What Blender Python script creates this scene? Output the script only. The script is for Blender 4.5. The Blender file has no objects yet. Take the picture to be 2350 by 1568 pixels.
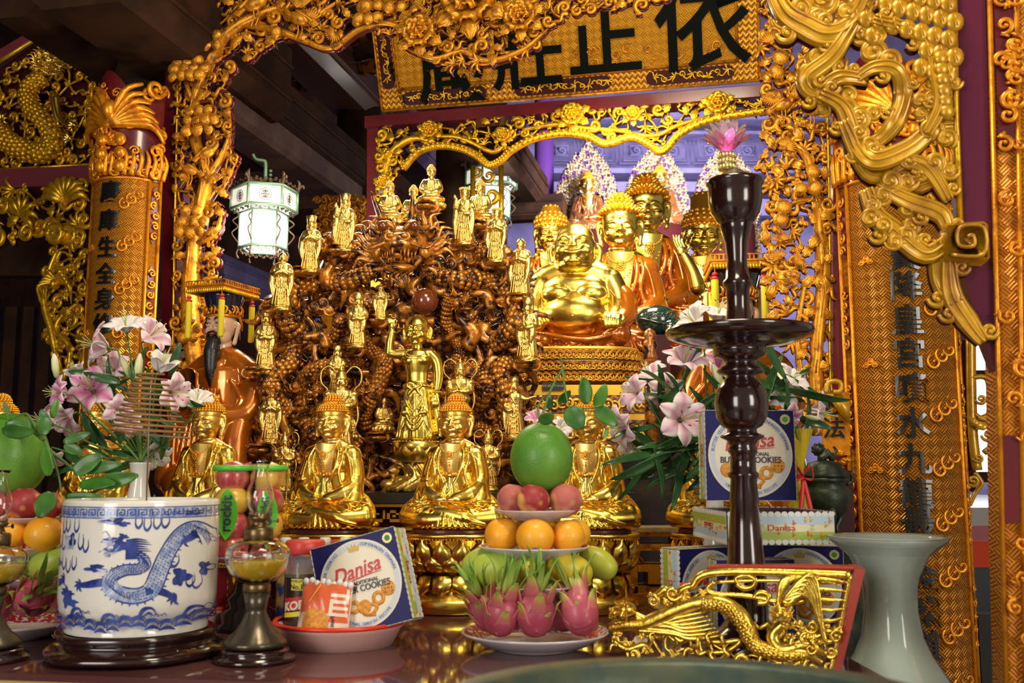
import bpy, math, random
import numpy as np
from mathutils import Vector, Matrix, Euler
R = random.Random(7)
sc = bpy.context.scene
COL = sc.collection
pi = math.pi; sin = math.sin; cos = math.cos
# ---------------------------------------------------------------- camera, world, lights, exposure
F = 2285.0; TH = math.radians(7.5); EYE = Vector((0, 0, 1.40)); TZ = 1.05
cam_d = bpy.data.cameras.new('camera'); cam = bpy.data.objects.new('camera', cam_d); COL.objects.link(cam)
cam.location = EYE; cam.rotation_euler = (pi / 2 + TH, 0, 0)
cam_d.sensor_width = 36; cam_d.lens = 35.0; cam_d.clip_end = 100
cam_d.dof.use_dof = True; cam_d.dof.focus_distance = 3.05; cam_d.dof.aperture_fstop = 5.6
sc.camera = cam
w = bpy.data.worlds.new('world'); sc.world = w; w.use_nodes = True
w.node_tree.nodes['Background'].inputs[0].default_value = (1.0, .84, .66, 1)
w.node_tree.nodes['Background'].inputs[1].default_value = .22
vs = sc.view_settings; vs.view_transform = 'Standard'; vs.look = 'None'; vs.gamma = 1; vs.use_curve_mapping = False
vs.exposure = 0.42
def area(name, loc, tgt, size, power, col, sy=None):
  l = bpy.data.lights.new(name, 'AREA'); l.size = size; l.energy = power; l.color = col
  if sy: l.shape = 'RECTANGLE'; l.size_y = sy
  o = bpy.data.objects.new(name, l); COL.objects.link(o); o.location = loc
  o.rotation_euler = (Vector(tgt) - Vector(loc)).to_track_quat('-Z', 'Y').to_euler(); return o
def point(name, loc, power, col, rad=.05):
  l = bpy.data.lights.new(name, 'POINT'); l.energy = power; l.color = col; l.shadow_soft_size = rad
  o = bpy.data.objects.new(name, l); COL.objects.link(o); o.location = loc; return o
area('doorway_daylight', (-3.0, -2.6, 2.2), (0, 3.2, 1.3), 1.6, 88, (1, .95, .86), 2.6)
area('doorway_daylight', (3.2, -2.2, 2.4), (0.3, 3.2, 1.4), 1.3, 80, (1, .93, .82), 2.4)
area('hall_ceiling_lamp', (0.2, 1.3, 3.6), (0, 3.0, 1.3), .7, 30, (1, .86, .62))
area('altar_fill_light', (-.5, 3.6, 2.75), (-.3, 3.3, 1.3), .45, 12, (1, .9, .62))  # added fill with no fixture, brightens the altar and its carving
area('altar_fill_light', (.4, 3.6, 2.75), (.6, 4.4, 1.5), .4, 11, (1, .92, .66))  # second added fill, set behind the facade to brighten the rear statues
area('plaque_fill_light', (.3, 2.2, 2.2), (.35, 4.0, 2.75), .5, 5, (1, .86, .6))  # added fill hanging in mid-air, brightens the name board
area('shrine_fill_light', (1.1, 5.7, 3.3), (1.2, 7.2, 2.6), .6, 85, (.88, .84, 1))  # added fill without a visible source, brightens the far haloes
area('shrine_wall_wash', (1.6, 8.0, 3.9), (1.6, 10, 3.2), 1.2, 110, (.74, .70, 1))  # added wash with no fixture, lightens the violet back wall
# ---------------------------------------------------------------- placement helpers
def ray(px, py):
  x = (px - 1175) / F; y = (784 - py) / F
  return Vector((x, cos(TH) - y * sin(TH), sin(TH) + y * cos(TH)))
def P(px, py, d):                       # point seen at a pixel at world depth y=d
  r = ray(px, py); return EYE + r * (d / r.y)
def T(px, py, z=TZ):                    # point seen at a pixel on a level surface
  r = ray(px, py); return EYE + r * ((z - EYE.z) / r.z)
class Pl:                               # a vertical plane y = y0 - k x, seen from the camera
  def __init__(s, y0, k=0.0):
    s.y0 = y0; s.k = k; s.n = Vector((-k, -1, 0)).normalized(); s.u = Vector((1, -k, 0)).normalized(); s.w = Vector((0, 0, 1))
  def at(s, px, py, off=0):
    r = ray(px, py); t = s.y0 / (r.y + s.k * r.x); return EYE + r * t + s.n * off
  def sc(s, px, py):
    r = ray(px, py); return s.y0 / (r.y + s.k * r.x) / F
  def M(s, px, py, off=0, ang=0, size=1):   # matrix: local X right, Z up, -Y towards viewer
    p = s.at(px, py, off); m = Matrix((( s.u.x, -s.n.x, 0, p.x), (s.u.y, -s.n.y, 0, p.y), (0, 0, 1, p.z), (0, 0, 0, 1)))
    return m @ Matrix.Rotation(-ang, 4, 'Y') @ Matrix.Scale(size, 4)
def cr(pts, n=6, closed=False):         # smooth curve through points
  pts = [Vector(p) for p in pts]; out = []; N = len(pts)
  for i in range(N if closed else N - 1):
    a, b, c, d = ((pts[(i - 1) % N], pts[i], pts[(i + 1) % N], pts[(i + 2) % N]) if closed else
           (pts[max(i - 1, 0)], pts[i], pts[i + 1], pts[min(i + 2, N - 1)]))
    for k in range(n):
      t = k / n
      out.append(.5 * ((2 * b) + (c - a) * t + (2 * a - 5 * b + 4 * c - d) * t * t + (3 * b - a - 3 * c + d) * t ** 3))
  if not closed: out.append(pts[-1].copy())
  return out
def lerp(a, b, t): return a + (b - a) * t
def interp(arr, t):                     # sample a list over t in 0..1
  if not isinstance(arr, (list, tuple)): return arr
  x = t * (len(arr) - 1); i = min(int(x), len(arr) - 2); return lerp(arr[i], arr[i + 1], x - i) if len(arr) > 1 else arr[0]
ID = Matrix.Identity(4)
def TR(x=0, y=0, z=0, rx=0, ry=0, rz=0, s=1):
  m = Matrix.Translation((x, y, z)) @ Euler((rx, ry, rz)).to_matrix().to_4x4()
  return m @ (Matrix.Scale(s, 4) if not isinstance(s, tuple) else Matrix.Diagonal((*s, 1)))
class MB:
  rc = False                          # round the ends of tubes
  def __init__(s, M=None, rc=False): s.v = []; s.f = []; s.uv = []; s.M = M or ID; s.rc = rc
  def add(s, V, Fc, M=None, uv=None):
    m = s.M @ M if M else s.M
    b = len(s.v); s.v += [m @ Vector(p) for p in V]; s.f += [tuple(i + b for i in f) for f in Fc]
    s.uv += list(uv) if uv else [(0, 0, 0)] * len(V); return s
  def box(s, sx, sy, sz, M=None, c=(0, 0, 0)):
    V = [(c[0] + x * sx / 2, c[1] + y * sy / 2, c[2] + z * sz / 2) for x in (-1, 1) for y in (-1, 1) for z in (-1, 1)]
    return s.add(V, [(0, 1, 3, 2), (4, 6, 7, 5), (0, 4, 5, 1), (2, 3, 7, 6), (0, 2, 6, 4), (1, 5, 7, 3)], M, V)
  def lathe(s, prof, n=32, M=None, rf=None, sx=1, sy=1, cap=True, a0=0, a1=2 * pi):
    V = []; UV = []; m = len(prof); full = abs(a1 - a0 - 2 * pi) < 1e-6; K = n if full else n + 1
    for k in range(K):
      a = a0 + (a1 - a0) * k / n
      for j, (r, z) in enumerate(prof):
        q = r * (rf(a, j, z) if rf else 1); V.append((q * cos(a) * sx, q * sin(a) * sy, z)); UV.append((a, z, r))
    Fc = []
    for k in range(n):
      k2 = (k + 1) % K
      for j in range(m - 1): Fc.append((k * m + j, k2 * m + j, k2 * m + j + 1, k * m + j + 1))
    if cap and full:
      if prof[0][0] > 1e-5: Fc.append(tuple(k * m for k in range(n))[::-1])
      if prof[-1][0] > 1e-5: Fc.append(tuple(k * m + m - 1 for k in range(n)))
    return s.add(V, Fc, M, UV)
  def ell(s, c, r, n=16, M=None, rot=None):
    if s.rc: n = int(n * 1.7)
    h = max(4, n // 2); prof = [(sin(pi * j / h), -cos(pi * j / h)) for j in range(h + 1)]
    if not isinstance(r, (tuple, list)): r = (r, r, r)
    m = Matrix.Translation(c) @ (Euler(rot).to_matrix().to_4x4() if rot else ID) @ Matrix.Diagonal((*r, 1))
    return s.lathe([(max(p, 0 if 0 < 1 else 0), z) for p, z in prof], n, (M @ m) if M else m, cap=False)
  def tube(s, pts, rad, n=8, M=None, flat=None, fup=None, cap=True, closed=False):
    if s.rc: n = int(n * 1.8)
    pts = [Vector(p) for p in pts]; N = len(pts); V = []; UV = []
    t0 = (pts[1] - pts[0]).normalized(); up = Vector(fup) if fup else (Vector((0, 0, 1)) if abs(t0.z) < .9 else Vector((0, 1, 0)))
    L = 0
    for i, p in enumerate(pts):
      a = pts[i - 1] if (i > 0 or closed) else p; b = pts[(i + 1) % N] if (i < N - 1 or closed) else p
      t = (b - a); t = t.normalized() if t.length > 1e-9 else t0
      up = (up - t * up.dot(t)); up = up.normalized() if up.length > 1e-6 else t.orthogonal().normalized()
      sd = t.cross(up)
      r = interp(rad, i / (N - 1)); fl = interp(flat, i / (N - 1)) if flat else 1
      if i: L += (p - pts[i - 1]).length
      for k in range(n):
        an = 2 * pi * k / n; V.append(p + sd * (r * cos(an)) + up * (r * fl * sin(an))); UV.append((k / n, L, r))
      if fup: up = Vector(fup)
    Fc = []
    for i in range(N if closed else N - 1):
      i2 = (i + 1) % N
      for k in range(n): k2 = (k + 1) % n; Fc.append((i * n + k, i * n + k2, i2 * n + k2, i2 * n + k))
    if s.rc and not closed:
      for p, r in ((pts[0], interp(rad, 0)), (pts[-1], interp(rad, 1))): s.ell(p, r * .99, 10, M)
    if cap and not closed: Fc.append(tuple(range(n))[::-1]); Fc.append(tuple((N - 1) * n + k for k in range(n)))
    return s.add(V, Fc, M, UV)
  def prism(s, poly, y0, y1, M=None, bev=0):   # outline in XZ, extruded in Y (y0 = viewer side)
    n = len(poly); V = []
    if bev:
      cx = sum(p[0] for p in poly) / n; cz = sum(p[1] for p in poly) / n
      A = sum(poly[i][0] * poly[(i + 1) % n][1] - poly[(i + 1) % n][0] * poly[i][1] for i in range(n)); sg = 1 if A > 0 else -1
      ins = []
      for i in range(n):
        a = Vector(poly[i - 1]); b = Vector(poly[i]); c = Vector(poly[(i + 1) % n]); d = (c - a)
        d = d.normalized() if d.length else Vector((1, 0)); ins.append((b.x - d.y * bev * sg, b.y + d.x * bev * sg))
      V = [(x, y0, z) for x, z in ins] + [(x, y0 + bev, z) for x, z in poly] + [(x, y1, z) for x, z in poly]; L = 3
    else: V = [(x, y0, z) for x, z in poly] + [(x, y1, z) for x, z in poly]; L = 2
    Fc = [tuple(range(n)), tuple(range((L - 1) * n, L * n))[::-1]]
    for l in range(L - 1):
      for i in range(n): j = (i + 1) % n; Fc.append((l * n + i, l * n + j, (l + 1) * n + j, (l + 1) * n + i))
    return s.add(V, Fc, M, [(p[0], p[2], p[1]) for p in V])
  def grid(s, fn, nu, nv, M=None, cu=False):
    V = []; UV = []; K = nu if cu else nu + 1
    for i in range(K):
      for j in range(nv + 1): V.append(fn(i / nu, j / nv)); UV.append((i / nu, j / nv, 0))
    Fc = [(i * (nv + 1) + j, ((i + 1) % K) * (nv + 1) + j, ((i + 1) % K) * (nv + 1) + j + 1, i * (nv + 1) + j + 1) for i in range(nu) for j in range(nv)]
    return s.add(V, Fc, M, UV)
  def sheet(s, fn, nu, nv, th, M=None):         # a closed thin solid around a surface patch
    V = []; UV = []; K = nv + 1; n1 = (nu + 1) * K
    for sg in (1, -1):
      for i in range(nu + 1):
        for j in range(K):
          u = i / nu; v = j / nv; p = Vector(fn(u, v)); e = 1e-3
          a = Vector(fn(min(u + e, 1), v)) - Vector(fn(max(u - e, 0), v)); b = Vector(fn(u, min(v + e, 1))) - Vector(fn(u, max(v - e, 0)))
          nn = a.cross(b); nn = nn.normalized() if nn.length > 1e-12 else Vector((0, 0, 1)); V.append(p + nn * (sg * th / 2)); UV.append((u, v, 0))
    Fc = []
    for i in range(nu):
      for j in range(nv):
        a, b, c, d = i * K + j, (i + 1) * K + j, (i + 1) * K + j + 1, i * K + j + 1
        Fc.append((a, b, c, d)); Fc.append((d + n1, c + n1, b + n1, a + n1))
    for i in range(nu):
      Fc.append((i * K, i * K + n1, (i + 1) * K + n1, (i + 1) * K)); q = K - 1; Fc.append((i * K + q, (i + 1) * K + q, (i + 1) * K + q + n1, i * K + q + n1))
    for j in range(nv):
      Fc.append((j, j + 1, j + 1 + n1, j + n1)); q = nu * K; Fc.append((q + j, q + j + n1, q + j + 1 + n1, q + j + 1))
    return s.add(V, Fc, M, UV)
  def mesh(s, name, sm=True, org=None):
    me = bpy.data.meshes.new(name); o = org or Vector((0, 0, 0))
    me.from_pydata([tuple(p - o) for p in s.v], [], s.f)
    a = me.attributes.new('uvw', 'FLOAT_VECTOR', 'POINT'); a.data.foreach_set('vector', np.array(s.uv, dtype=np.float32).ravel())
    if sm: me.shade_smooth()
    me.update(); return me
  def build(s, name, mat, par=None, sm=True, **tags):
    """geometry is given in world space when par has a location only; otherwise local (MB.M untouched)"""
    loc = par_org(par) if par and par.get('_w') else None
    me = s.mesh(name, sm is not False, loc)
    if sm == 'auto': autos(me)
    o = link(name, me, mat, par, **tags); return o
def autos(me, ang=.6):
  import bmesh
  bm = bmesh.new(); bm.from_mesh(me)
  for e in bm.edges: e.smooth = not (len(e.link_faces) == 2 and e.calc_face_angle(0) > ang)
  bm.to_mesh(me); bm.free()
def par_org(p):
  return Vector(p['_w']) if p.get('_w') else Vector((0, 0, 0))
def link(name, me, mat, par=None, **tags):
  if mat is not None and not me.materials:
    for m in (mat if isinstance(mat, list) else [mat]): me.materials.append(m)
  o = bpy.data.objects.new(name, me); COL.objects.link(o)
  if par: o.parent = par
  if par and par.get('_w') is not None: o['_w'] = par['_w']
  for k, v in tags.items(): o[k] = v
  return o
def thing(name, label, cat, loc=(0, 0, 0), group=None, world=True, rz=0, s=1, rot=None):
  """Empty at the base. world=True: children's meshes are given in world space."""
  o = bpy.data.objects.new(name, None); COL.objects.link(o); o.location = loc; o.empty_display_size = .05
  o['label'] = label; o['category'] = cat
  if group: o['group'] = group
  if world: o['_w'] = tuple(loc)
  else: o.rotation_euler = rot or (0, 0, rz); o.scale = (s, s, s)
  return o
def solo(name, mb, mat, label, cat, loc, group=None, sm=True, local=False):
  """a thing that is one mesh; geometry in world space unless local"""
  me = mb.mesh(name, sm is not False, None if local else Vector(loc))
  if sm == 'auto': autos(me)
  o = link(name, me, mat); o.location = loc; o['label'] = label; o['category'] = cat
  if group: o['group'] = group
  return o
def struct(name, mb, mat, sm=False, par=None):
  me = mb.mesh(name, sm is not False)
  if sm == 'auto': autos(me)
  o = link(name, me, mat, par)
  if not par: o['kind'] = 'structure'
  return o
def dup(src, loc, rz=None, s=None, label=None, group=None, rot=None, world_shift=False):
  def cp(o, par):
    c = o.copy(); COL.objects.link(c); c.parent = par
    for k in o.children: cp(k, c)
    return c
  c = cp(src, None); c.location = loc
  if rz is not None: c.rotation_euler = (0, 0, rz)
  if rot is not None: c.rotation_euler = rot
  if s is not None: c.scale = (s, s, s) if not isinstance(s, tuple) else s
  if label: c['label'] = label
  if group: c['group'] = group
  return c
def place(o, loc, rz=0, s=1, label=None, group=None):
  o.location = loc; o.rotation_euler = (0, 0, rz); o.scale = (s, s, s) if not isinstance(s, tuple) else s
  if label: o['label'] = label
  if group: o['group'] = group
  return o
def sculpt(mb, voxel, smooth=3, extra=None, fac=.5):
  """fuse overlapping shapes into one continuous surface; extra: crisp detail islands joined unfused"""
  me = mb.mesh('clay', True); o = bpy.data.objects.new('clay', me); COL.objects.link(o)
  m = o.modifiers.new('r', 'REMESH'); m.mode = 'VOXEL'; m.voxel_size = voxel; m.use_smooth_shade = True
  if smooth: q = o.modifiers.new('s', 'SMOOTH'); q.iterations = smooth; q.factor = fac
  dg = bpy.context.evaluated_depsgraph_get(); out = bpy.data.meshes.new_from_object(o.evaluated_get(dg))
  bpy.data.objects.remove(o); bpy.data.meshes.remove(me)
  if extra:
    n = len(out.vertices); co = np.empty(n * 3, np.float32); out.vertices.foreach_get('co', co)
    fs = [tuple(p.vertices) for p in out.polygons]
    V = [tuple(x) for x in co.reshape(-1, 3)] + [tuple(p) for p in extra.v]
    Fc = fs + [tuple(i + n for i in f) for f in extra.f]
    bpy.data.meshes.remove(out); out = bpy.data.meshes.new('form'); out.from_pydata(V, [], Fc)
  out.shade_smooth(); return out
def text_mesh(body, size, depth, bold=0.0, font=None, align='CENTER'):
  c = bpy.data.curves.new('t', 'FONT'); c.body = body; c.size = size; c.extrude = depth; c.offset = bold
  c.align_x = align; c.align_y = 'CENTER'; c.resolution_u = 3
  o = bpy.data.objects.new('t', c); COL.objects.link(o)
  dg = bpy.context.evaluated_depsgraph_get(); me = bpy.data.meshes.new_from_object(o.evaluated_get(dg))
  bpy.data.objects.remove(o); bpy.data.curves.remove(c)
  V = [v.co.copy() for v in me.vertices]; Fc = [tuple(p.vertices) for p in me.polygons]; bpy.data.meshes.remove(me)
  return V, Fc
def text_into(mb, body, size, depth, M, bold=0.0, sx=1, wrap=None, align='CENTER'):
  """lettering standing in the local XZ plane, facing -Y"""
  V, Fc = text_mesh(body, size, depth, bold, align=align)
  W = [Vector((v.x * sx, -v.z, v.y)) for v in V]
  if wrap:                            # cut into narrow strips so that the letters can bend
    import bmesh
    bm = bmesh.new(); vs_ = [bm.verts.new(p) for p in W]
    for f in Fc:
      try: bm.faces.new([vs_[i] for i in f])
      except ValueError: pass
    for ax in (0, 2):
      a = min(p[ax] for p in W); b = max(p[ax] for p in W); n = 9 if ax == 0 else 5
      for k in range(1, n):
        co = Vector((0, 0, 0)); co[ax] = lerp(a, b, k / n); no = Vector((0, 0, 0)); no[ax] = 1
        bmesh.ops.bisect_plane(bm, geom=bm.verts[:] + bm.edges[:] + bm.faces[:], plane_co=co, plane_no=no)
    bm.verts.index_update(); W = [v.co.copy() for v in bm.verts]; Fc = [tuple(v.index for v in f.verts) for f in bm.faces]; bm.free()
  if wrap: W = [Vector(wrap(p)) for p in W]
  mb.add(W, Fc, M); return mb
# ---------------------------------------------------------------- materials
MATS = {}
def nmat(name, base, rough=.5, metal=0.0, c2=None, scale=20, thr=(.4, .6), bump=0, bscale=60, coat=0, trans=0, ior=1.45, emis=None, es=0, spec=None, det=3, sss=0, fine=0):
  if name in MATS: return MATS[name]
  m = bpy.data.materials.new(name); m.use_nodes = True; nt = m.node_tree; b = nt.nodes['Principled BSDF']; L = nt.links.new
  b.inputs['Base Color'].default_value = (*base, 1); b.inputs['Roughness'].default_value = rough; b.inputs['Metallic'].default_value = metal
  b.inputs['Coat Weight'].default_value = coat; b.inputs['Coat Roughness'].default_value = .12
  b.inputs['Transmission Weight'].default_value = trans; b.inputs['IOR'].default_value = ior
  if spec is not None: b.inputs['Specular IOR Level'].default_value = spec
  if sss: b.inputs['Subsurface Weight'].default_value = sss; b.inputs['Subsurface Radius'].default_value = (.01, .006, .004)
  if emis: b.inputs['Emission Color'].default_value = (*emis, 1); b.inputs['Emission Strength'].default_value = es
  tc = nt.nodes.new('ShaderNodeTexCoord')
  if c2:
    n = nt.nodes.new('ShaderNodeTexNoise'); n.inputs['Scale'].default_value = scale; n.inputs['Detail'].default_value = det; L(tc.outputs['Object'], n.inputs['Vector'])
    r = nt.nodes.new('ShaderNodeMapRange'); r.inputs[1].default_value = thr[0]; r.inputs[2].default_value = thr[1]; L(n.outputs[0], r.inputs[0])
    x = nt.nodes.new('ShaderNodeMix'); x.data_type = 'RGBA'; x.inputs[6].default_value = (*base, 1); x.inputs[7].default_value = (*c2, 1)
    L(r.outputs[0], x.inputs[0]); L(x.outputs[2], b.inputs['Base Color'])
  if bump:
    n = nt.nodes.new('ShaderNodeTexNoise'); n.inputs['Scale'].default_value = bscale; n.inputs['Detail'].default_value = 4; L(tc.outputs['Object'], n.inputs['Vector'])
    u = nt.nodes.new('ShaderNodeBump'); u.inputs['Strength'].default_value = bump; u.inputs['Distance'].default_value = .004; L(n.outputs[0], u.inputs['Height']); L(u.outputs[0], b.inputs['Normal'])
  MATS[name] = m; return m
def mnode(nt, op, a, b=None, c=None):
  n = nt.nodes.new('ShaderNodeMath'); n.operation = op
  for i, x in enumerate((a, b, c)):
    if x is None: continue
    if isinstance(x, (int, float)): n.inputs[i].default_value = x
    else: nt.links.new(x, n.inputs[i])
  return n.outputs[0]
def weave(name, c1, c2, scale, attr='uvw', metal=.75, rough=.35, bump=.5, stripes=3, tilt=True):
  """basket-weave fret carved into a gilded board"""
  m = nmat(name, c1, rough, metal); nt = m.node_tree; b = nt.nodes['Principled BSDF']; L = nt.links.new
  a = nt.nodes.new('ShaderNodeAttribute'); a.attribute_name = attr; s = nt.nodes.new('ShaderNodeSeparateXYZ'); L(a.outputs['Vector'], s.inputs[0])
  x, y = s.outputs[0], s.outputs[1]
  if tilt:
    u = mnode(nt, 'MULTIPLY', mnode(nt, 'ADD', x, y), scale * .7071); v = mnode(nt, 'MULTIPLY', mnode(nt, 'SUBTRACT', x, y), scale * .7071)
  else: u = mnode(nt, 'MULTIPLY', x, scale); v = mnode(nt, 'MULTIPLY', y, scale)
  par = mnode(nt, 'MODULO', mnode(nt, 'ADD', mnode(nt, 'FLOOR', u), mnode(nt, 'ADD', mnode(nt, 'FLOOR', v), 1000)), 2)
  par = mnode(nt, 'GREATER_THAN', mnode(nt, 'ABSOLUTE', par), .5)
  su = mnode(nt, 'SINE', mnode(nt, 'MULTIPLY', u, 2 * pi * stripes)); sv = mnode(nt, 'SINE', mnode(nt, 'MULTIPLY', v, 2 * pi * stripes))
  mx = nt.nodes.new('ShaderNodeMix'); L(par, mx.inputs[0]); L(su, mx.inputs[2]); L(sv, mx.inputs[3])
  r = nt.nodes.new('ShaderNodeMapRange'); r.inputs[1].default_value = -.9; r.inputs[2].default_value = .1; L(mx.outputs[0], r.inputs[0])
  c = nt.nodes.new('ShaderNodeMix'); c.data_type = 'RGBA'; c.inputs[6].default_value = (*c2, 1); c.inputs[7].default_value = (*c1, 1); L(r.outputs[0], c.inputs[0]); L(c.outputs[2], b.inputs['Base Color'])
  u2 = nt.nodes.new('ShaderNodeBump'); u2.inputs['Strength'].default_value = bump; u2.inputs['Distance'].default_value = .003; L(mx.outputs[0], u2.inputs['Height']); L(u2.outputs[0], b.inputs['Normal'])
  return m
GOLD = nmat('polished_gold', (1.0, .74, .17), .27, 1.0, c2=(.97, .64, .09), scale=9, bump=.12, bscale=40)
FACEG = nmat('smooth_pale_gold', (1.0, .72, .24), .36, 1.0, c2=(.95, .60, .12), scale=12)
PALE = nmat('pale_gold_leaf', (.92, .66, .20), .33, 1.0, c2=(.72, .46, .09), scale=60, thr=(.5, .75), bump=.3, bscale=140)
OLDG = nmat('worn_gold_leaf', (.86, .64, .13), .28, 1.0, c2=(.55, .36, .05), scale=11, thr=(.5, .72), bump=.12, bscale=60)
HAIRG = nmat('ochre_gilt', (.90, .43, .035), .34, .8, bump=.1)
GILT = nmat('carved_gilt', (.66, .28, .014), .36, .5, c2=(.26, .09, .012), scale=38, thr=(.48, .68), bump=.35, bscale=90)
GILT2 = nmat('carved_gilt_bright', (.86, .49, .02), .34, .7, c2=(.45, .24, .02), scale=34, thr=(.5, .7), bump=.3, bscale=90)
GILTO = nmat('carved_gilt_orange', (.80, .30, .012), .32, .55, c2=(.45, .13, .01), scale=30, thr=(.5, .7), bump=.3, bscale=80)
YELL = nmat('yellow_lacquer', (.58, .30, .006), .36, .4, c2=(.32, .13, .006), scale=16, thr=(.5, .72), coat=.5, bump=.25, bscale=40)
RED = nmat('red_lacquer', (.13, .008, .012), .3, 0, c2=(.09, .005, .012), scale=5, coat=.6)
REDD = nmat('dark_red_lacquer', (.050, .007, .008), .5, 0, spec=.2)
BROWN = nmat('brown_lacquered_wood', (.36, .115, .012), .28, .35, c2=(.022, .008, .005), scale=24, thr=(.44, .56), coat=.5, bump=1, bscale=55)
BROWN2 = nmat('amber_lacquered_wood', (.58, .22, .022), .3, .5, c2=(.06, .018, .006), scale=36, thr=(.47, .60), coat=.6, bump=.5, bscale=90)
ROBE = nmat('orange_lacquer_robe', (.62, .17, .008), .2, .55, c2=(.32, .06, .006), scale=7, thr=(.45, .8), coat=.9)
ROBEB = nmat('bronze_robe', (.42, .16, .05), .28, .6, coat=.5)
ROSEW = nmat('dark_rosewood', (.022, .007, .006), .16, 0, coat=.9)
EBON = nmat('black_lacquer', (.008, .007, .010), .25, 0, coat=.4)
WOOD = nmat('dark_timber', (.046, .019, .009), .75, 0, c2=(.026, .012, .007), scale=7, thr=(.4, .6), bump=.15, spec=.15)
WOODL = nmat('pale_weathered_timber', (.16, .10, .09), .7, 0, c2=(.10, .06, .06), scale=6, spec=.2)
WOODV = nmat('violet_grey_timber', (.20, .17, .30), .6, 0, c2=(.15, .13, .24), scale=6)
PORC = nmat('white_porcelain', (.80, .78, .72), .09, 0, coat=.6)
PORCB = nmat('cobalt_paint', (.022, .035, .20), .12, 0, c2=(.05, .09, .38), scale=40, coat=.6)
PORCL = nmat('pale_cobalt_paint', (.22, .30, .55), .12, 0, c2=(.5, .55, .66), scale=70, coat=.6)
SKINW = nmat('painted_skin', (.68, .44, .29), .22, 0, coat=.6)
INK = nmat('black_paint', (.006, .007, .008), .22, 0, coat=.5)
# ---------------------------------------------------------------- figure prototypes (built once, then copied)
def face_bits(b, c, s=1.0, lips=True, smile=0, open_eye=False):
  """nose, lids, brows, lips, chin on a head centred at c whose front surface is at about y=-32*s"""
  x0, y0, z0 = c
  A = lambda x, y, z: (x0 + x * s, y0 + y * s, z0 + z * s)
  b.tube([A(0, -30, 8), A(0, -33, 0), A(0, -36.5, -8), A(0, -35, -11)], [2.6 * s, 3.2 * s, 4.8 * s, 3.6 * s], 8)
  for q in (-1, 1):
    b.ell(A(q * 4.4, -32, -9.5), 2.9 * s, 8)
    b.ell(A(q * 12, -26.6, 1), (8.2 * s, 5.2 * s, 4.4 * s), 12)
    b.tube([A(q * 3.5, -30.8, 7), A(q * 10, -31.2, 11), A(q * 17, -27.5, 9.5), A(q * 22, -22, 5)], [1.6 * s, 2 * s, 1.8 * s, 1 * s], 6)
    b.ell(A(q * 14, -21, -11), (11 * s, 9 * s, 11 * s), 12)
  if lips:
    b.tube([A(-8.5, -28, -17.5 + smile), A(-3.5, -32.4, -17.6), A(0, -32.6, -18.4), A(3.5, -32.4, -17.6), A(8.5, -28, -17.5 + smile)], [1.2 * s, 2.3 * s, 2 * s, 2.3 * s, 1.2 * s], 8)
    b.tube([A(-6.5, -28.6, -20.5 + smile * .6), A(0, -31.6, -22), A(6.5, -28.6, -20.5 + smile * .6)], [1.4 * s, 2.7 * s, 1.4 * s], 8)
  b.ell(A(0, -23.5, -31), (10 * s, 8.5 * s, 7.5 * s), 12)
def lid_lines(e, c, s=1.0):
  x0, y0, z0 = c; A = lambda x, y, z: (x0 + x * s, y0 + y * s, z0 + z * s)
  for q in (-1, 1):
    e.tube(cr([A(q * 4.8, -30.4, -.5), A(q * 9, -32, -2.2), A(q * 14, -31.2, -1.8), A(q * 19, -27, 1)], 4), .55 * s, 5)
  e.tube(cr([A(-8, -29.6, -18.6), A(-3.5, -34, -19), A(0, -34.3, -19.6), A(3.5, -34, -19), A(8, -29.6, -18.6)], 3), .45 * s, 5)
def curls(mb, c, rx, ry, rz, hair, step, rad, spike=0, zmin=None):
  """rows of snail curls over a dome"""
  rows = int(pi / 2 * rz / step) + 6
  for i in range(rows):
    th = i * step / rz
    if th > pi * .62: break
    r = sin(th); n = max(1, int(2 * pi * r * (rx + ry) / 2 / (step * 1.02)))
    for k in range(n):
      a = 2 * pi * (k + .5 * (i % 2)) / n; p = Vector((c[0] + rx * r * cos(a), c[1] + ry * r * sin(a), c[2] + rz * cos(th)))
      if hair(p):
        if spike:
          nn = Vector((r * cos(a) / rx, r * sin(a) / ry, cos(th) / rz)).normalized(); q = nn.to_track_quat('Z', 'Y').to_matrix().to_4x4()
          mb.lathe([(rad * .95, -rad * .4), (rad, rad * .3), (rad * .62, rad * 1.1), (0, rad * 1.75)], 7, Matrix.Translation(p) @ q)
        else: mb.ell(p, rad, 8)
def paint(me, fn):
  """give faces a second material by where they are"""
  n = len(me.polygons); c = np.empty(n * 3, np.float32); me.polygons.foreach_get('center', c); c = c.reshape(-1, 3)
  idx = fn(c[:, 0], c[:, 1], c[:, 2]).astype(np.int32); me.polygons.foreach_set('material_index', idx); me.update()
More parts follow.
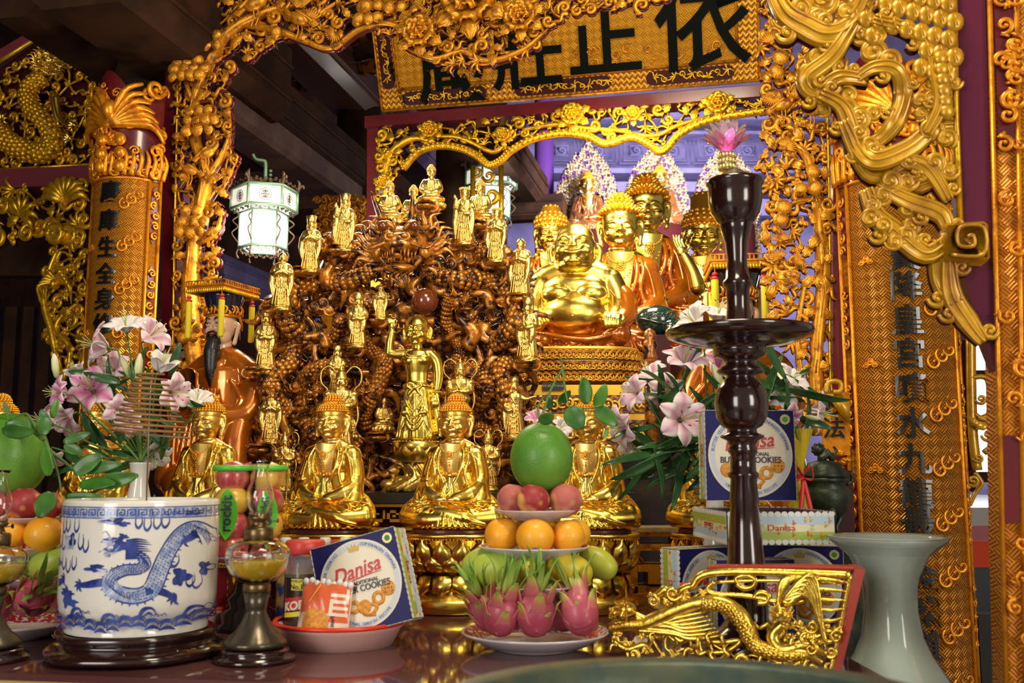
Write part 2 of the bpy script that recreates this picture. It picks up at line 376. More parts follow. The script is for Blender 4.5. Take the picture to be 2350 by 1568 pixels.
def buddha_meshes():
  b = MB(rc=True)
  b.ell((0, 8, 30), (92, 46, 34), 28); b.ell((0, -20, 44), (66, 34, 22), 20)
  for q in (-1, 1):
    b.tube(cr([(q * 26, 22, 48), (q * 66, 2, 46), (q * 94, -22, 30)], 4), [34, 33, 27], 16)
    b.ell((q * 97, -24, 27), (19, 22, 25), 16)
  b.tube(cr([(98, -28, 24), (50, -56, 22), (6, -62, 32), (-22, -62, 40)], 4), [24, 20, 15, 9], 14)
  b.tube(cr([(-98, -28, 24), (-56, -58, 18), (-10, -66, 20), (24, -62, 26)], 4), [24, 20, 15, 9], 14)
  b.ell((-14, -60, 46), (26, 10, 7), 12, rot=(0, .1, 0))
  # hem: fans of cloth spilling over the seat
  for k in range(17):
    a = pi + pi * k / 16; b.ell((104 * cos(a), 8 + 74 * sin(a), 6), (13, 13, 8), 8)
  b.ell((0, -66, 10), (56, 14, 11), 16)
  for k in range(-4, 5):
    b.tube(cr([(k * 3.5, -58, 50), (k * 8 , -76 + abs(k) * 1.5, 30), (k * 13, -80 + abs(k) * 2, 4)], 4), [2.2, 3.2, 4.6], 7)
  for q in (-1, 1):
    for j in range(5):
      b.tube(cr([(q * (18 + j * 8), -63 + j * 4, 44 + j * 3), (q * (50 + j * 8), -76 + j * 7, 22 + j * 9), (q * (88 + j * 5), -56 + j * 9, 10 + j * 10)], 4), [2, 3.8, 2.6], 6)
  b.ell((0, 12, 98), (45, 31, 60), 24); b.ell((0, 6, 130), (47, 28, 32), 20)
  b.tube([(-44, 10, 143), (0, 9, 147), (44, 10, 143)], [22, 24, 22], 14)
  b.tube(cr([(-36, 10, 154), (0, 8, 169), (36, 10, 154)], 3), [13, 17, 13], 12)
  for q in (-1, 1):
    b.tube(cr([(q * 41, 10, 141), (q * 54, 8, 114), (q * 60, -6, 86), (q * 46, -38, 70), (q * 14, -54, 64)], 4), [21, 21, 22, 18, 9], 14)
    b.tube(cr([(q * 62, -6, 92), (q * 68, -24, 66), (q * 66, -44, 48)], 3), [19, 22, 12], 12, flat=.8)
    b.ell((q * 13, -58, 62), (19, 9, 6), 12)
    # lapel, shawl edge and sleeve folds
    b.tube(cr([(q * 20, -2, 168), (q * 27, -24, 146), (q * 25, -34, 118), (q * 12, -36, 92)], 4), [4.5, 4.2, 3.6, 3], 8)
    b.tube(cr([(q * 33, -10, 160), (q * 38, -27, 138), (q * 34, -34, 112), (q * 40, -32, 92), (q * 54, -34, 78)], 4), [3, 3.6, 3.6, 4, 3], 8)
    for j in range(4):
      b.tube(cr([(q * (42 + j * 4), -10 + j * 2, 150 - j * 4), (q * (54 + j * 6), -15 + j * 6, 118 - j * 3), (q * (62 + j * 6), -29 + j * 8, 84 - j * 2), (q * (58 + j * 7), -57 + j * 8, 62 - j * 3)], 4), [1.8, 3.4, 4, 2], 6)
  # belt and pleated skirt top
  b.tube(cr([(-28, -26, 109), (0, -36, 107), (28, -26, 109)], 4), 4, 8)
  for k in range(-4, 5): b.tube([(k * 3, -36 + abs(k) * .9, 106), (k * 6, -42 + abs(k) * 1.1, 66)], [2, 3.2], 6)
  b.tube(cr([(-9, -38, 92), (-15, -44, 76), (-7, -46, 66), (0, -46, 74), (7, -46, 66), (15, -44, 76), (9, -38, 92)], 3), 2.2, 6)
  b.tube([(0, 8, 152), (0, 2, 186)], [20, 17], 16)
  for z in (169, 176): b.tube(cr([(18 * cos(a), 5 + 19 * sin(a), z + 2 * cos(a) ** 2) for a in [i * pi / 6 for i in range(12)]], 2, True), 1.7, 6, closed=True)
  b.ell((0, 2, 224), (29.5, 32, 40), 24); b.ell((0, -3, 204), (26.5, 27, 26), 20); b.ell((0, 4, 240), (30.5, 34, 30), 20)
  for q in (-1, 1):
    b.tube(cr([(q * 29, 3, 238), (q * 35, 6, 232), (q * 35, 7, 215), (q * 32, 3, 198), (q * 31, 2, 188)], 3), [3.5, 4.4, 3.6, 3.6, 5], 8)
    b.ell((q * 30, 5, 216), (4, 7, 15), 10)
  face_bits(b, (0, 1.5, 217), .98)
  e = MB(); lid_lines(e, (0, 1.0, 217), .98); e.ell((0, -31.5, 234), (2.2, 1.6, 2.2), 8)
  body = sculpt(b, 1.5, 5, e)
  ch = MB()    # bare chest between the lapels
  ch.grid(lambda u, v: ((u - .5) * (30 + 16 * v), -30 - 4.5 * cos((u - .5) * pi) - 3 * sin(v * pi), 100 + v * 66), 12, 14)
  nk = MB()
  for t in range(15):
    a = pi * t / 14; nk.ell((-22 * cos(a), -38.5 - 2 * sin(a) + abs(cos(a)) * 7, 164 - 16 * sin(a)), 1.6, 6)
  for r, k in ((7.5, 14), (4, 8)):
    for t in range(k): a = 2 * pi * t / k; nk.ell((r * cos(a), -41.5, 144 + r * sin(a)), 1.5, 6)
  nk.ell((0, -41.5, 144), (3, 2, 3), 8)
  for t in range(9): a = pi * t / 8; nk.ell((-17 * cos(a), -39.5 + abs(cos(a)) * 3, 138 - 13 * sin(a)), 1.4, 6)
  for t in range(5): nk.ell((0, -40, 131 - t * 4), 1.5, 6)
  for t in range(-3, 4): nk.ell((t * 7, -39.5 + abs(t), 110 + 3 * cos(t * 2.1)), (3.2, 2, 4), 7)
  hr = MB()
  hr.ell((0, 7, 243), (30.5, 33, 29), 20); hr.ell((0, 6, 268), (17, 18, 22), 14)
  inh = lambda p: p.z > 248 - max(0, p.y + 8) * .72
  return body, ch, nk, hr, inh
_b, _ch, _nk, _hr, _inh = buddha_meshes()
def hair_mesh(spike, step=6.0, rad=3.5):
  h = MB(); h.v = [v.copy() for v in _hr.v]; h.f = list(_hr.f); h.uv = list(_hr.uv)
  curls(h, (0, 5, 240), 32.5, 35.5, 32, lambda p: _inh(p) and ((p - Vector((0, 6, 268))).length > 19 or p.z < 262), step, rad, spike)
  curls(h, (0, 6, 268), 18, 19, 23.5, lambda p: p.z > 262, step, rad, spike)
  return h.mesh('hair')
HAIRS = hair_mesh(0); HAIRP = hair_mesh(1, 7.4, 4.4)
US = .001138
def scaled(me, s):
  me.transform(Matrix.Scale(s, 4)); return me
def warp(me):
  """final proportions: tall broad torso, wide head set high"""
  n = len(me.vertices); c = np.empty(n * 3, np.float32); me.vertices.foreach_get('co', c); c = c.reshape(-1, 3); z = c[:, 2].copy()
  c[:, 2] = np.where(z < 60, z, np.where(z < 168, 60 + (z - 60) * 1.19, 188.5 + (z - 168) * .915)); t = np.clip((z - 160) / 30, 0, 1); t = t * t * (3 - 2 * t)
  q = np.clip((z - 96) / 40, 0, 1) * (1 - t); f = 1 + .14 * t + .07 * q; c[:, 0] *= f; c[:, 1] = (c[:, 1] - 3) * (1 + .10 * t + .05 * q) + 3; me.vertices.foreach_set('co', c.ravel()); me.update()
CH = _ch.mesh('chest'); NK = _nk.mesh('necklace')
for _m in (_b, CH, NK, HAIRS, HAIRP): warp(_m); scaled(_m, US)
def is_skin(x, y, z):
  z = z / US; y = y / US; x = x / US
  return (z > 186) | ((np.abs(x) < 30) & (y < -50) & (z > 55) & (z < 68))
paint(_b, is_skin)
def with_mats(me, mats):
  m = me.copy(); n = len(m.polygons); ix = np.zeros(n, np.int32); me.polygons.foreach_get('material_index', ix); m.materials.clear()
  for x in mats: m.materials.append(x)
  m.polygons.foreach_set('material_index', ix); m.update(); return m
def buddha(name, label, robe, skin, hair, cat='statue', spike=False, group=None):
  t = thing(name, label, cat, world=False, group=group)
  link('robed_body', with_mats(_b, [robe, skin]), None, t)
  link('chest', with_mats(CH, [skin]), None, t); link('necklace', with_mats(NK, [hair]), None, t)
  link('curled_hair', with_mats(HAIRP if spike else HAIRS, [hair]), None, t, )
  return t
# ---- small standing and seated figurines, 130 units tall
def figurine_meshes(pose):
  b = MB(rc=True); e = MB()
  b.lathe([(25, 0), (26, 5), (21, 8), (18, 12), (0, 12)], 14, sy=.8, rf=lambda a, j, z: 1 + .1 * sin(5 * a + z))
  if pose == 'seated':
    b.lathe([(22, 0), (30, 6), (34, 14), (32, 20), (0, 21)], 20, sy=.75)
    for k in range(12): a = 2 * pi * k / 12; b.ell((31 * cos(a), 23 * sin(a), 12), (8, 6, 9), 8)
    b.ell((0, 0, 28), (36, 22, 12), 16); b.ell((0, -14, 34), (22, 12, 7), 12)
    b.lathe([(24, 22), (22, 50), (24, 66), (20, 76), (8, 82)], 16, sy=.62)
    for q in (-1, 1): b.tube(cr([(q * 16, 0, 73), (q * 23, -4, 54), (q * 14, -17, 44), (q * 3, -19, 42)], 3), [8, 8, 7, 4], 8)
    for k in (-2, -1, 0, 1, 2): b.tube(cr([(k * 3, -13, 74), (k * 5, -16, 56), (k * 9, -22, 32)], 3), [1, 1.2, 1.5], 5)
    hz = 100
  else:
    b.lathe([(21, 10), (23, 13), (20, 36), (17, 60), (18, 80), (21, 96), (19, 104), (8, 110)], 20, sy=.66, rf=lambda a, j, z: 1 + .05 * sin(9 * a + z * .05))
    for k in range(-3, 4): b.tube(cr([(k * 3, -13, 76), (k * 4.5, -14.5, 45), (k * 6, -16, 14)], 3), [.9, 1.25, 1.5], 5)
    for z in (30, 42, 54): b.tube(cr([(-11, -12, z + 8), (0, -15.5, z - 4), (11, -12, z + 8)], 3), 1.2, 5)
    for q in (-1, 1): b.tube(cr([(q * 6, -8, 108), (q * 5, -13, 96), (-q * 5, -14, 82)], 3), 1.6, 5)
    hz = 120
    def arm(q, pts, rr): b.tube(cr([(q * 14.5, 1, 98)] + [(x * .86, y, z) for x, y, z in pts], 3), rr, 9)
    if pose in ('pray', 'crown'):
      for q in (-1, 1): arm(q, [(q * 23, -4, 82), (q * 12, -16, 82), (q * 2, -20, 88)], [7.5, 7.5, 6, 3.4])
      b.tube([(0, -20, 84), (0, -21, 98)], [4, 2], 8)
      for q in (-1, 1): b.tube(cr([(q * 20, -6, 84), (q * 21, -12, 60), (q * 17, -13, 34)], 3), [7, 7, 3], 9, flat=.7)
    if pose == 'tablet':
      for q in (-1, 1): arm(q, [(q * 23, -4, 82), (q * 12, -16, 74), (q * 2, -19, 76)], [7.5, 8, 7, 5])
      b.box(6, 2.4, 26, c=(0, -22, 88))
      for q in (-1, 1): b.tube(cr([(q * 16, -12, 76), (q * 15, -14, 56), (q * 12, -14, 38)], 3), [8, 8, 3], 9, flat=.7)
    if pose == 'raise':
      arm(-1, [(-24, -4, 86), (-21, -10, 98), (-20, -12, 108)], [7, 6, 4.5, 3.6]); b.ell((-20, -13, 112), (3.6, 2.4, 5.5), 8)
      arm(1, [(24, -2, 82), (14, -14, 72), (4, -17, 72)], [7.5, 7.5, 6, 4]); b.tube(cr([(18, -8, 80), (19, -11, 58), (17, -10, 24)], 3), [8, 8, 4], 9, flat=.6)
      b.tube(cr([(-19, -3, 88), (-21, -6, 60), (-20, -4, 22)], 3), [6, 6, 4], 9, flat=.6)
    if pose == 'point':
      arm(1, [(32, -4, 92), (50, -6, 96), (58, -6, 97)], [7.5, 5, 3, 2.4]); b.ell((60, -6, 97), (6, 2.6, 2.6), 8)
      arm(-1, [(-24, -3, 80), (-16, -14, 66), (-6, -17, 66)], [7.5, 7.5, 6, 4]); b.tube(cr([(-19, -8, 78), (-20, -8, 50), (-18, -6, 18)], 3), [7, 7, 4], 9, flat=.6)
    if pose == 'guard':
      for q in (-1, 1):
        arm(q, [(q * 26, -4, 84), (q * 15, -15, 78), (q * 4, -18, 80)], [8.5, 8, 6, 4]); b.ell((q * 21, 0, 98), (9, 9, 7), 10)
        b.tube(cr([(q * 6, 8, 132), (q * 20, 6, 146), (q * 33, 4, 138), (q * 33, 2, 118), (q * 22, 4, 104), (q * 27, 2, 84), (q * 30, -2, 60), (q * 24, -4, 38)], 5), [2, 3.2, 3.4, 3, 3, 3.4, 3, 1.5], 8, flat=.55)
      b.lathe([(19, 58), (22, 64), (19, 72)], 16, sy=.75); b.ell((0, -14, 66), (8, 5, 7), 10)
      b.lathe([(16, 36), (22, 34), (20, 44)], 16, sy=.75)
  c = (0, -1, hz)
  b.tube([(0, 0, hz - 22), (0, -1, hz - 4)], [7, 6], 10); b.ell(c, (9.6, 10.6, 12.6), 16); b.ell((0, -2, hz - 5), (8.6, 9, 8), 12)
  face_bits(b, (0, -1.2, hz - 1), .31)
  for q in (-1, 1): b.ell((q * 9.7, 1, hz - 2), (1.8, 2.6, 6), 8)
  lid_lines(e, (0, -1.6, hz - 1), .31)
  m = sculpt(b, .9, 2, e); return m, hz
HATS = {}
def hat_mb(kind, z):
  h = MB()
  if kind == 'crown':
    h.lathe([(11, z + 2), (11.6, z + 6), (10.5, z + 8), (12, z + 14), (8, z + 16), (0, z + 17)], 18, rf=lambda a, j, zz: 1 + (.07 * cos(8 * a) if j > 2 else 0))
    for k in range(9): a = pi + pi * k / 8; h.ell((11.6 * cos(a), 11.6 * sin(a), z + 12), (2, 1.6, 3.6), 6)
  elif kind == 'mandarin':
    h.lathe([(10.8, z + 3), (10.8, z + 9), (11, z + 10), (12.8, z + 21), (11.5, z + 21.5), (0, z + 21)], 20)
    for q in (-1, 1): h.ell((q * 10.6, 2, z - 2), (2, 4, 9), 8)
  elif kind == 'square':
    h.lathe([(10.8, z + 2), (10.8, z + 9), (0, z + 10)], 18); h.box(19, 17, 17, c=(0, 1, z + 15))
  elif kind == 'helmet':
    h.lathe([(11.5, z + 2), (12, z + 5), (9.5, z + 9), (9, z + 14), (4.5, z + 18), (3, z + 21), (3.6, z + 23), (0, z + 28)], 16)
    for q in (-1, 1): h.ell((q * 9, 2, z), (2.4, 6, 9), 8)
  elif kind == 'topknot':
    h.lathe([(10.9, z + 2), (11.3, z + 7), (8, z + 14), (5, z + 16), (6.5, z + 20), (3, z + 25), (0, z + 27)], 16)
  elif kind == 'curls':
    h.ell((0, 1, z + 4), (10.6, 11.4, 11), 14); h.ell((0, 1, z + 13), (5.6, 6, 6), 10)
    curls(h, (0, 1, z + 4), 10.8, 11.6, 11.2, lambda p: p.z > z + 3 - max(0, p.y) * .5, 3, 1.7); curls(h, (0, 1, z + 13), 5.8, 6, 6.2, lambda p: p.z > z + 12, 3, 1.6)
  return h
FIGP = {}
def bake(t, f):
  """shrink a prototype's meshes to real metres so surface grain keeps its true size"""
  done = set()
  def go(o):
    for c in o.children:
      if c.data.name not in done: c.data.transform(Matrix.Scale(f, 4)); done.add(c.data.name)
      go(c)
  go(t)
def figurine(pose, hat, label, px, foot, head, depth, rz=0, group='gilded figurines standing on the dragon carving', mat=None, lute=False):
  """head / foot: the picture rows of its top and base, used to find its real height at this depth"""
  key = (pose, hat, mat.name if mat else '', lute); BF = .0014
  top = {'seated': 100, }.get(pose, 120) + {'': 12, 'crown': 17, 'mandarin': 21, 'square': 23, 'helmet': 28, 'topknot': 27, 'curls': 19}[hat]
  base = P(px, foot, depth); s = (P(px, head, depth).z - base.z) / top
  if key not in FIGP:
    if pose not in HATS: HATS[pose] = figurine_meshes(pose)
    me, hz = HATS[pose]; t = thing('gilded_figurine' if pose != 'guard' else 'guardian_figurine', label, 'figurine', world=False, group=group)
    link('robed_body', with_mats(me, [mat or PALE]), None, t)
    if hat: hat_mb(hat, hz).build('hat' if hat != 'curls' else 'curled_hair', mat or PALE, t)
    if lute:
      l = MB(); l.ell((-9, -22, 66), (13, 4.5, 9), 14, rot=(0, -.5, 0)); l.tube([(-2, -22, 72), (18, -22, 92)], [2.4, 1.6], 6); l.box(7, 2, 4, TR(19, -22, 93, 0, -.8, 0)); l.build('lute', mat or PALE, t)
    bake(t, BF); FIGP[key] = t; place(t, base, rz, s / BF)
    return t
  return dup(FIGP[key], base, rz, s / BF, label, group)
# ---------------------------------------------------------------- row of six golden Buddhas on lotus plinths
def lotus_plinth(s=1.0, mat=None, name='lotus_plinth'):
  """local; radius about .145, height .20"""
  t = []
  b = MB(); b.lathe([(.132, .196), (.150, .196), (.152, .190), (.145, .184), (.118, .180), (.112, .172)][::-1], 48, sy=.72)
  b.lathe([(.140, 0), (.150, .004), (.150, .030), (.138, .036), (.120, .048), (.098, .060), (.090, .082), (.096, .098), (.112, .108), (.116, .150), (.118, .176)], 48, sy=.72)
  p = MB()
  for row, (z0, h, r, n, tilt) in enumerate(((.112, .058, .124, 14, -.1), (.104, .030, .118, 14, .2))):
    for k in range(n):
      a = 2 * pi * (k + .5 * row) / n; q = TR(r * cos(a), r * sin(a) * .72, z0, rz=a - pi / 2)
      p.add(*petal_geo(.062, h * 1.15, .022, 0), q)
  for k in range(12):
    a = 2 * pi * (k + .5) / 12; p.add(*petal_geo(.062, .046, .018, 1), TR(.112 * cos(a), .112 * sin(a) * .72, .094, rz=a - pi / 2))
  bd = MB()
  for k in range(90): a = 2 * pi * k / 90; bd.ell((.149 * cos(a), .149 * .72 * sin(a), .183), .0026, 6)
  return b, p, bd
def petal_geo(wd, h, th, down):
  """a cupped pointed petal standing on z=0, its back to the centre, facing +Y outwards"""
  V = []; Fc = []; nu, nv = 8, 8
  for i in range(nu + 1):
    for j in range(nv + 1):
      u = (i / nu - .5) * 2; v = j / nv
      ww = wd / 2 * (sin(pi * min(v * .72 + .22, 1)) ** .6) * (1 - max(0, v - .75) * 2.6) if v < 1 else .0006
      z = v * h * (-1 if down else 1); y = th * (sin(pi * v * .85) + .35 * (1 - u * u)) * (1 - .35 * abs(u) ** 3)
      V.append((u * ww, y, z + .006 * (1 if not down else -1) * v * (1 - u * u)))
  n1 = len(V); V += [(x, y * .0 - .002, z) for x, y, z in V]
  for i in range(nu):
    for j in range(nv):
      a = i * (nv + 1) + j; b = a + nv + 1; Fc.append((a, b, b + 1, a + 1)); Fc.append((a + n1, a + 1 + n1, b + 1 + n1, b + n1))
  return V, Fc
LEDGE = nmat('purple_lacquer_edge', (.10, .022, .03), .3, .1, coat=.5)
pb, pp, pbd = lotus_plinth()
pl0 = thing('lotus_plinth', '', 'plinth', world=False, group='golden lotus plinths under the row of seated statues')
link('base', pb.mesh('base'), GOLD, pl0); link('lotus_petals', pp.mesh('petals'), GOLD, pl0); link('beading', pbd.mesh('beading'), HAIRG, pl0)
se = MB(); se.lathe([(.118, .196), (.128, .198), (.126, .206), (.112, .212), (0, .212)], 48, sy=.72); se.build('seat_cushion', LEDGE, pl0)
row = [(-22, 1232, 'golden statue cut by the photo edge, far side of the pomelo'), (215, 1216, 'golden seated statue partly behind pomelo leaves and the incense coil'), (466, 1218, 'golden seated statue with a white lily petal over its head, behind apple tubes'),
    (755, 1220, 'golden seated statue directly behind the cookie box tray'), (1042, 1222, 'golden seated statue at the centre, between cookie box and fruit tower'),
    (1352, 1224, 'golden seated statue mostly hidden behind the green pomelo'), (1655, 1226, 'golden seated statue hidden behind the stacked blue cookie boxes')]
rowd = 2.60; bud0 = None
for i, (px, py, lab) in enumerate(row):
  gx = T(px, 1400, TZ); p = P(px, py, rowd); p.z = TZ + .211
  if bud0 is None: bud0 = o = buddha('seated_buddha_statue', lab, GOLD, FACEG, HAIRG); place(o, p, -.24)
  else: o = dup(bud0, p, -.24 - .0 * i, label=lab)
  o['group'] = 'row of golden seated statues along the altar'
  q = Vector((p.x, p.y, TZ))
  lb = 'golden lotus plinth carrying the ' + lab[7:]
  if i == 0: place(pl0, q, 0, (.86, .86, 1), lb[:110])
  else: dup(pl0, q, 0, (.86, .86, 1), label=' '.join(lb.split()[:16]))
pl0['label'] = 'golden lotus plinth at the far edge of the photo behind pomelo'
# ---------------------------------------------------------------- large robed Buddhas behind
def big(name, px, top, depth, h, rz, lab, robe=ROBE, skin=None, spike=True, hair=None):
  o = buddha(name, lab, robe, skin or GOLD, hair or HAIRG, spike=spike); s = h / (305 * US)
  p = P(px, top, depth); place(o, (p.x, p.y, p.z - h), rz, s); return o
def hpx(n, d): return n * d / F
big('seated_buddha_statue', 1422, 442, 3.98, hpx(392, 3.98), -.12, 'large seated buddha in orange robe just behind the laughing monk', skin=OLDG)
big('seated_buddha_statue', 1482, 398, 4.45, hpx(405, 4.45), -.05, 'large orange robed seated buddha with raised hand, furthest back of the pair', skin=OLDG)
def crown_for(par, mat, tall=1.0, ruff=0):
  c = MB()
  c.lathe([(33, 236), (35, 240), (33, 246), (35, 262 * 1), (30, 272), (22, 276), (20, 286 * tall), (12, 294 * tall), (0, 300 * tall)], 28, M=TR(0, 5, 0), rf=lambda a, j, z: 1 + .07 * cos(10 * a + j))
  for r_, z_, n_, q in ((34, 244, 24, 4.2), (35, 256, 20, 5.2), (31, 268, 16, 5), (22, 280, 12, 4.5), (14, 291 * tall, 8, 4)):
    for k in range(n_): a = 2 * pi * k / n_; c.ell((r_ * cos(a), 5 + r_ * sin(a), z_), (q, q, q * 1.5), 8)
  me = c.mesh('crown'); warp(me); scaled(me, US); link('crown', me, mat, par)
for px, top, d, h, rz, lab, tall, kk in ((1264, 478, 4.25, 290, -.12, 'small crowned bodhisattva in bronze robe behind the laughing monk, beside purple column', 1.03, 0),
                (1612, 470, 4.95, 340, -.1, 'crowned bodhisattva with gold face rising behind the flat-topped hat', 1.1, 1)):
  o = big('crowned_bodhisattva_statue', px, top, d, hpx(h, d), rz, lab, robe=ROBE if kk == 0 else OLDG, skin=GOLD, hair=HAIRG)
  for ch in list(o.children):
    if ch.name.startswith('curled'): bpy.data.objects.remove(ch)
  crown_for(o, HAIRG, tall)
  g = MB()
  for k in range(46): a = R.uniform(-2.6, -.5); g.ell((R.uniform(22, 44) * cos(a), 5 + 36 * sin(a) * .9, 150 + R.uniform(-28, 26)), (R.uniform(3, 6), 3, R.uniform(3, 6)), 7)
  me = g.mesh('jewels'); warp(me); scaled(me, US); link('jewelled_collar', me, HAIRG, o)
# raised hand of the furthest buddha and shelf below them is in the altar file
# ---------------------------------------------------------------- laughing monk
def budai():
  b = MB(rc=True)
  b.ell((0, 6, 92), (92, 70, 70), 32); b.ell((0, -16, 84), (84, 66, 54), 32)       # belly
  b.ell((0, 8, 150), (92, 56, 46), 28)
  for q in (-1, 1): b.ell((q * 40, -34, 132), (38, 26, 26), 20)                     # chest
  b.tube(cr([(-66, 6, 178), (0, 4, 198), (66, 6, 178)], 4), [34, 34, 34], 16)
  b.tube([(0, 2, 190), (0, -2, 214)], [34, 32], 16)
  for q in (-1, 1): b.tube(cr([(q * 82, 6, 172), (q * 100, -4, 130), (q * 100, -20, 92), (q * 84, -50, 60)], 4), [30, 29, 26, 18], 14)
  c = (0, -8, 250)
  b.ell(c, (50, 50, 52), 28); b.ell((0, -16, 228), (49, 42, 34), 24); b.ell((0, 0, 272), (46, 46, 40), 24)
  for q in (-1, 1):
    b.ell((q * 27, -44, 236), (17, 14, 15), 16)                                   # cheeks
    b.tube(cr([(q * 53, -4, 256), (q * 60, 0, 244), (q * 56, -4, 214), (q * 52, -8, 190)], 3), [6, 8, 7, 10], 10)
    b.tube(cr([(q * 8, -58, 262), (q * 22, -59, 270), (q * 38, -46, 262)], 3), [3, 4, 2.4], 8)
    b.ell((q * 20, -51, 255), (11, 6, 4), 12)
  b.tube([(0, -58, 262), (0, -64, 248)], [5, 7], 8); b.ell((0, -66, 244), (12, 7, 6), 12)
  b.tube(cr([(-24, -52, 236), (-10, -62, 229), (10, -62, 229), (24, -52, 236)], 3), [2, 4, 4, 2], 8)
  b.tube(cr([(-20, -52, 230), (0, -60, 218), (20, -52, 230)], 3), [2, 4.5, 2], 8)
  b.ell((0, -50, 210), (22, 14, 10), 14); b.ell((0, -30, 202), (40, 24, 14), 18)
  e = MB()
  for q in (-1, 1): e.tube(cr([(q * 10, -57, 253), (q * 20, -59, 256.5), (q * 31, -50, 253)], 4), 1.1, 5)
  e.tube(cr([(-26, -51, 234), (0, -64, 222), (26, -51, 234)], 4), 1.3, 5)
  e.tube(cr([(-40, -62, 122), (-2, -76, 112), (-2, -76, 112), (40, -62, 122)], 3), .8, 5)
  e.ell((0, -84, 74), (3, 2, 2), 8)
  for q in (-1, 1): e.ell((q * 42, -60, 132), (3.4, 2.4, 3), 8)
  body = sculpt(b, 2.6, 3, e)
  r = MB(rc=True)                                                                   # robe over arm, knees and seat
  r.ell((4, 10, 20), (112, 66, 26), 28)
  r.tube(cr([(40, 10, 40), (84, -18, 46), (104, -44, 34)], 3), [34, 36, 28], 14); r.tube(cr([(-40, 10, 30), (-84, -18, 28), (-70, -60, 22)], 3), [30, 28, 16], 14)
  r.tube(cr([(92, 0, 150), (116, -8, 124), (120, -24, 84), (104, -50, 58)], 4), [22, 27, 27, 22], 14)
  r.tube(cr([(-98, 8, 150), (-116, 4, 110), (-112, 0, 60), (-100, 0, 20)], 4), [14, 22, 24, 22], 14)
  for j in range(7):
    r.tube(cr([(84 + j * 5, -30 + j * 3, 140 - j * 4), (112 + j * 3, -40 + j * 6, 100), (108 + j * 3, -64 + j * 8, 60), (70 + j * 10, -76 + j * 6, 34)], 4), [3, 4.5, 5, 3], 7)
    r.tube(cr([(-90 + j * 6, -66 + j * 1, 40), (-20 + j * 8, -84, 24 - j), (50 + j * 8, -72 + j * 2, 12 + j * 4), (110, -34 + j * 5, 20 + j * 6)], 5), [2.5, 4.5, 5, 2.5], 7)
  for k in range(12): a = pi + pi * k / 11; r.ell((4 + 114 * cos(a), 10 + 72 * sin(a), 5), (17, 17, 8), 8)
  rob = sculpt(r, 2.8, 2)
  h = MB(rc=True)                                                                   # hand closed over the knee
  h.ell((92, -62, 72), (22, 16, 14), 14)
  for k in range(4): h.tube(cr([(76 + k * 10, -66, 80 - k * 2), (74 + k * 10, -82, 68 - k * 2), (76 + k * 9, -84, 50)], 3), [6.6, 6.2, 5], 8)
  h.tube(cr([(112, -58, 74), (116, -72, 64), (110, -80, 54)], 3), [7, 6, 5], 8)
  f = sculpt(h, 2.2, 1)
  return body, rob, f
bd_, rb_, hd_ = budai()
d = 3.62; s = hpx(296, d) / 304
for m_ in (bd_, rb_, hd_): scaled(m_, s)
t = thing('laughing_monk_statue', 'big-bellied laughing bald monk statue of worn gold leaf with orange robe', 'statue', world=False)
link('body', bd_, OLDG, t); link('draped_robe', rb_, ROBE, t); link('hand', hd_, OLDG, t)
pb_ = P(1322, 808, d); place(t, pb_, -.15)
BUD = pb_
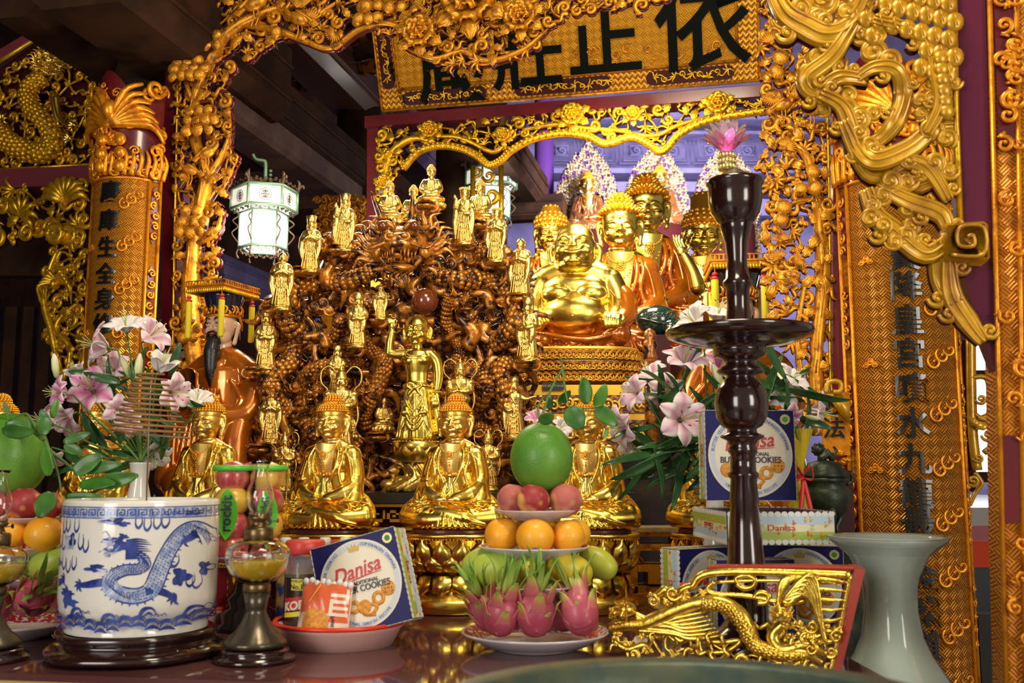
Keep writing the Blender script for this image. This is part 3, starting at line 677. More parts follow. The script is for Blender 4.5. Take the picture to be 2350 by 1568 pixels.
# ---------------------------------------------------------------- golden child
def child():
  b = MB(rc=True)
  b.lathe([(42, 0), (48, 4), (46, 20), (38, 50), (33, 90), (29, 118), (27, 132)], 24, sy=.78, rf=lambda a, j, z: 1 + .035 * sin(11 * a))
  b.lathe([(27, 128), (25, 140), (26, 158), (32, 178), (36, 196), (30, 208), (14, 216), (10, 222)], 22, sy=.66)
  for q in (-1, 1): b.ell((q * 14, -11, 186), (16, 12, 12), 14)
  b.tube([(-26, 0, 202), (26, 0, 202)], [13, 13], 12)
  b.tube(cr([(-28, 0, 203), (-52, -4, 202), (-66, -6, 205)], 3), [13, 11, 10], 12); b.tube(cr([(-66, -6, 205), (-64, -8, 232), (-60, -8, 258)], 3), [11, 10, 7], 12)
  b.ell((-58, -10, 270), (9, 6, 12), 12)
  for k in range(4): b.tube(cr([(-66 + k * 5, -12, 276), (-67 + k * 5.5, -14, 288), (-64 + k * 4.5, -20, 294 if k < 2 else 286)], 3), [2.8, 2.6, 2.1], 7)
  b.tube([(-50, -12, 268), (-46, -16, 280)], [3, 2.3], 7)
  b.tube(cr([(30, 2, 202), (45, 4, 184), (50, 2, 150), (48, -4, 118)], 4), [14, 13, 12, 8], 12); b.ell((48, -8, 100), (8, 6, 12), 12)
  for k in range(4): b.tube(cr([(42 + k * 4, -11, 94), (41 + k * 4, -13, 84), (41 + k * 3.4, -10, 76)], 3), [2.8, 2.6, 2.1], 7)
  b.tube([(42, -12, 102), (38, -14, 90)], [3, 2.4], 7)
  b.tube([(0, 0, 210), (0, -1, 236)], [13, 12], 12)
  b.ell((0, -2, 262), (29, 31, 34), 22); b.ell((0, -6, 246), (26, 26, 22), 20)
  for q in (-1, 1): b.tube(cr([(q * 28, 0, 266), (q * 33, 2, 258), (q * 30, 0, 238)], 3), [3.4, 4.4, 4.5], 8)
  face_bits(b, (0, -5, 255), .95)
  b.tube(cr([(30 * cos(a), 20 * sin(a), 128 + 2 * sin(3 * a)) for a in [i * pi / 8 for i in range(16)]], 2, True), 4.5, 8, closed=True)
  for x0 in (-1, 1):
    b.tube(cr([(0, -23, 126), (x0 * 12, -26, 132), (x0 * 17, -26, 124), (x0 * 6, -25, 120), (0, -23, 125)], 4), 3, 7); b.tube(cr([(0, -24, 124), (x0 * 10, -27, 112), (x0 * 15, -27, 104)], 3), [3, 3, 2], 7)
  for k in range(-6, 7): b.tube(cr([(k * 3.6, -22 + abs(k) * .8, 120), (k * 5, -29 + abs(k) * 1.6, 70), (k * 6.8, -36 + abs(k) * 2.2, 8)], 4), [1.6, 2.4, 3.2], 6)
  for z in (30, 44, 58, 74): b.tube(cr([(-20, -28, z + 18), (-10, -34, z), (0, -36, z - 6), (10, -34, z), (20, -28, z + 18)], 3), 2.4, 6)
  for q in (-1, 1):
    b.ell((q * 22, -28, 64), (10, 6, 7), 12); b.tube(cr([(q * 24, -24, 62), (q * 30, -26, 34), (q * 38, -18, 8)], 4), [5, 5, 5], 8, flat=.6)
  b.tube(cr([(36, 8, 130), (46, 8, 80), (56, 6, 24)], 4), [7, 10, 12], 10)
  e = MB(); lid_lines(e, (0, -5.5, 255), .95)
  nb = MB()
  for i in range(26): a = pi * i / 25; nb.ell((-21 * cos(a), -13 - 11 * sin(a), 204 - 9 * sin(a)), 1.7, 6); nb.ell((-24 * cos(a), -13 - 12 * sin(a), 199 - 10 * sin(a)), 1.2, 6)
  for zc, xc, r in ((112, 49, 9.5), (254, -61, 9)):
    for i in range(16): a = 2 * pi * i / 16; nb.ell((xc + r * cos(a), -5 + r * .85 * sin(a), zc), 1.9, 6)
  body = sculpt(b, 1.7, 1, e)
  return body, nb
cb, cn = child(); d = 2.98
top = P(958, 722, d).z; foot = P(955, 1012, d)
s = (top - foot.z) / 296; scaled(cb, s); nm = cn.mesh('beads'); scaled(nm, s)
t = thing('standing_child_buddha_statue', 'tall golden child statue with raised arm standing on lotus before the brown dragons', 'statue', world=False)
link('body', cb, OLDG, t); link('bead_jewellery', nm, OLDG, t)
place(t, foot, -.12)
lt = MB(); lb_ = foot.copy(); zb = P(950, 1130, d).z; H = foot.z - zb
lt = thing('rock_pedestal', 'rough golden rock and lotus pedestal under the standing child statue', 'pedestal', (foot.x, foot.y, zb))
a_ = MB(); a_.lathe([(.026, 0), (.05, .012), (.066, .035), (.07, .058), (.066, .06), (0, .058)], 28, TR(foot.x, foot.y, foot.z - .062))
for k in range(9): a = 2 * pi * k / 9; a_.add(*petal_geo(.05, .055, .016, 0), TR(foot.x + .048 * cos(a), foot.y + .048 * sin(a), foot.z - .064, rz=a - pi / 2))
for k in range(36): a = 2 * pi * k / 36; a_.ell((foot.x + .068 * cos(a), foot.y + .068 * sin(a), foot.z - .003), .003, 6)
a_.build('lotus', OLDG, lt)
r_ = MB(rc=True); zr = foot.z - .06 - zb
for k in range(46):
  a = R.uniform(0, 2 * pi); h = R.random(); rr = .028 + .055 * (1 - h) ** .8; r_.ell((foot.x - .006 + rr * cos(a), foot.y + rr * sin(a) * .7, zb + h * zr), (R.uniform(.014, .03), R.uniform(.014, .024), R.uniform(.012, .026)), 8, rot=(R.random(), R.random(), R.random()))
for k in range(9):
  a = R.uniform(3.4, 6); x = foot.x + .05 * cos(a); y = foot.y + .05 * sin(a); r_.tube(cr([(x, y, zb + zr * .9), (x + .02, y - .02, zb + zr * .5), (x - .03, y - .03, zb + .01)], 4), [.004, .008, .01], 7)
me = sculpt(r_, .0034, 1); me.transform(Matrix.Translation(-Vector((foot.x, foot.y, zb)))); link('rock', me, PALE, lt)
# ---------------------------------------------------------------- bearded king statues with flat-topped hats
HATB = nmat('blue_black_hat', (.010, .018, .045), .15, 0, coat=.9); TASS = nmat('yellow_tassel', (.70, .56, .02), .7); TASR = nmat('red_band', (.6, .03, .02), .5)
BEARD = nmat('black_beard', (.010, .011, .013), .35, 0, bump=.5, bscale=220, coat=.3); PINKR = nmat('painted_lip', (.5, .07, .05), .3); EYEW = nmat('eye_white', (.75, .72, .66), .2)
def king(name, lab, full=True):
  """units: px; chin z=0, crown of hat board z=170; facing -Y"""
  t = thing(name, lab, 'statue', world=False)
  U = [1]
  h = MB(rc=True); h.ell((0, 0, 62), (36, 40, 50), 26); h.ell((0, -8, 30), (30, 30, 30), 22); h.ell((0, -20, 10), (13, 12, 9), 14); h.tube([(0, 4, -26), (0, 2, 20)], [26, 24], 16)
  for q in (-1, 1):
    h.tube(cr([(q * 37, 6, 62), (q * 43, 8, 54), (q * 40, 6, 30), (q * 36, 4, 10)], 3), [5, 6.5, 5, 6], 10)
    h.ell((q * 15, -33, 56), (9, 5.5, 5), 12)
  face_bits(h, (0, -5, 52), 1.12, lips=False)
  e = MB()
  hm = sculpt(h, 1.6, 2); link('head', hm, SKINW, t)
  x = MB()
  for q in (-1, 1): x.tube(cr([(q * 6, -41.5, 66), (q * 15, -43.5, 71), (q * 27, -36, 66)], 4), [1.2, 2.2, .6], 6); x.tube(cr([(q * 8, -39.5, 56), (q * 15, -41.5, 58.5), (q * 24, -36, 55)], 4), 1, 6); x.ell((q * 15, -39.6, 56.4), (2.6, 1.6, 2.4), 8)
  for q in (-1, 1): x.tube(cr([(0, -43.5, 36), (q * 10, -42, 33), (q * 17, -36, 20), (q * 18, -30, 6)], 4), [1.5, 3, 3.4, 3], 7)
  x.build('painted_brows', BEARD, t)
  x = MB(); [x.ell((q * 15, -38.2, 56), (7, 2.4, 2.6), 10) for q in (-1, 1)]; x.build('eyes', EYEW, t)
  x = MB(); x.tube(cr([(-10, -38, 29), (0, -43, 30), (10, -38, 29)], 3), [1.2, 2.6, 1.2], 7); x.tube(cr([(-8, -38, 26), (0, -42, 24), (8, -38, 26)], 3), [1.2, 2.8, 1.2], 7); x.build('lips', PINKR, t)
  br = MB(rc=True); br.tube(cr([(0, -30, 16), (0, -38, -14), (3, -42, -60), (6, -40, -110)], 5), [17, 20, 15, 5], 14)
  for k in range(-5, 6): br.tube(cr([(k * 3, -36 - (5 - abs(k)), 14), (k * 3.2, -46 + abs(k), -30), (k * 1.6 + 3, -46 + abs(k) * .8, -84)], 4), [1.5, 2.4, 1], 6)
  link('beard', sculpt(br, 1.7, 1), BEARD, t)
  c = MB(); c.lathe([(39, 78), (41, 82), (42, 94), (46, 110), (51, 128), (53, 138), (0, 138)], 32, TR(0, 4, 0), sy=1.0); c.lathe([(41, 20), (41, 80)], 20, TR(0, 8, 0), a0=.25, a1=pi - .25, cap=False); cap_ = c.build('hat_crown', HATB, t)
  o = MB(); o.lathe([(41, 74), (44, 76), (44, 80), (41, 82)], 32, TR(0, 4, 0), cap=False)
  for k in range(30):
    a = 2 * pi * k / 30; z = 86 + 14 * abs(sin(a * 5)); o.tube(cr([(45 * cos(a), 4 + 45 * sin(a), 82), (47 * cos(a + .1), 4 + 47 * sin(a + .1), z - 3), (46 * cos(a - .06), 4 + 46 * sin(a - .06), z + 5)], 3), [3, 3.6, 1.5], 6)
  for k in range(40): a = 2 * pi * k / 40; r = R.uniform(43, 48); o.ell((r * cos(a), 4 + r * sin(a), R.uniform(84, 106)), 2.6, 6)
  for q in (-1, 1): o.tube(cr([(q * 42, 10, 80), (q * 44, 20, 60), (q * 40, 26, 44)], 3), 3.4, 6)
  o.build('gilt_hat_ornament', GILTO, t, )
  bo = MB(); bo.box(110, 148, 7, c=(0, 0, 142)); bo.box(116, 154, 4, c=(0, 0, 148)); bo.build('hat_board', GILTO, t, sm=False)
  ra = MB()
  for sx, sy, n in ((1, 0, 13), (0, 1, 16)):
    for q in (-1, 1):
      for k in range(n + 1):
        u = k / n - .5
        p = (u * 112, q * 75, 0) if sx else (q * 56, u * 150, 0)
        ra.box(3 if sx else 3, 3, 10, c=(p[0], p[1], 154));
      ra.box(114 if sx else 3, 3 if sx else 152, 2.6, c=(0 if sx else q * 56, q * 75 if sx else 0, 160))
  ra.build('fret_railing', GILT, t, sm=False)
  lp = MB()
  for q in (-1, 1):
    for k in range(19): lp.ell(((k / 18 - .5) * 108, q * 73, 136), (4, 3, 6), 7)
    for k in range(24): lp.ell((q * 54, (k / 23 - .5) * 144, 136), (3, 4, 6), 7)
  lp.build('fringe', GILT2, t)
  for x_, y_ in ((-48, -72), (50, -72), (52, 50), (-40, 70)):
    q = MB(); q.lathe([(5.5, 30), (7.5, 34), (7.8, 120), (6, 126), (4, 127)], 12, TR(x_, y_, -14)); q.lathe([(.8, 127), (.8, 152)], 6, TR(x_, y_, -14)); q2 = q.build('tassel', TASS, t)
    for z_ in (123, 131): v = MB(); v.lathe([(7.9 if z_ < 130 else 5, z_), (8.2 if z_ < 130 else 6, z_ + 3), (5, z_ + 6)], 12, TR(x_, y_, -14)); v.build('red_band', TASR, q2)
  r = MB(rc=True)
  r.tube(cr([(-74, 10, -60), (-30, 8, -36), (0, 6, -22), (30, 8, -36), (74, 10, -60)], 4), [32, 34, 30, 34, 32], 16)
  r.lathe([(120, -400), (124, -330), (110, -270), (86, -220), (80, -150), (88, -90), (84, -60), (30, -30)], 30, TR(0, 10, 0), sy=.66)
  for q in (-1, 1):
    r.tube(cr([(q * 80, 8, -62), (q * 104, 0, -120), (q * 96, -24, -170), (q * 54, -62, -176), (q * 34 - 8, -84, -150)], 5), [30, 34, 34, 28, 16], 14)
    r.tube(cr([(q * 88, -26, -170), (q * 84, -46, -240), (q * 96, -60, -330)], 4), [30, 36, 34], 14)
    for j in range(6): r.tube(cr([(q * (60 + j * 7), -40 + j * 6, -90 - j * 6), (q * (96 + j * 4), -44 + j * 9, -140 - j * 5), (q * (70 + j * 7), -78 + j * 8, -200 - j * 12), (q * (66 + j * 9), -84 + j * 7, -330)], 5), [4, 6, 6, 4], 8)
  for k in range(-3, 4): r.tube(cr([(k * 10, -58, -110), (k * 14, -74, -220), (k * 20, -88, -390)], 4), [3, 5, 7], 7)
  r.ell((0, -60, -340), (112, 60, 60), 24)
  r.tube(cr([(-50, 6, -26), (-20, -26, -40), (0, -34, -66), (20, -26, -40), (50, 6, -26)], 5), 8, 9)
  link('robe', sculpt(r, 3.0, 2), ROBE, t)
  col = MB()
  for k in range(60): a = 2 * pi * R.random(); rr = R.uniform(44, 78); col.ell((rr * cos(a), 16 + rr * .5 * sin(a), -22 - rr * .32 + 6), (R.uniform(4, 8), R.uniform(4, 8), 5), 7)
  col.build('gilt_collar', GILTO, t)
  tab = MB(); tab.prism([(-26, -180), (26, -180), (30, -80), (20, -66), (0, -60), (-20, -66), (-30, -80)], -112, -104, TR(-22, 0, 0, 0, -.08, 0), bev=2); tab.build('tablet', ROBE, t)
  hn = MB(rc=True)
  for q in (-1, 1):
    hn.tube([(q * 44 - 22, -84, -176), (q * 30 - 22, -104, -156)], [13, 11], 10); hn.ell((q * 26 - 22, -110, -144), (13, 12, 17), 12)
    for k in range(4): hn.tube(cr([(q * 26 - 22, -116, -140 + k * 6 - 8), (q * 16 - 22, -124, -136 + k * 7 - 8), (q * 2 - 22, -120, -134 + k * 7 - 8)], 3), [5, 4.6, 3.6], 8)
    hn.tube(cr([(q * 28 - 22, -110, -132), (q * 24 - 22, -118, -116), (q * 18 - 22, -120, -106)], 3), [5, 4.5, 3.4], 8)
  link('hands', sculpt(hn, 1.9, 1), SKINW, t)
  bake(t, .0014); return t
d = 3.25; sK = d / F * .98 / .0014
k1 = king('bearded_king_statue', 'bearded king statue in orange robe and flat tasselled hat, before the pine carving')
place(k1, P(508, 798, d), -.36, sK * .93)
d = 3.75; k2 = dup(k1, P(1690, 775, d), -.1, d / F * 1.12 / .0014, 'pale-faced king statue with flat gilt hat, mostly hidden behind the dark candlestick')
# ---------------------------------------------------------------- carving vocabulary: X right, Z up, -Y towards the viewer, sizes in metres
YL = TR(rx=pi / 2)                      # lathe axis towards the viewer
def pine_disc(m, M, r):
  def f(u, v): a = 2 * pi * u; g = cos(13 * a) * min(1, v * 1.6); q = r * v * (1 + .03 * g); return (q * cos(a), -r * (.44 * (1 - v * v) ** .8 + .045 * g * (1 if v < 1 else 0)) + (.16 * r if v >= 1 else 0), q * sin(a))
  m.grid(lambda u, v: f(u, 1 - v), 39, 5, M, cu=True)
def pine_cluster(m, M, w, h, r):
  rows = max(1, int(h / (r * 1.15)))
  for i in range(rows, -1, -1):
    z = -h / 2 + i * h / max(rows, 1); ww = w * (1 - .45 * abs(i / max(rows, 1) - .35)); n = max(1, int(ww / (r * 1.5)))
    for k in range(n):
      x = (k + .5 + .25 * (i % 2)) / n - .5
      pine_disc(m, M @ TR(x * ww, -r * .12 * (rows - i) - R.random() * r * .2, z, rx=R.uniform(-.3, .3), rz=R.uniform(-.4, .4)), r * R.uniform(.85, 1.1))
def needle_fan(m, M, r, n=11, a0=-1.3, a1=1.3):
  for k in range(n):
    a = lerp(a0, a1, k / (n - 1)); m.ell((r * .55 * sin(a), -.1 * r * cos(a * 1.1), r * .55 * cos(a)), (r * .085, r * .14, r * .47), 6, M, rot=(0, a, 0))
  m.ell((0, -.08 * r, 0), r * .16, 8, M)
def leaf(m, M, L, W, curl=.3, lobes=3):
  def f(u, v):
    x = (u - .5) * 2; wv = sin(pi * min(1, v * .95 + .05)) ** .7 * (1 + .22 * cos(v * pi * 2 * lobes)) * W / 2
    return (x * wv, -curl * L * sin(v * pi * .8) - .12 * W * (1 - abs(x)) + .05 * W * cos(x * 9), v * L)
  m.sheet(f, 8, 10, W * .07, M)
def acanthus(m, M, L, W, n=5, curl=.35):
  for k in range(n):
    a = (k / (n - 1) - .5) * 2.4 if n > 1 else 0
    m.tube(cr([(0, 0, 0), (L * .35 * sin(a), -curl * L * .5, L * .4 * cos(a)), (L * .8 * sin(a * 1.1), -curl * L * .6, L * .8 * cos(a * 1.1)), (L * sin(a * 1.35), -curl * L * .2, L * .95 * cos(a * 1.35))], 3), [W * .10, W * .17, W * .13, W * .02], 6, M, flat=.55, fup=(0, -1, 0))
def peony(m, M, r):
  for ring, (n, rr, tilt, sz) in enumerate(((8, .52, .35, .62), (7, .34, .8, .52), (5, .18, 1.2, .42))):
    for k in range(n):
      a = 2 * pi * (k + .5 * ring) / n
      q = M @ TR(0, 0, 0, ry=a) @ TR(0, -.10 * r * ring, rr * r * .5) @ TR(0, 0, 0, rx=tilt)
      def f(u, v, s_=sz): x = (u - .5) * 2; wv = (sin(pi * (.18 + .7 * v)) ** .6) * s_ * r * .62; return (x * wv, -.16 * r * (1 - x * x) * sin(v * 2) + .05 * r * cos(x * 6) * v, v * s_ * r)
      m.sheet(f, 6, 5, r * .05, q)
  m.ell((0, -.3 * r, 0), (.2 * r, .2 * r, .2 * r), 10, M)
def scroll(m, M, r, turns=1.4, th=.16, sgn=1, tail=0, n=26, ball=True):
  pts = []; rad = []
  if tail: pts += [(-sgn * 0 + 0, 0, -tail - r * .0)];
  for i in range(n + 1):
    t = i / n; a = pi * (1.0 if False else 0) + sgn * (turns * 2 * pi * t) + (pi if sgn > 0 else 0); q = r * (1 - .8 * t); pts.append((q * cos(a) + sgn * r * .0, -r * .25 * t, q * sin(a)))
  if tail: pts[0] = (pts[1][0], 0, pts[1][2] - tail * (1))
  m.tube(pts, [th * r * .75, th * r * 1.25, th * r * 1.1, th * r * .8, th * r * .5], 7, M, flat=.8)
  if ball: m.ell(pts[-1], r * th * 1.15, 8, M)
def cloud(m, M, r):                      # cloud head of three curls
  for x, z, q, s_ in ((-.62, 0, .5, 1), (.62, 0, .5, -1), (0, .42, .62, 1)):
    scroll(m, M @ TR(x * r, 0, z * r), r * q, 1.3, .2, s_)
    m.ell((x * r, .03 * r, z * r), (r * q * .8, r * .18, r * q * .8), 12, M)
def flame(m, M, L, w=.12, bend=.3):
  m.tube(cr([(0, 0, 0), (bend * L * .6, -.08 * L, L * .3), (-bend * L * .4, -.1 * L, L * .65), (bend * L * .3, 0, L)], 4), [w * L, w * L * .9, w * L * .6, .01 * L], 6, M, flat=.5, fup=(0, -1, 0))
def crane(m, M, s, flip=1, flying=False):
  m.ell((0, 0, 0), (.34 * s, .16 * s, .2 * s), 14, M, rot=(0, -.35 * flip, 0))
  for k in range(9): t = k / 8; m.ell((flip * s * (-.05 - .28 * t), -.14 * s + .05 * s * t, s * (.12 - .2 * t)), (.16 * s, .035 * s, .045 * s), 7, M, rot=(0, (-.5 - .2 * t) * flip, 0))
  for k in range(6): m.ell((flip * s * (-.36 - .03 * k), -.02 * s, s * (-.12 - .03 * k)), (.14 * s, .03 * s, .03 * s), 6, M, rot=(0, .5 * flip, 0))
  m.tube(cr([(flip * .24 * s, 0, .08 * s), (flip * .42 * s, 0, .3 * s), (flip * .3 * s, 0, .52 * s), (flip * .38 * s, 0, .66 * s)], 4), [.09 * s, .06 * s, .045 * s, .05 * s], 8, M)
  m.ell((flip * .40 * s, 0, .68 * s), (.08 * s, .055 * s, .06 * s), 8, M); m.tube([(flip * .45 * s, 0, .68 * s), (flip * .66 * s, 0, .64 * s)], [.03 * s, .006 * s], 6, M)
  for q in (-.06, .06): m.tube(cr([(q * s, 0, -.14 * s), ((q + .02) * s, .02 * s, -.38 * s), ((q - .05) * s, 0, -.62 * s)], 3), .022 * s, 6, M)
  if flying:
    for k in range(12): t = k / 11; a = -.9 + 1.5 * t; m.ell((flip * s * (.0 + .42 * sin(a)), -.08 * s, s * (.2 + .42 * cos(a))), (.05 * s, .04 * s, .34 * s), 7, M, rot=(0, flip * a, 0))
def grapes(m, M, r, n=14):
  for k in range(n):
    a = R.uniform(0, 2 * pi); q = R.random() ** .5; z = -R.random(); m.ell((r * q * cos(a) * (1 + z * .6), -abs(r * .4 * (1 - q)), z * r * 1.5), r * .26, 8, M)
def scaled_body(m, ms, pts, rad, n=10, sc_=.36, spine=True, sub=6, up=(0, -1, 0)):
  """a dragon's body: tube plus overlapping scales on the viewer's side and a spiny ridge"""
  P_ = cr(pts, sub); m.tube(P_, rad, n, fup=None)
  N = len(P_); L = sum((P_[i + 1] - P_[i]).length for i in range(N - 1)); step = interp(rad, .5) * sc_ * 1.25; K = max(4, int(L / step))
  for k in range(K):
    t = k / K; x = t * (N - 1); i = min(int(x), N - 2); p = P_[i].lerp(P_[i + 1], x - i); d = (P_[i + 1] - P_[i]).normalized(); r = interp(rad, t)
    v = Vector(up); v = (v - d * v.dot(d)).normalized(); sd = d.cross(v)
    for j in range(-2, 3):
      a = j * .55 + (.27 if k % 2 else 0); q = (v * cos(a) + sd * sin(a));
      mm = Matrix.Translation(p + q * r * .93) @ q.to_track_quat('Z', 'Y').to_matrix().to_4x4(); ms.ell((0, 0, 0), (r * sc_ * .95, r * sc_ * .95, r * sc_ * .55), 6, mm)
    if spine and k % 2 == 0:
      q = (sd if spine is True else -sd) * 1.0; e = p + q * r * .9; ms.tube([e, e + q * r * .45 - d * r * .5], [r * .2, r * .02], 5)
def dragon_head(m, M, s, mane=9, horns=True, jaw=.35):
  """seen three-quarter from the front, looking towards -Y; s = half width"""
  m.ell((0, .1 * s, .12 * s), (.62 * s, .6 * s, .42 * s), 18, M); m.ell((0, -.42 * s, -.06 * s), (.46 * s, .45 * s, .24 * s), 16, M)
  m.ell((0, -.62 * s, .04 * s), (.34 * s, .24 * s, .17 * s), 14, M)
  m.ell((0, -.38 * s, -.46 * s - jaw * .2 * s), (.4 * s, .42 * s, .12 * s), 14, M, rot=(jaw * .3, 0, 0))
  for q in (-1, 1):
    m.ell((q * .3 * s, -.42 * s, .26 * s), (.15 * s, .13 * s, .13 * s), 12, M); m.ell((q * .32 * s, -.53 * s, .27 * s), .065 * s, 8, M)
    m.tube(cr([(q * .1 * s, -.5 * s, .32 * s), (q * .3 * s, -.52 * s, .46 * s), (q * .56 * s, -.35 * s, .40 * s), (q * .7 * s, -.2 * s, .52 * s)], 4), [.05 * s, .09 * s, .08 * s, .01 * s], 7, M)
    m.ell((q * .16 * s, -.8 * s, .1 * s), (.11 * s, .09 * s, .08 * s), 10, M); scroll(m, M @ TR(q * .2 * s, -.8 * s, .1 * s), .12 * s, 1.1, .25, q)
    m.ell((q * .55 * s, -.1 * s, -.16 * s), (.2 * s, .24 * s, .22 * s), 12, M)
    for k in range(5): m.tube([(q * (.1 + .07 * k) * s, (-.84 + .09 * k) * s, -.2 * s), (q * (.1 + .07 * k) * s, (-.86 + .09 * k) * s, (-.38 if k != 2 else -.44) * s)], [.04 * s, .005 * s], 5, M)
    for k in range(4): m.tube([(q * (.08 + .08 * k) * s, (-.72 + .09 * k) * s, -.48 * s), (q * (.08 + .08 * k) * s, (-.74 + .09 * k) * s, -.34 * s)], [.035 * s, .005 * s], 5, M)
    m.tube(cr([(q * .28 * s, -.74 * s, -.04 * s), (q * .7 * s, -.8 * s, -.2 * s), (q * 1.0 * s, -.6 * s, .1 * s), (q * 1.25 * s, -.5 * s, -.15 * s)], 5), [.04 * s, .035 * s, .02 * s, .006 * s], 6, M)
    m.tube(cr([(q * .5 * s, 0, .3 * s), (q * .75 * s, .02 * s, .5 * s), (q * .9 * s, 0, .38 * s)], 3), [.1 * s, .1 * s, .01 * s], 7, M, flat=.5)
    for k in range(mane):
      a = lerp(.5, 2.7, k / (mane - 1)); L = s * R.uniform(.5, .8)
      flame(m, M @ TR(q * .55 * s * abs(sin(a)) + q * .06 * s, .15 * s, .1 * s + .4 * s * cos(a)) @ TR(ry=q * a), L, .13, .28 * q)
  for k in range(5): flame(m, M @ TR((k - 2) * .16 * s, -.45 * s, -.58 * s - jaw * .2 * s, rx=0) @ TR(ry=pi + (k - 2) * .25), .36 * s, .12, .3)
  m.tube([(0, -.9 * s, -.36 * s), (0, -.6 * s, -.42 * s)], [.1 * s, .14 * s], 8, M, flat=.3)
  if horns:
    for q in (-1, 1): m.tube(cr([(q * .26 * s, .05 * s, .42 * s), (q * .42 * s, .12 * s, .8 * s), (q * .56 * s, .1 * s, 1.2 * s)], 5), [.1 * s, .075 * s, .015 * s], 8, M)
def claw(m, M, s):
  for k in range(4):
    a = -1 + .66 * k; m.tube(cr([(0, 0, 0), (s * .5 * sin(a), -.25 * s, s * .5 * cos(a)), (s * .85 * sin(a), -.05 * s, s * .8 * cos(a))], 3), [.16 * s, .13 * s, .02 * s], 6, M)
  m.ell((0, 0, 0), .24 * s, 8, M)
def inpoly(x, y, poly):
  c = False; n = len(poly)
  for i in range(n):
    x1, y1 = poly[i]; x2, y2 = poly[i - 1]
    if (y1 > y) != (y2 > y) and x < (x2 - x1) * (y - y1) / (y2 - y1) + x1: c = not c
  return c
def scatter(poly, gap, n=4000, rnd=R):
  xs = [p[0] for p in poly]; ys = [p[1] for p in poly]; out = []
  for _ in range(n):
    x = rnd.uniform(min(xs), max(xs)); y = rnd.uniform(min(ys), max(ys))
    if inpoly(x, y, poly) and all((x - a) ** 2 + (y - b) ** 2 > gap * gap for a, b in out): out.append((x, y))
  return out
def filler(m, pl, poly, gap, off=0, kinds='slcv', size=1.0, rnd=R):
  """fill a region of a pierced panel with scrolls, leaves and twigs"""
  pts = scatter(poly, gap, 2500, rnd)
  for x, y in pts:
    k = rnd.choice(kinds); S = pl.sc(x, y); r = gap * S * size * rnd.uniform(.8, 1.15); a = rnd.uniform(0, 2 * pi); M = pl.M(x, y, off + rnd.uniform(0, .02), a)
    if k == 's': scroll(m, M, r * .7, 1.25, .3, rnd.choice((-1, 1)), tail=r * .6)
    elif k == 'l': leaf(m, M @ TR(0, 0, -r * .6), r * 1.3, r * .8, .25)
    elif k == 'a': acanthus(m, M @ TR(0, 0, -r * .5), r * 1.1, r * .9)
    elif k == 'c': cloud(m, M, r * .5)
    elif k == 'f': flame(m, M @ TR(0, 0, -r * .6), r * 1.5, .16)
    elif k == 'd': pine_cluster(m, pl.M(x, y, off + .015), r * 1.6, r * 1.0, r * .34)
    elif k == 'n': needle_fan(m, M, r * .8)
    elif k == 'p': peony(m, M, r * .62)
    elif k == 'g': grapes(m, pl.M(x, y, off + .01), r * .5)
  prev = None
  for i, (x, y) in enumerate(pts):                    # twigs joining neighbours so the openwork holds together
    near = sorted(((x - a) ** 2 + (y - b) ** 2, a, b) for a, b in pts[:i])[:2]
    for dd, a, b in near:
      if dd > (2.1 * gap) ** 2 or not inpoly((x + a) / 2, (y + b) / 2, poly): continue
      p = pl.at(x, y, off); q = pl.at(a, b, off); mid = (p + q) / 2 + (pl.u * rnd.uniform(-.3, .3) + pl.w * rnd.uniform(-.3, .3)) * (p - q).length
      m.tube(cr([p, mid, q], 3), pl.sc(x, y) * gap * .13, 6)
def backing(src, pl, shift=.018, grow=1.0):
  """the lacquered thickness behind the gilded face of openwork"""
  b = MB(); b.f = list(src.f); b.uv = list(src.uv); b.v = [v - pl.n * shift for v in src.v]; return b
def band(pl, pts, w_, th, off=0, mb=None):
  """a moulding following picture points on a plane: list of (px,py)"""
  mb = mb or MB(); mb.tube(cr([pl.at(x, y, off) for x, y in pts], 5), w_, 10, flat=th, fup=tuple(pl.w)); return mb
def slab(pl, corners, th, off=0, mb=None):
  mb = mb or MB(); a = [pl.at(x, y, off) for x, y in corners]; b = [p - pl.n * th for p in a]; n = len(a)
  mb.add(a + b, [tuple(range(n))[::-1], tuple(range(n, 2 * n))] + [(i, (i + 1) % n, (i + 1) % n + n, i + n) for i in range(n)]); return mb
# ---------------------------------------------------------------- room shell and timber
K = .22
FA = Pl(3.45, K); FB = Pl(3.30, K); FC = Pl(4.10, K); FD = Pl(4.25, K); FN = Pl(1.95, K)
m = MB(); m.box(14, 14, .1, c=(0, 4, -.05))
TILE = nmat('pale_floor_tile', (.42, .40, .40), .12, 0, c2=(.36, .34, .35), scale=3)
struct('floor', m, TILE)
m = MB(); m.box(7, .2, 6.4, c=(3.45, 10.2, 3.2)); struct('wall_back', m, WOODV)
m = MB(); m.box(5, .2, 6.4, c=(-2.55, 10.2, 3.2)); struct('wall_back_left', m, WOOD)
m = MB(); m.box(.2, 14, 6.4, c=(-4.6, 4, 3.2)); struct('wall_left', m, WOOD)
m = MB()
for k in range(9):
  p = P(-10 + k * 30, 720, 5.4 - k * .05); m.box(.066 if k % 2 else .058, .05, 1.9, c=(p.x, 5.4, 1.35))
m.box(1.6, .08, .22, c=(P(60, 600, 5.35).x, 5.34, P(60, 600, 5.35).z + .02)); struct('wall_panelling_left', m, WOOD, sm='auto')
m = MB(); m.box(14, 12, .1, c=(0, 5.2, 6.3)); struct('ceiling', m, WOOD)
m = MB(); m.box(.2, 6.0, 6.4, c=(5.2, 9, 3.2)); struct('wall_right', m, WOOD)
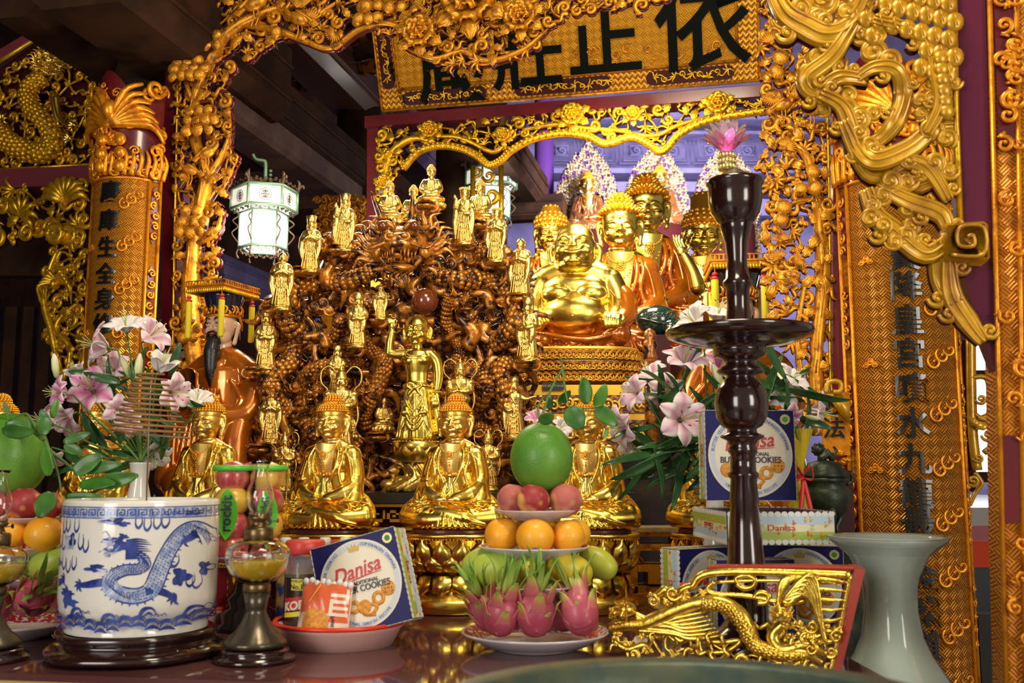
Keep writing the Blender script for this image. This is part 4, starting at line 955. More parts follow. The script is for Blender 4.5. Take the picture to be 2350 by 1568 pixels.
D = Vector((K, 1, 0)).normalized(); Ux = Vector((1, -K, 0)).normalized()
def beam(p, L, wd, ht, mat, name='beam', dirv=None, mould=True):
  m = MB(); d_ = dirv or D; s_ = Vector((d_.y, -d_.x, 0)); q = Matrix((( s_.x, d_.x, 0, p.x), (s_.y, d_.y, 0, p.y), (0, 0, 1, p.z), (0, 0, 0, 1)))
  r = min(wd, ht) * .18; prof = [(-wd / 2, -ht / 2 + r), (-wd / 2 + r, -ht / 2), (wd / 2 - r, -ht / 2), (wd / 2, -ht / 2 + r), (wd / 2, ht / 2), (-wd / 2, ht / 2)]
  m.prism(prof, 0, L, q)
  if mould:
    for z in (-.2, .25): m.tube([q @ Vector((wd / 2, 0, z * ht)), q @ Vector((wd / 2, L, z * ht))], .012, 6); m.tube([q @ Vector((-wd / 2, 0, z * ht)), q @ Vector((-wd / 2, L, z * ht))], .012, 6)
  return struct(name, m, mat, sm='auto')
beam(P(470, 150, 4.0), 3.0, .26, .24, WOOD); beam(P(470, 232, 4.0), 2.9, .22, .12, WOODL, mould=False)
beam(P(640, 40, 4.6), 2.4, .30, .28, nmat('brown_timber', (.075, .032, .018), .4, coat=.2), mould=True)
beam(P(190, -95, 3.2), 1.2, .42, .34, WOOD); beam(P(30, -50, 3.4), 1.9, .2, .3, WOOD)
for k in range(4): beam(P(470 + k * 55, 150 + k * 22, 5.6), 2.2, .07, .06, BROWN if k % 2 else WOOD, 'rafter', Vector((.8, -.5, 0)).normalized(), False)
beam(P(480, 620, 6.2), 3.0, .2, .2, WOODV); beam(P(540, 520, 7.0), 2.4, .14, .16, WOOD, 'rafter', Ux)
beam(P(1140, 330, 5.6), 1.1, .2, .22, WOOD)
for px, d_, r_, mt, nm in ((818, 5.6, .13, WOOD, 'pillar'), (1250, 7.4, .075, nmat('violet_painted_post', (.17, .06, .32), .4), 'pillar'), (330, 4.0, .16, WOOD, 'pillar'), (1040, 6.3, .12, WOOD, 'pillar')):
  p = P(px, 600, d_); m = MB(); m.lathe([(r_ * 1.05, 0), (r_, 2.2), (r_ * .96, 6.2)], 32, TR(p.x, p.y, 0)); struct(nm, m, mt, sm=True)
# carved lintel boards of the far hall, behind the three haloes
m = MB()
p0 = P(1240, 300, 9.6); p1 = P(1980, 300, 9.6)
for z_, h_, t_ in ((470, 40, .12), (425, 24, .2), (390, 12, .26), (300, 8, .2), (262, 20, .24)): q = P(1600, z_, 9.6); m.box(4.2, t_, h_ * 9.6 / F, c=(q.x, 9.75, q.z))
struct('trim_1', m, WOODV, sm='auto')
m = MB()
for k in range(9):
  q = P(1290 + k * 86, 340, 9.9)
  M_ = TR(q.x, 9.98, q.z)
  for s_ in (.34, .26, .12): m.tube([(-s_ / 2 * 1.0, 0, -s_ * .4), (s_ / 2, 0, -s_ * .4), (s_ / 2, 0, s_ * .4), (-s_ / 2, 0, s_ * .4)], .014, 5, M_, closed=True)
  scroll(m, M_, .05, 1.3, .25)
struct('trim_2', m, WOODV)
# ---------------------------------------------------------------- far shrine: three haloed seated figures
DIA = nmat('halo_silver_gold', (.95, .84, .60), .25, .75, c2=(.70, .45, .18), scale=60, thr=(.5, .56), bump=.6, bscale=120)
DIAV = nmat('halo_violet_gem', (.25, .07, .55), .25, .3)
BLUEH = nmat('blue_robe_back', (.05, .09, .22), .35, .2)
for i, (px, lab) in enumerate(((1348, 'dazzling pointed halo panel furthest from the dark candlestick'), (1507, 'middle of the three dazzling halo panels, behind the tallest orange buddha'), (1668, 'dazzling pointed halo panel behind the pink crystal lotus lamp'))):
  d_ = 7.2; c = P(px, 470, d_); u = d_ / F
  t = thing('pointed_halo', lab, 'halo', (c.x, c.y, c.z - 110 * u), group='haloes of the far shrine')
  out = [(x * u * .96, z * u * 1.06) for x, z in ((-78, -110), (-80, -20), (-76, 30), (-62, 72), (-38, 104), (-14, 130), (0, 150), (14, 130), (38, 104), (62, 72), (76, 30), (80, -20), (78, -110))]
  b = MB(TR(c.x, c.y, c.z)); b.prism([tuple(p[:2]) for p in [(v.x, v.y) for v in cr([(x, z, 0) for x, z in out], 4)]], 0, .06, bev=.01); b.build('board', nmat('halo_ground', (.30, .16, .12), .4, .4), t)
  g = MB(TR(c.x, c.y, c.z)); g2 = MB(TR(c.x, c.y, c.z)); poly = out
  rr = random.Random(5 + i)
  for x, z in scatter(poly, 5.6 * u, 5200, rr):
    s_ = 4.2 * u
    if rr.random() < .13: g2.ell((x, -.01, z), s_ * .7, 6); continue
    g.ell((x, -.012, z), (s_, s_ * .8, s_ * 1.1), 7, rot=(0, rr.uniform(-1, 1), 0)); g.ell((x, -.03, z + s_ * .9), s_ * .5, 6)
    for q in (-1, 1): g.ell((x + q * s_ * .8, -.008, z - s_ * .4), (s_ * .6, s_ * .5, s_ * .4), 6)
  g.build('tiny_gilded_figures', DIA, t, kind='stuff'); g2.build('violet_gems', DIAV, t, kind='stuff')
  w_ = MB(TR(c.x - 0 * u, c.y - .09, c.z + 30 * u)); w_.lathe([(30 * u, -.01), (33 * u, 0), (30 * u, .01)], 40, YL, cap=False)
  for k in range(36): a = 2 * pi * k / 36; w_.ell((33 * u * cos(a), 0, 33 * u * sin(a)), 2.1 * u, 6)
  for k in range(8): a = 2 * pi * k / 8; w_.tube([(10 * u * cos(a), 0, 10 * u * sin(a)), (29 * u * cos(a), 0, 29 * u * sin(a))], [1.5 * u, 3 * u, 1 * u], 6)
  w_.build('halo_wheel', DIA, t)
  o = buddha('haloed_buddha_statue', ('small bronze-robed seated figure before the first halo panel, above the laughing monk', 'small bronze-robed figure seated before the middle halo panel', 'small seated figure before the halo panel behind the pink lotus lamp')[i], ROBEB, FACEG, HAIRG, group='seated figures of the far shrine')
  q = P(px + (0, 6, 4)[i], (392, 378, 372)[i], 6.95); h = 152 * 6.95 / F; place(o, (q.x, q.y, q.z - h), -.1, h / (305 * US))
  bm = MB(TR(c.x, c.y - .05, c.z)); bm.prism([(x * u, z * u) for x, z in ((-36, -60), (-38, 10), (-30, 22), (30, 22), (38, 10), (36, -60))], -.02, .02, bev=.006); bm.build('blue_seat_back', BLUEH, t)
  pd = P(px, 560, 6.95); zt = q.z - h; m = MB(); m.lathe([(.17, .0), (.17, zt - .02), (.15, zt - .01)], 24, TR(q.x, q.y, 0));
  solo('shrine_pedestal', m, REDD, 'dark red pedestal under a haloed seated figure of the far shrine', 'pedestal', (q.x, q.y, 0), group='pedestals of the far shrine')
  m = MB(); m.box(.46, .05, c.z - 110 * u, c=(c.x, c.y + .04, (c.z - 110 * u) / 2)); solo('halo_stand', m, REDD, 'dark red panel carrying a halo board of the far shrine', 'stand', (c.x, c.y, 0), group='stands of the far shrine')
# ---------------------------------------------------------------- red posts and frames of the altar front
m = slab(FA, [(363, 1050), (384, -60), (416, -60), (398, 1050)], .09, -.0); struct('pillar', m, RED)
m = band(FA, [(414, -50), (410, 200), (404, 500), (400, 760), (398, 1000)], .0055, .8, .008); struct('trim_3', m, GILT2, sm=True)
m = slab(FA, [(1905, -60), (1912, 300), (1912, 1200), (1950, 1200), (1944, 300), (1936, -60)], .09, 0); struct('pillar', m, RED)
m = band(FA, [(1896, 180), (1903, 500), (1904, 800), (1908, 930)], .006, .8, .008); struct('trim_4', m, GILT2, sm=True)
m = slab(FC, [(840, 1000), (842, 285), (868, 285), (868, 1000)], .1, 0); struct('pillar', m, RED)
pz = FC.at(868, 280)
m = MB(); a = FC.at(842, 287); bq = FC.at(1990, 200); Lb = (bq - a).length
Mx = Matrix(((FC.u.x, -FC.n.x, 0, a.x), (FC.u.y, -FC.n.y, 0, a.y), (0, 0, 1, a.z), (0, 0, 0, 1)))
m.prism([(0, -.02), (Lb, -.02), (Lb, .03), (0, .03)], -.03, .08, Mx); struct('trim_5', m, RED, sm='auto')
# ---------------------------------------------------------------- name board with four large characters
WEAVEP = weave('plaque_fret', (.86, .42, .025), (.52, .21, .012), 42, metal=.5, bump=.6); WEAVEB = weave('border_lattice', (.80, .38, .02), (.22, .06, .008), 60, metal=.6, stripes=1)
n_ = Vector((-K, -1, 0)).normalized(); tl = .42
upv = Vector((0, 0, 1)) * cos(tl) + n_ * sin(tl); nv = n_ * cos(tl) - Vector((0, 0, 1)) * sin(tl)
o0 = FC.at(886, 262) + n_ * .04; BW = (FC.at(1742, 180) - FC.at(886, 262)).length; BH = .78
MP = Matrix(((Ux.x, -nv.x, upv.x, o0.x), (Ux.y, -nv.y, upv.y, o0.y), (Ux.z, -nv.z, upv.z, o0.z), (0, 0, 0, 1)))
def onpl(px, py):           # picture point -> local (x,z) on the board
  r = ray(px, py); t_ = (o0 - EYE).dot(nv) / r.dot(nv); q = MP.inverted() @ (EYE + r * t_); return q.x, q.z
t = thing('name_board', 'huge gilded name board with four black characters hung above the altar', 'sign', tuple(o0))
b = MB(MP); bw = .085
b.grid(lambda u, v: (bw + u * (BW - 2 * bw), -.012, bw + v * (BH - bw)), 2, 2);
for i_, v_ in enumerate(b.v): q = MP.inverted() @ v_; b.uv[i_] = (q.x, q.z, 0)
b.build('woven_panel', WEAVEP, t)
b = MB(MP); b.box(BW, .05, BH, c=(BW / 2, .03, BH / 2)); b.build('board', GILT, t, sm=False)
b = MB(MP)
for quad in (((0, 0), (BW, 0), (BW - bw, bw), (bw, bw)), ((0, 0), (bw, bw), (bw, BH), (0, BH)), ((BW, 0), (BW, BH), (BW - bw, BH), (BW - bw, bw))):
  k0 = len(b.v); b.add([(x, -.006, z) for x, z in quad], [(0, 1, 2, 3)], uv=[(x, z, 0) for x, z in quad])
b.build('lattice_border', WEAVEB, t, sm=False)
b = MB(MP)
for z0, x0, x1 in ((bw, bw, BW - bw),): b.tube([(bw, -.014, BH), (bw, -.014, bw)], .006, 8); b.tube([(bw, -.014, bw), (BW - bw, -.014, bw)], .006, 8); b.tube([(BW - bw, -.014, bw), (BW - bw, -.014, BH)], .006, 8)
for a_, c_ in (((0, 0), (BW, 0)), ((0, 0), (0, BH)), ((BW, 0), (BW, BH))): b.tube([(a_[0], -.008, a_[1]), (c_[0], -.008, c_[1])], .006, 8)
b.build('inner_moulding', GILT, t)
def carto(x0, x1, vert=False):
  c = MB(MP); h = .028; r = []
  for k in range(9): a = pi / 2 + pi * k / 8; r.append((x0 + .5 * h + h * .9 * cos(a), h * sin(a)))
  for k in range(9): a = -pi / 2 + pi * k / 8; r.append((x1 - .5 * h + h * .9 * cos(a), h * sin(a)))
  zc = bw / 2; r = [(x, z + zc) for x, z in r]
  if vert: r = [(z, x) for x, z in r][::-1]
  c.prism(r, -.012, 0); p = c.build('cartouche', REDD, t, sm=False)
  o = MB(MP); rr = random.Random(int(x0 * 100)); n = int((x1 - x0) / .035)
  for k in range(n):
    x = x0 + .03 + k * .035; z = zc + rr.uniform(-.008, .008); x2, z2 = (z, x) if vert else (x, z); mm = TR(x2, -.016, z2, ry=rr.uniform(0, 6))
    (scroll(o, mm, .014, 1.1, .22) if k % 2 else acanthus(o, mm @ TR(0, 0, -.01), .026, .022, 4, .1))
    nx = x + .035; o.tube(cr([(x2, -.014, z2), ((zc + .012 * (-1) ** k) if vert else x + .017, -.016, (x + .017) if vert else zc + .012 * (-1) ** k), (zc if vert else nx, -.014, nx if vert else zc)], 3), .0035, 5)
  o.build('foliage', GILT2, p)
for x0, x1 in ((.12, .50), (.66, 1.08), (1.26, 1.62)): carto(x0 * BW / 1.74, x1 * BW / 1.74)
carto(.10, BH - .05, True)
INKP = nmat('black_brush_paint', (.005, .007, .005), .8, spec=.08)
for ch, px, py, sz, sx_ in (('依', 1612, 68, 205, 1), ('正', 1388, 98, 172, .95), ('莊', 1210, 128, 168, .95), ('嚴', 1042, 158, 172, .95)):
  x, z = onpl(px, py); b = MB(MP); S_ = FC.sc(px, py); text_into(b, ch, sz * S_ * 1.06, .004, TR(x, -.018, z), bold=.0042, sx=sx_); b.build('character', INKP, t, sm=False)
b = MB(MP)
for k, chh in enumerate('佛曆歲次吉日立'): x, z = onpl(893 + k * 5, 150 + k * 15); text_into(b, chh, .026, .001, TR(x + .012, -.016, z))
b.build('small_inscription', INKP, t, sm=False)
b = MB(MP); rr = random.Random(3)
for k in range(34): x = rr.uniform(.15, BW - .15); z = rr.uniform(bw + .015, bw + .09); scroll(b, TR(x, -.013, z, ry=rr.uniform(0, 6)), rr.uniform(.012, .028), 1.2, .16, rr.choice((-1, 1)))
b.build('raised_scrollwork', GILT, t)
# ---------------------------------------------------------------- calligraphy boards on the columns
WEAVEC = weave('column_fret', (.74, .30, .018), (.30, .09, .008), 50, metal=.5, bump=.8); WEAVER = weave('column_fret_right', (.62, .24, .012), (.20, .06, .006), 44, metal=.5, bump=.9)
def couplet(name, lab, px, pl, Rr, ztop, zbot, chars, mat, size, side=1, sp=1.1, chpx=None):
  c = pl.at(px, 900); Mc = Matrix(((pl.u.x, -pl.n.x, 0, c.x), (pl.u.y, -pl.n.y, 0, c.y), (0, 0, 1, 0), (0, 0, 0, 1)))
  t = thing(name, lab, 'board', (c.x, c.y, zbot)); W = lambda a, z, o=0: ((Rr + o) * sin(a), -(Rr + o) * cos(a) + Rr * .6, z)
  b = MB(Mc); am = 1.38; ai = 1.02
  b.grid(lambda u, v: W(-ai + 2 * ai * u, zbot + (ztop - .42 - zbot) * v), 40, 4)
  for i_ in range(len(b.v)): u, v, _ = b.uv[i_]; b.uv[i_] = ((-ai + 2 * ai * u) * Rr, zbot + (ztop - .42 - zbot) * v, 0)
  b.build('woven_face', mat, t)
  b = MB(Mc); b.grid(lambda u, v: W(-am + 2 * am * u, zbot + (ztop - .10 - zbot) * v, -.004), 40, 2);
  for i_ in range(len(b.v)): u, v, _ = b.uv[i_]; b.uv[i_] = ((-am + 2 * am * u) * Rr * 1.4, zbot + (ztop - zbot) * v * 1.4, 0)
  b.build('board', mat, t)
  b = MB(Mc)
  for q in (-1, 1):
    b.tube([W(q * ai, zbot, .003), W(q * ai, ztop - .42, .003)], .006, 8); b.tube([W(q * am, zbot, 0), W(q * am, ztop - .2, 0)], .007, 8)
  b.tube([W(lerp(-ai, ai, k / 12), ztop - .42, .003) for k in range(13)], .006, 8); b.build('edge_moulding', GILTO, t)
  b = MB(Mc); o = MB(Mc); rr = random.Random(11)
  z = ztop - .55
  while z > zbot + .1:
    for q in (-1, 1):
      a = q * (ai + am) / 2; h = .11; ring = [(a + (am - ai) * .36 * cos(k * pi / 8), z + h * sin(k * pi / 8)) for k in range(16)]
      b.add([W(x, y, .001) for x, y in ring], [tuple(range(16))])
      for k in range(5): scroll(o, TR(*W(a + rr.uniform(-.05, .05), z - .08 + .04 * k, .004), ry=rr.uniform(0, 6), rz=a), .016, 1.2, .25, rr.choice((-1, 1)))
    z -= .30
  b.build('red_cartouche', RED, t, sm=False); o.build('cartouche_scroll', GILTO, t)
  # carved crown: bat and curls over a red ground
  b = MB(Mc); b.grid(lambda u, v: W(-am + 2 * am * u, ztop - .42 + v * (.36 - .06 * cos(u * 8)), .002), 30, 3); b.build('crown_ground', RED, t)
  o = MB(Mc)
  for k in range(17):
    a = lerp(-am, am, k / 16); o.tube(cr([W(a, ztop - .41, .006), W(a + .07, ztop - .35, .016), W(a + .0, ztop - .30 - .01 * (k % 3), .01)], 3), [.012, .009, .003], 6)
  for k in range(46): a = rr.uniform(-am, am); z = ztop - rr.uniform(.06, .40); scroll(o, TR(*W(a, z, .010), ry=rr.uniform(0, 6), rz=a), rr.uniform(.018, .032), 1.25, .24, rr.choice((-1, 1)))
  for q in (-1, 1):
    for k in range(7): t0 = k / 6; o.tube(cr([W(.0, ztop - .22, .02), W(q * (.3 + .1 * k), ztop - .10 - .02 * k, .03), W(q * (.7 + .1 * k), ztop - .06 - .035 * k, .02)], 4), [.016, .014, .006], 7)
    scroll(o, TR(*W(q * 1.0, ztop - .07, .02), rz=q), .036, 1.3, .26, -q)
    for k in range(3): o.ell(W(q * .25, ztop - .28 - .05 * k, .02), (.024, .016, .024), 10)
  o.ell(W(0, ztop - .17, .03), (.028, .03, .04), 12); o.build('carved_crown', GILTO, t)
  o = MB(Mc)
  for (yy, chh) in chars:
    r = ray(px, yy); zz = EYE.z + r.z * (c.y / r.y) * .975
    bb = MB(Mc); text_into(bb, chh, size, .0035, ID, bold=.0016, wrap=lambda p: W(p.x / Rr, p.z + zz, .004 - p.y)); bb.build('character', INK, t, sm=False)
  for k in range(int((ztop - .5 - zbot) / .16)):
    z = ztop - .52 - k * .16; q = 1
    for j in range(3): scroll(o, TR(*W(q * (.42 + .17 * j), z + .02 * j, .004), ry=q * 1.2, rz=q * .3), .024, 1.1, .17, q)
    if k % 2: cloud(o, TR(*W(-.66, z, .002), rz=-.66), .022)
  o.build('cloud_scroll', GILTO, t)
  return t
zt = FB.at(285, 172).z; zb_ = 1.0
couplet('calligraphy_board', 'curved gilded calligraphy board on the column beside the pine carving, lilies below it', 250, FB, .137, zt, .9,
    [(372, '為'), (437, '慶'), (503, '庫'), (566, '生'), (628, '全'), (686, '身'), (744, '修'), (806, '佛')], WEAVEC, .083)
zt = FB.at(2080, 120).z
couplet('calligraphy_board', 'wide gilded calligraphy board with black characters behind the celadon vase', 2082, FB, .172, zt, .55,
    [(395, '下'), (590, '寶'), (660, '降'), (738, '皇'), (815, '宮'), (895, '噴'), (975, '水'), (1058, '九'), (1138, '龍'), (1205, '最'), (1330, '金'), (1410, '然'), (1490, '道')], WEAVER, .096)
# ---------------------------------------------------------------- pine and crane canopy around the altar
cn = thing('carved_pine_canopy', 'gilded openwork canopy of pine trees, cranes and peonies framing the altar front', 'carving', tuple(FA.at(420, 900)))
def trunk(m, pl, pts, rad, off=.01):
  P_ = [pl.at(x, y, off + .012 * sin(i * 1.7)) for i, (x, y) in enumerate(pts)]; S = pl.sc(*pts[0]); r = [q * S for q in rad]; C_ = cr(P_, 5); m.tube(C_, r, 10, flat=.85, fup=tuple(pl.w))
  for i in range(3, len(C_) - 2, 3): rr = interp(r, i / len(C_)); m.tube([C_[i - 2] + pl.n * rr * .8 + pl.u * rr * .3 * sin(i), C_[i] + pl.n * rr * .95, C_[i + 2] + pl.n * rr * .7 - pl.u * rr * .3], [rr * .1, rr * .16, rr * .06], 5)
def panel(root, nm, pl, trunks, clusters, fans, poly, gap, kinds='slcf', cranes=(), peonies=(), off=0, mat=GILT, back=RED, seed=1, size=1):
  rr = random.Random(seed); g = MB()
  for pts, rad in trunks: trunk(g, pl, pts, rad)
  f = MB(); filler(f, pl, poly, gap, 0, kinds, size, rr)
  for v, fc, uv in ((g.v, g.f, g.uv),):
    b0 = len(f.v); f.v += v; f.uv += uv; f.f += [tuple(i + b0 for i in q) for q in fc]
  f.build(nm, mat, root); backing(f, pl, .026).build('red_backing', back, root)
  for x, y, w_, h_ in clusters:
    S = pl.sc(x, y); c = MB(); pine_cluster(c, pl.M(x, y, .065), w_ * S, h_ * S, 14.5 * S * size); c.build('pine_cluster', mat, root)
  for x, y, r_, a in fans:
    c = MB(); needle_fan(c, pl.M(x, y, .04, a), r_ * pl.sc(x, y), 13); c.build('pine_needles', mat, root)
  for x, y, s_, fl, fly in cranes: c = MB(); crane(c, pl.M(x, y, .05), s_ * pl.sc(x, y), fl, fly); c.build('crane', mat, root)
  for x, y, r_ in peonies:
    c = MB(); M_ = pl.M(x, y, .05); peony(c, M_, r_ * pl.sc(x, y))
    for k in range(5): a = 1.2 + k * .95; leaf(c, M_ @ TR(ry=a) @ TR(0, .01, r_ * .45 * pl.sc(x, y)), r_ * .9 * pl.sc(x, y), r_ * .6 * pl.sc(x, y), .15)
    c.build('peony', mat, root)
panel(cn, 'pine_jamb', FA, [([(470, 920), (450, 800), (440, 640), (452, 520), (480, 400), (455, 330), (448, 230), (480, 150), (530, 80), (620, 30), (700, 10)], [22, 24, 22, 20, 17, 15, 15, 16, 15, 12, 8]),
   ([(470, 420), (510, 370), (530, 300), (518, 230)], [9, 8, 5, 3]), ([(455, 560), (500, 540), (512, 480)], [8, 6, 3]), ([(450, 250), (430, 180), (425, 130)], [7, 6, 3])],
   [(450, 172, 108, 34), (475, 290, 95, 46), (458, 518, 84, 50), (440, 62, 70, 36), (505, 108, 60, 24), (455, 760, 60, 40), (425, 20, 60, 26)],
   [(505, 425, 24, .3), (480, 235, 22, .4), (500, 545, 20, .2), (430, 420, 20, -.6), (490, 600, 18, .5), (425, 600, 18, 0), (440, 850, 20, 0), (470, 890, 20, .4), (420, 330, 20, -.4)],
   [(405, -30), (560, -30), (548, 120), (520, 200), (535, 280), (545, 370), (520, 470), (500, 560), (505, 640), (470, 700), (480, 900), (402, 920), (402, 400)], 21,
   cranes=[(490, 360, 62, 1, False), (452, 398, 60, -1, False)], seed=4)
panel(cn, 'flower_valance', FA, [([(560, 60), (640, 75), (700, 95), (760, 110), (830, 70), (900, 60), (960, 95)], [8, 9, 8, 7, 8, 7, 4]), ([(640, 20), (700, 60), (740, 30), (780, 0)], [10, 9, 7, 4]), ([(930, 110), (1000, 140), (1060, 120), (1120, 140), (1200, 120), (1250, 80)], [5, 7, 7, 8, 7, 4])],
   [(860, 45, 80, 30), (640, 100, 50, 20), (920, 20, 70, 30)], [(720, 62, 34, .2), (905, 25, 30, .5), (780, 82, 26, 2.2), (560, 110, 22, .9)],
   [(545, -40), (1450, -40), (1560, 10), (1440, 28), (1330, 30), (1270, 65), (1225, 110), (1150, 145), (1080, 160), (1010, 150), (955, 125), (905, 85), (850, 68), (770, 105), (700, 95), (640, 95), (560, 150)], 23, kinds='slafs',
   cranes=[(600, 20, 90, 1, True), (700, 55, 80, -1, True)], peonies=[(972, 85, 46), (1200, 52, 44), (1085, 10, 74)], seed=9)
panel(cn, 'crane_jamb', FA, [([(1880, 1000), (1872, 820), (1890, 640), (1880, 500), (1868, 420), (1840, 350), (1790, 330)], [16, 17, 18, 16, 15, 12, 6]), ([(1870, 460), (1820, 470), (1780, 520)], [8, 6, 3]), ([(1840, 900), (1830, 760), (1850, 640)], [7, 8, 6])],
   [(1850, 425, 76, 40), (1780, 165, 60, 36), (1790, 500, 40, 30), (1830, 215, 60, 24)], [(1770, 110, 30, 0), (1800, 350, 28, -.6), (1775, 230, 26, 2.6), (1790, 560, 24, 0), (1790, 600, 22, .5), (1840, 600, 24, 1.8), (1815, 660, 20, 0)],
   [(1742, -30), (1850, -30), (1850, 240), (1902, 300), (1903, 940), (1850, 980), (1846, 820), (1770, 770), (1752, 600), (1762, 480), (1742, 400), (1760, 250)], 22,
   cranes=[(1795, 252, 66, 1, False), (1860, 265, 66, -1, False)], seed=12, kinds='slcflac', size=1.25)
# ---------------------------------------------------------------- inner valance with grapevine and scalloped rim
iv = thing('scalloped_valance', 'gilded grapevine valance with scalloped lower rim under the name board', 'carving', tuple(FC.at(870, 300)))
rim = [(905, 520), (912, 440), (930, 392), (965, 354), (1012, 340), (1062, 346), (1100, 364), (1126, 384), (1152, 374), (1178, 350), (1225, 325), (1290, 312), (1350, 318), (1392, 336), (1450, 320), (1490, 336), (1512, 352), (1532, 346), (1562, 312), (1620, 284), (1700, 268), (1780, 262), (1850, 290)]
m = MB(); band(FC, rim[2:], .017, 1.0, .03, m)
C_ = cr([FC.at(x, y, .05) for x, y in rim[2:]], 9)
m.build('scalloped_rim', GILT2, iv); m = MB()
for i, p in enumerate(C_): m.ell(p - FC.w * (.010 if i % 2 else -.006), .0062, 6)
m.build('rim_beading', GILT2, iv)
panel(iv, 'grapevine', FC, [([(868, 520), (890, 450), (885, 400), (900, 350), (950, 320), (1000, 330)], [8, 11, 12, 12, 9, 5]), ([(1000, 315), (1060, 320), (1130, 350), (1160, 330)], [5, 6, 6, 4]), ([(1200, 300), (1280, 290), (1350, 296), (1420, 300), (1500, 315), (1560, 290), (1650, 262)], [5, 6, 6, 6, 5, 5, 4])], [], [],
   [(868, 294), (1740, 215), (1850, 215), (1850, 275), (1700, 258), (1600, 275), (1545, 312), (1515, 336), (1490, 322), (1450, 306), (1392, 322), (1350, 304), (1290, 298), (1225, 310), (1160, 345), (1125, 365), (1060, 330), (1000, 326), (950, 345), (915, 390), (905, 520), (868, 530)], 19, kinds='slagfs',
   peonies=[(994, 306, 24), (1318, 272, 32), (1648, 246, 30), (1160, 318, 20), (1455, 270, 22), (890, 425, 20)], mat=GILT2, back=REDD, seed=21)
# hanging pierced drop beside the far lantern
m = MB(); pl = Pl(4.6, K)
for x, y, r_ in ((1100, 430, 16), (1128, 450, 20), (1140, 490, 16), (1095, 395, 12), (1122, 405, 14)): scroll(m, pl.M(x, y), r_ * pl.sc(x, y), 1.2, .3, 1, ball=False)
for x in (1085, 1150): m.tube([pl.at(x, 380), pl.at(x, 560)], .012, 6)
m.build('pierced_drop', GILT2, iv)
# ---------------------------------------------------------------- dragon panel of the next bay
dp = thing('dragon_carving', 'gilded dragon writhing on dark red openwork in a purple-red frame', 'carving', tuple(FD.at(0, 395)))
m = slab(FD, [(-60, 400), (225, 383), (232, 150), (118, 70), (-60, 188)], .03, -.02); m.build('ground', REDD, dp, sm=False)
PURP = nmat('purple_red_lacquer', (.20, .035, .05), .35, 0, coat=.4)
m = slab(FD, [(-60, 175), (118, 66), (108, 52), (-60, 152)], .06, .01); slab(FD, [(222, 390), (229, 150), (237, 150), (232, 390)], .06, .01, m); m.build('frame', PURP, dp, sm=False)
m = MB(); m.tube([FD.at(-60, 186, .02), FD.at(116, 76, .02)], .012, 8); m.tube([FD.at(-60, 396, .02), FD.at(220, 380, .02)], .008, 8); m.build('gilt_moulding', GILT2, dp)
b = MB(); s2 = MB(); S = FD.sc(100, 300)
pts = [FD.at(x, y, .07 + .02 * sin(i)) for i, (x, y) in enumerate(((-30, 330), (10, 310), (40, 330), (70, 352), (110, 360), (138, 340), (130, 300), (104, 270), (92, 240), (100, 205), (125, 190)))]
scaled_body(b, s2, pts, [20 * S, 22 * S, 24 * S, 24 * S, 22 * S, 20 * S, 20 * S, 18 * S], 12); b.build('dragon_body', GOLD, dp); s2.build('scales', GILT2, dp)
m = MB(); dragon_head(m, FD.M(140, 165, .1) @ TR(rz=.9, ry=.25), 34 * S, 9); m.build('dragon_head', GOLD, dp)
m = MB();
for x, y, a in ((185, 330, 1.6), (30, 290, -1), (195, 300, 2)): claw(m, FD.M(x, y, .08, a), 26 * S)
for pts in (((130, 330), (160, 315), (185, 330)), ((150, 230), (160, 280), (190, 315)), ((145, 225), (150, 270), (158, 300))): m.tube(cr([FD.at(x, y, .08) for x, y in pts], 4), [8 * S, 6 * S, 3 * S], 8, flat=.5)
m.build('dragon_claws', GOLD, dp)
rr = random.Random(8); m = MB(); filler(m, FD, [(-40, 385), (215, 370), (220, 160), (125, 95), (-40, 200)], 23, .0, 'sfsc', .8, rr); m.build('flame_clouds', GILT2, dp)
m = slab(FD, [(-60, 440), (212, 425), (215, 383), (-60, 396)], .25, .03); struct('lintel', m, PURP)
br = thing('hanging_valance', 'yellow gilded scroll valance and bat bracket hanging below the purple lintel', 'carving', tuple(FD.at(0, 440)))
rr = random.Random(15); m = MB(); filler(m, FD, [(-40, 440), (205, 428), (200, 560), (150, 560), (120, 520), (90, 540), (40, 560), (-40, 545)], 27, .02, 'slasca', 1.1, rr); m.build('scrollwork', GILT2, br); backing(m, FD, .03).build('red_backing', REDD, br)
m = MB(); M_ = FD.M(150, 545, .06);
for q in (0, .05): m.lathe([(24 * S, 0), (25 * S, .02), (17 * S, .035), (14 * S, .028), (0, .04)], 24, M_ @ TR(q, q * .6, 0) @ YL, rf=lambda a, j, z: 1 + .06 * cos(12 * a));
m.build('rosette', GILT2, br)
m = MB(); acanthus(m, FD.M(165, 470, .04, 0), 62 * S, 62 * S, 9, .4); acanthus(m, FD.M(60, 500, .04, -.8), 52 * S, 50 * S, 6, .4); m.build('acanthus_spray', GILT2, br)
m = MB()
for pts, w_ in ((((140, 580), (118, 640), (112, 700), (128, 760), (140, 820), (150, 870)), 9), (((150, 580), (140, 600), (150, 620), (175, 610)), 6), (((185, 700), (150, 730), (140, 760), (170, 800), (165, 850)), 7), (((120, 640), (140, 620), (165, 640)), 6)):
  m.tube(cr([FD.at(x, y, .03) for x, y in pts], 6), [w_ * S * .6, w_ * S, w_ * S * 1.1, w_ * S * .8], 8)
rr = random.Random(19); filler(m, FD, [(125, 570), (205, 560), (200, 860), (150, 870), (120, 780), (112, 700), (118, 620)], 24, .02, 'slcs', 1.0, rr)
m.build('bracket', GILT2, br); backing(m, FD, .03).build('bracket_backing', REDD, br)
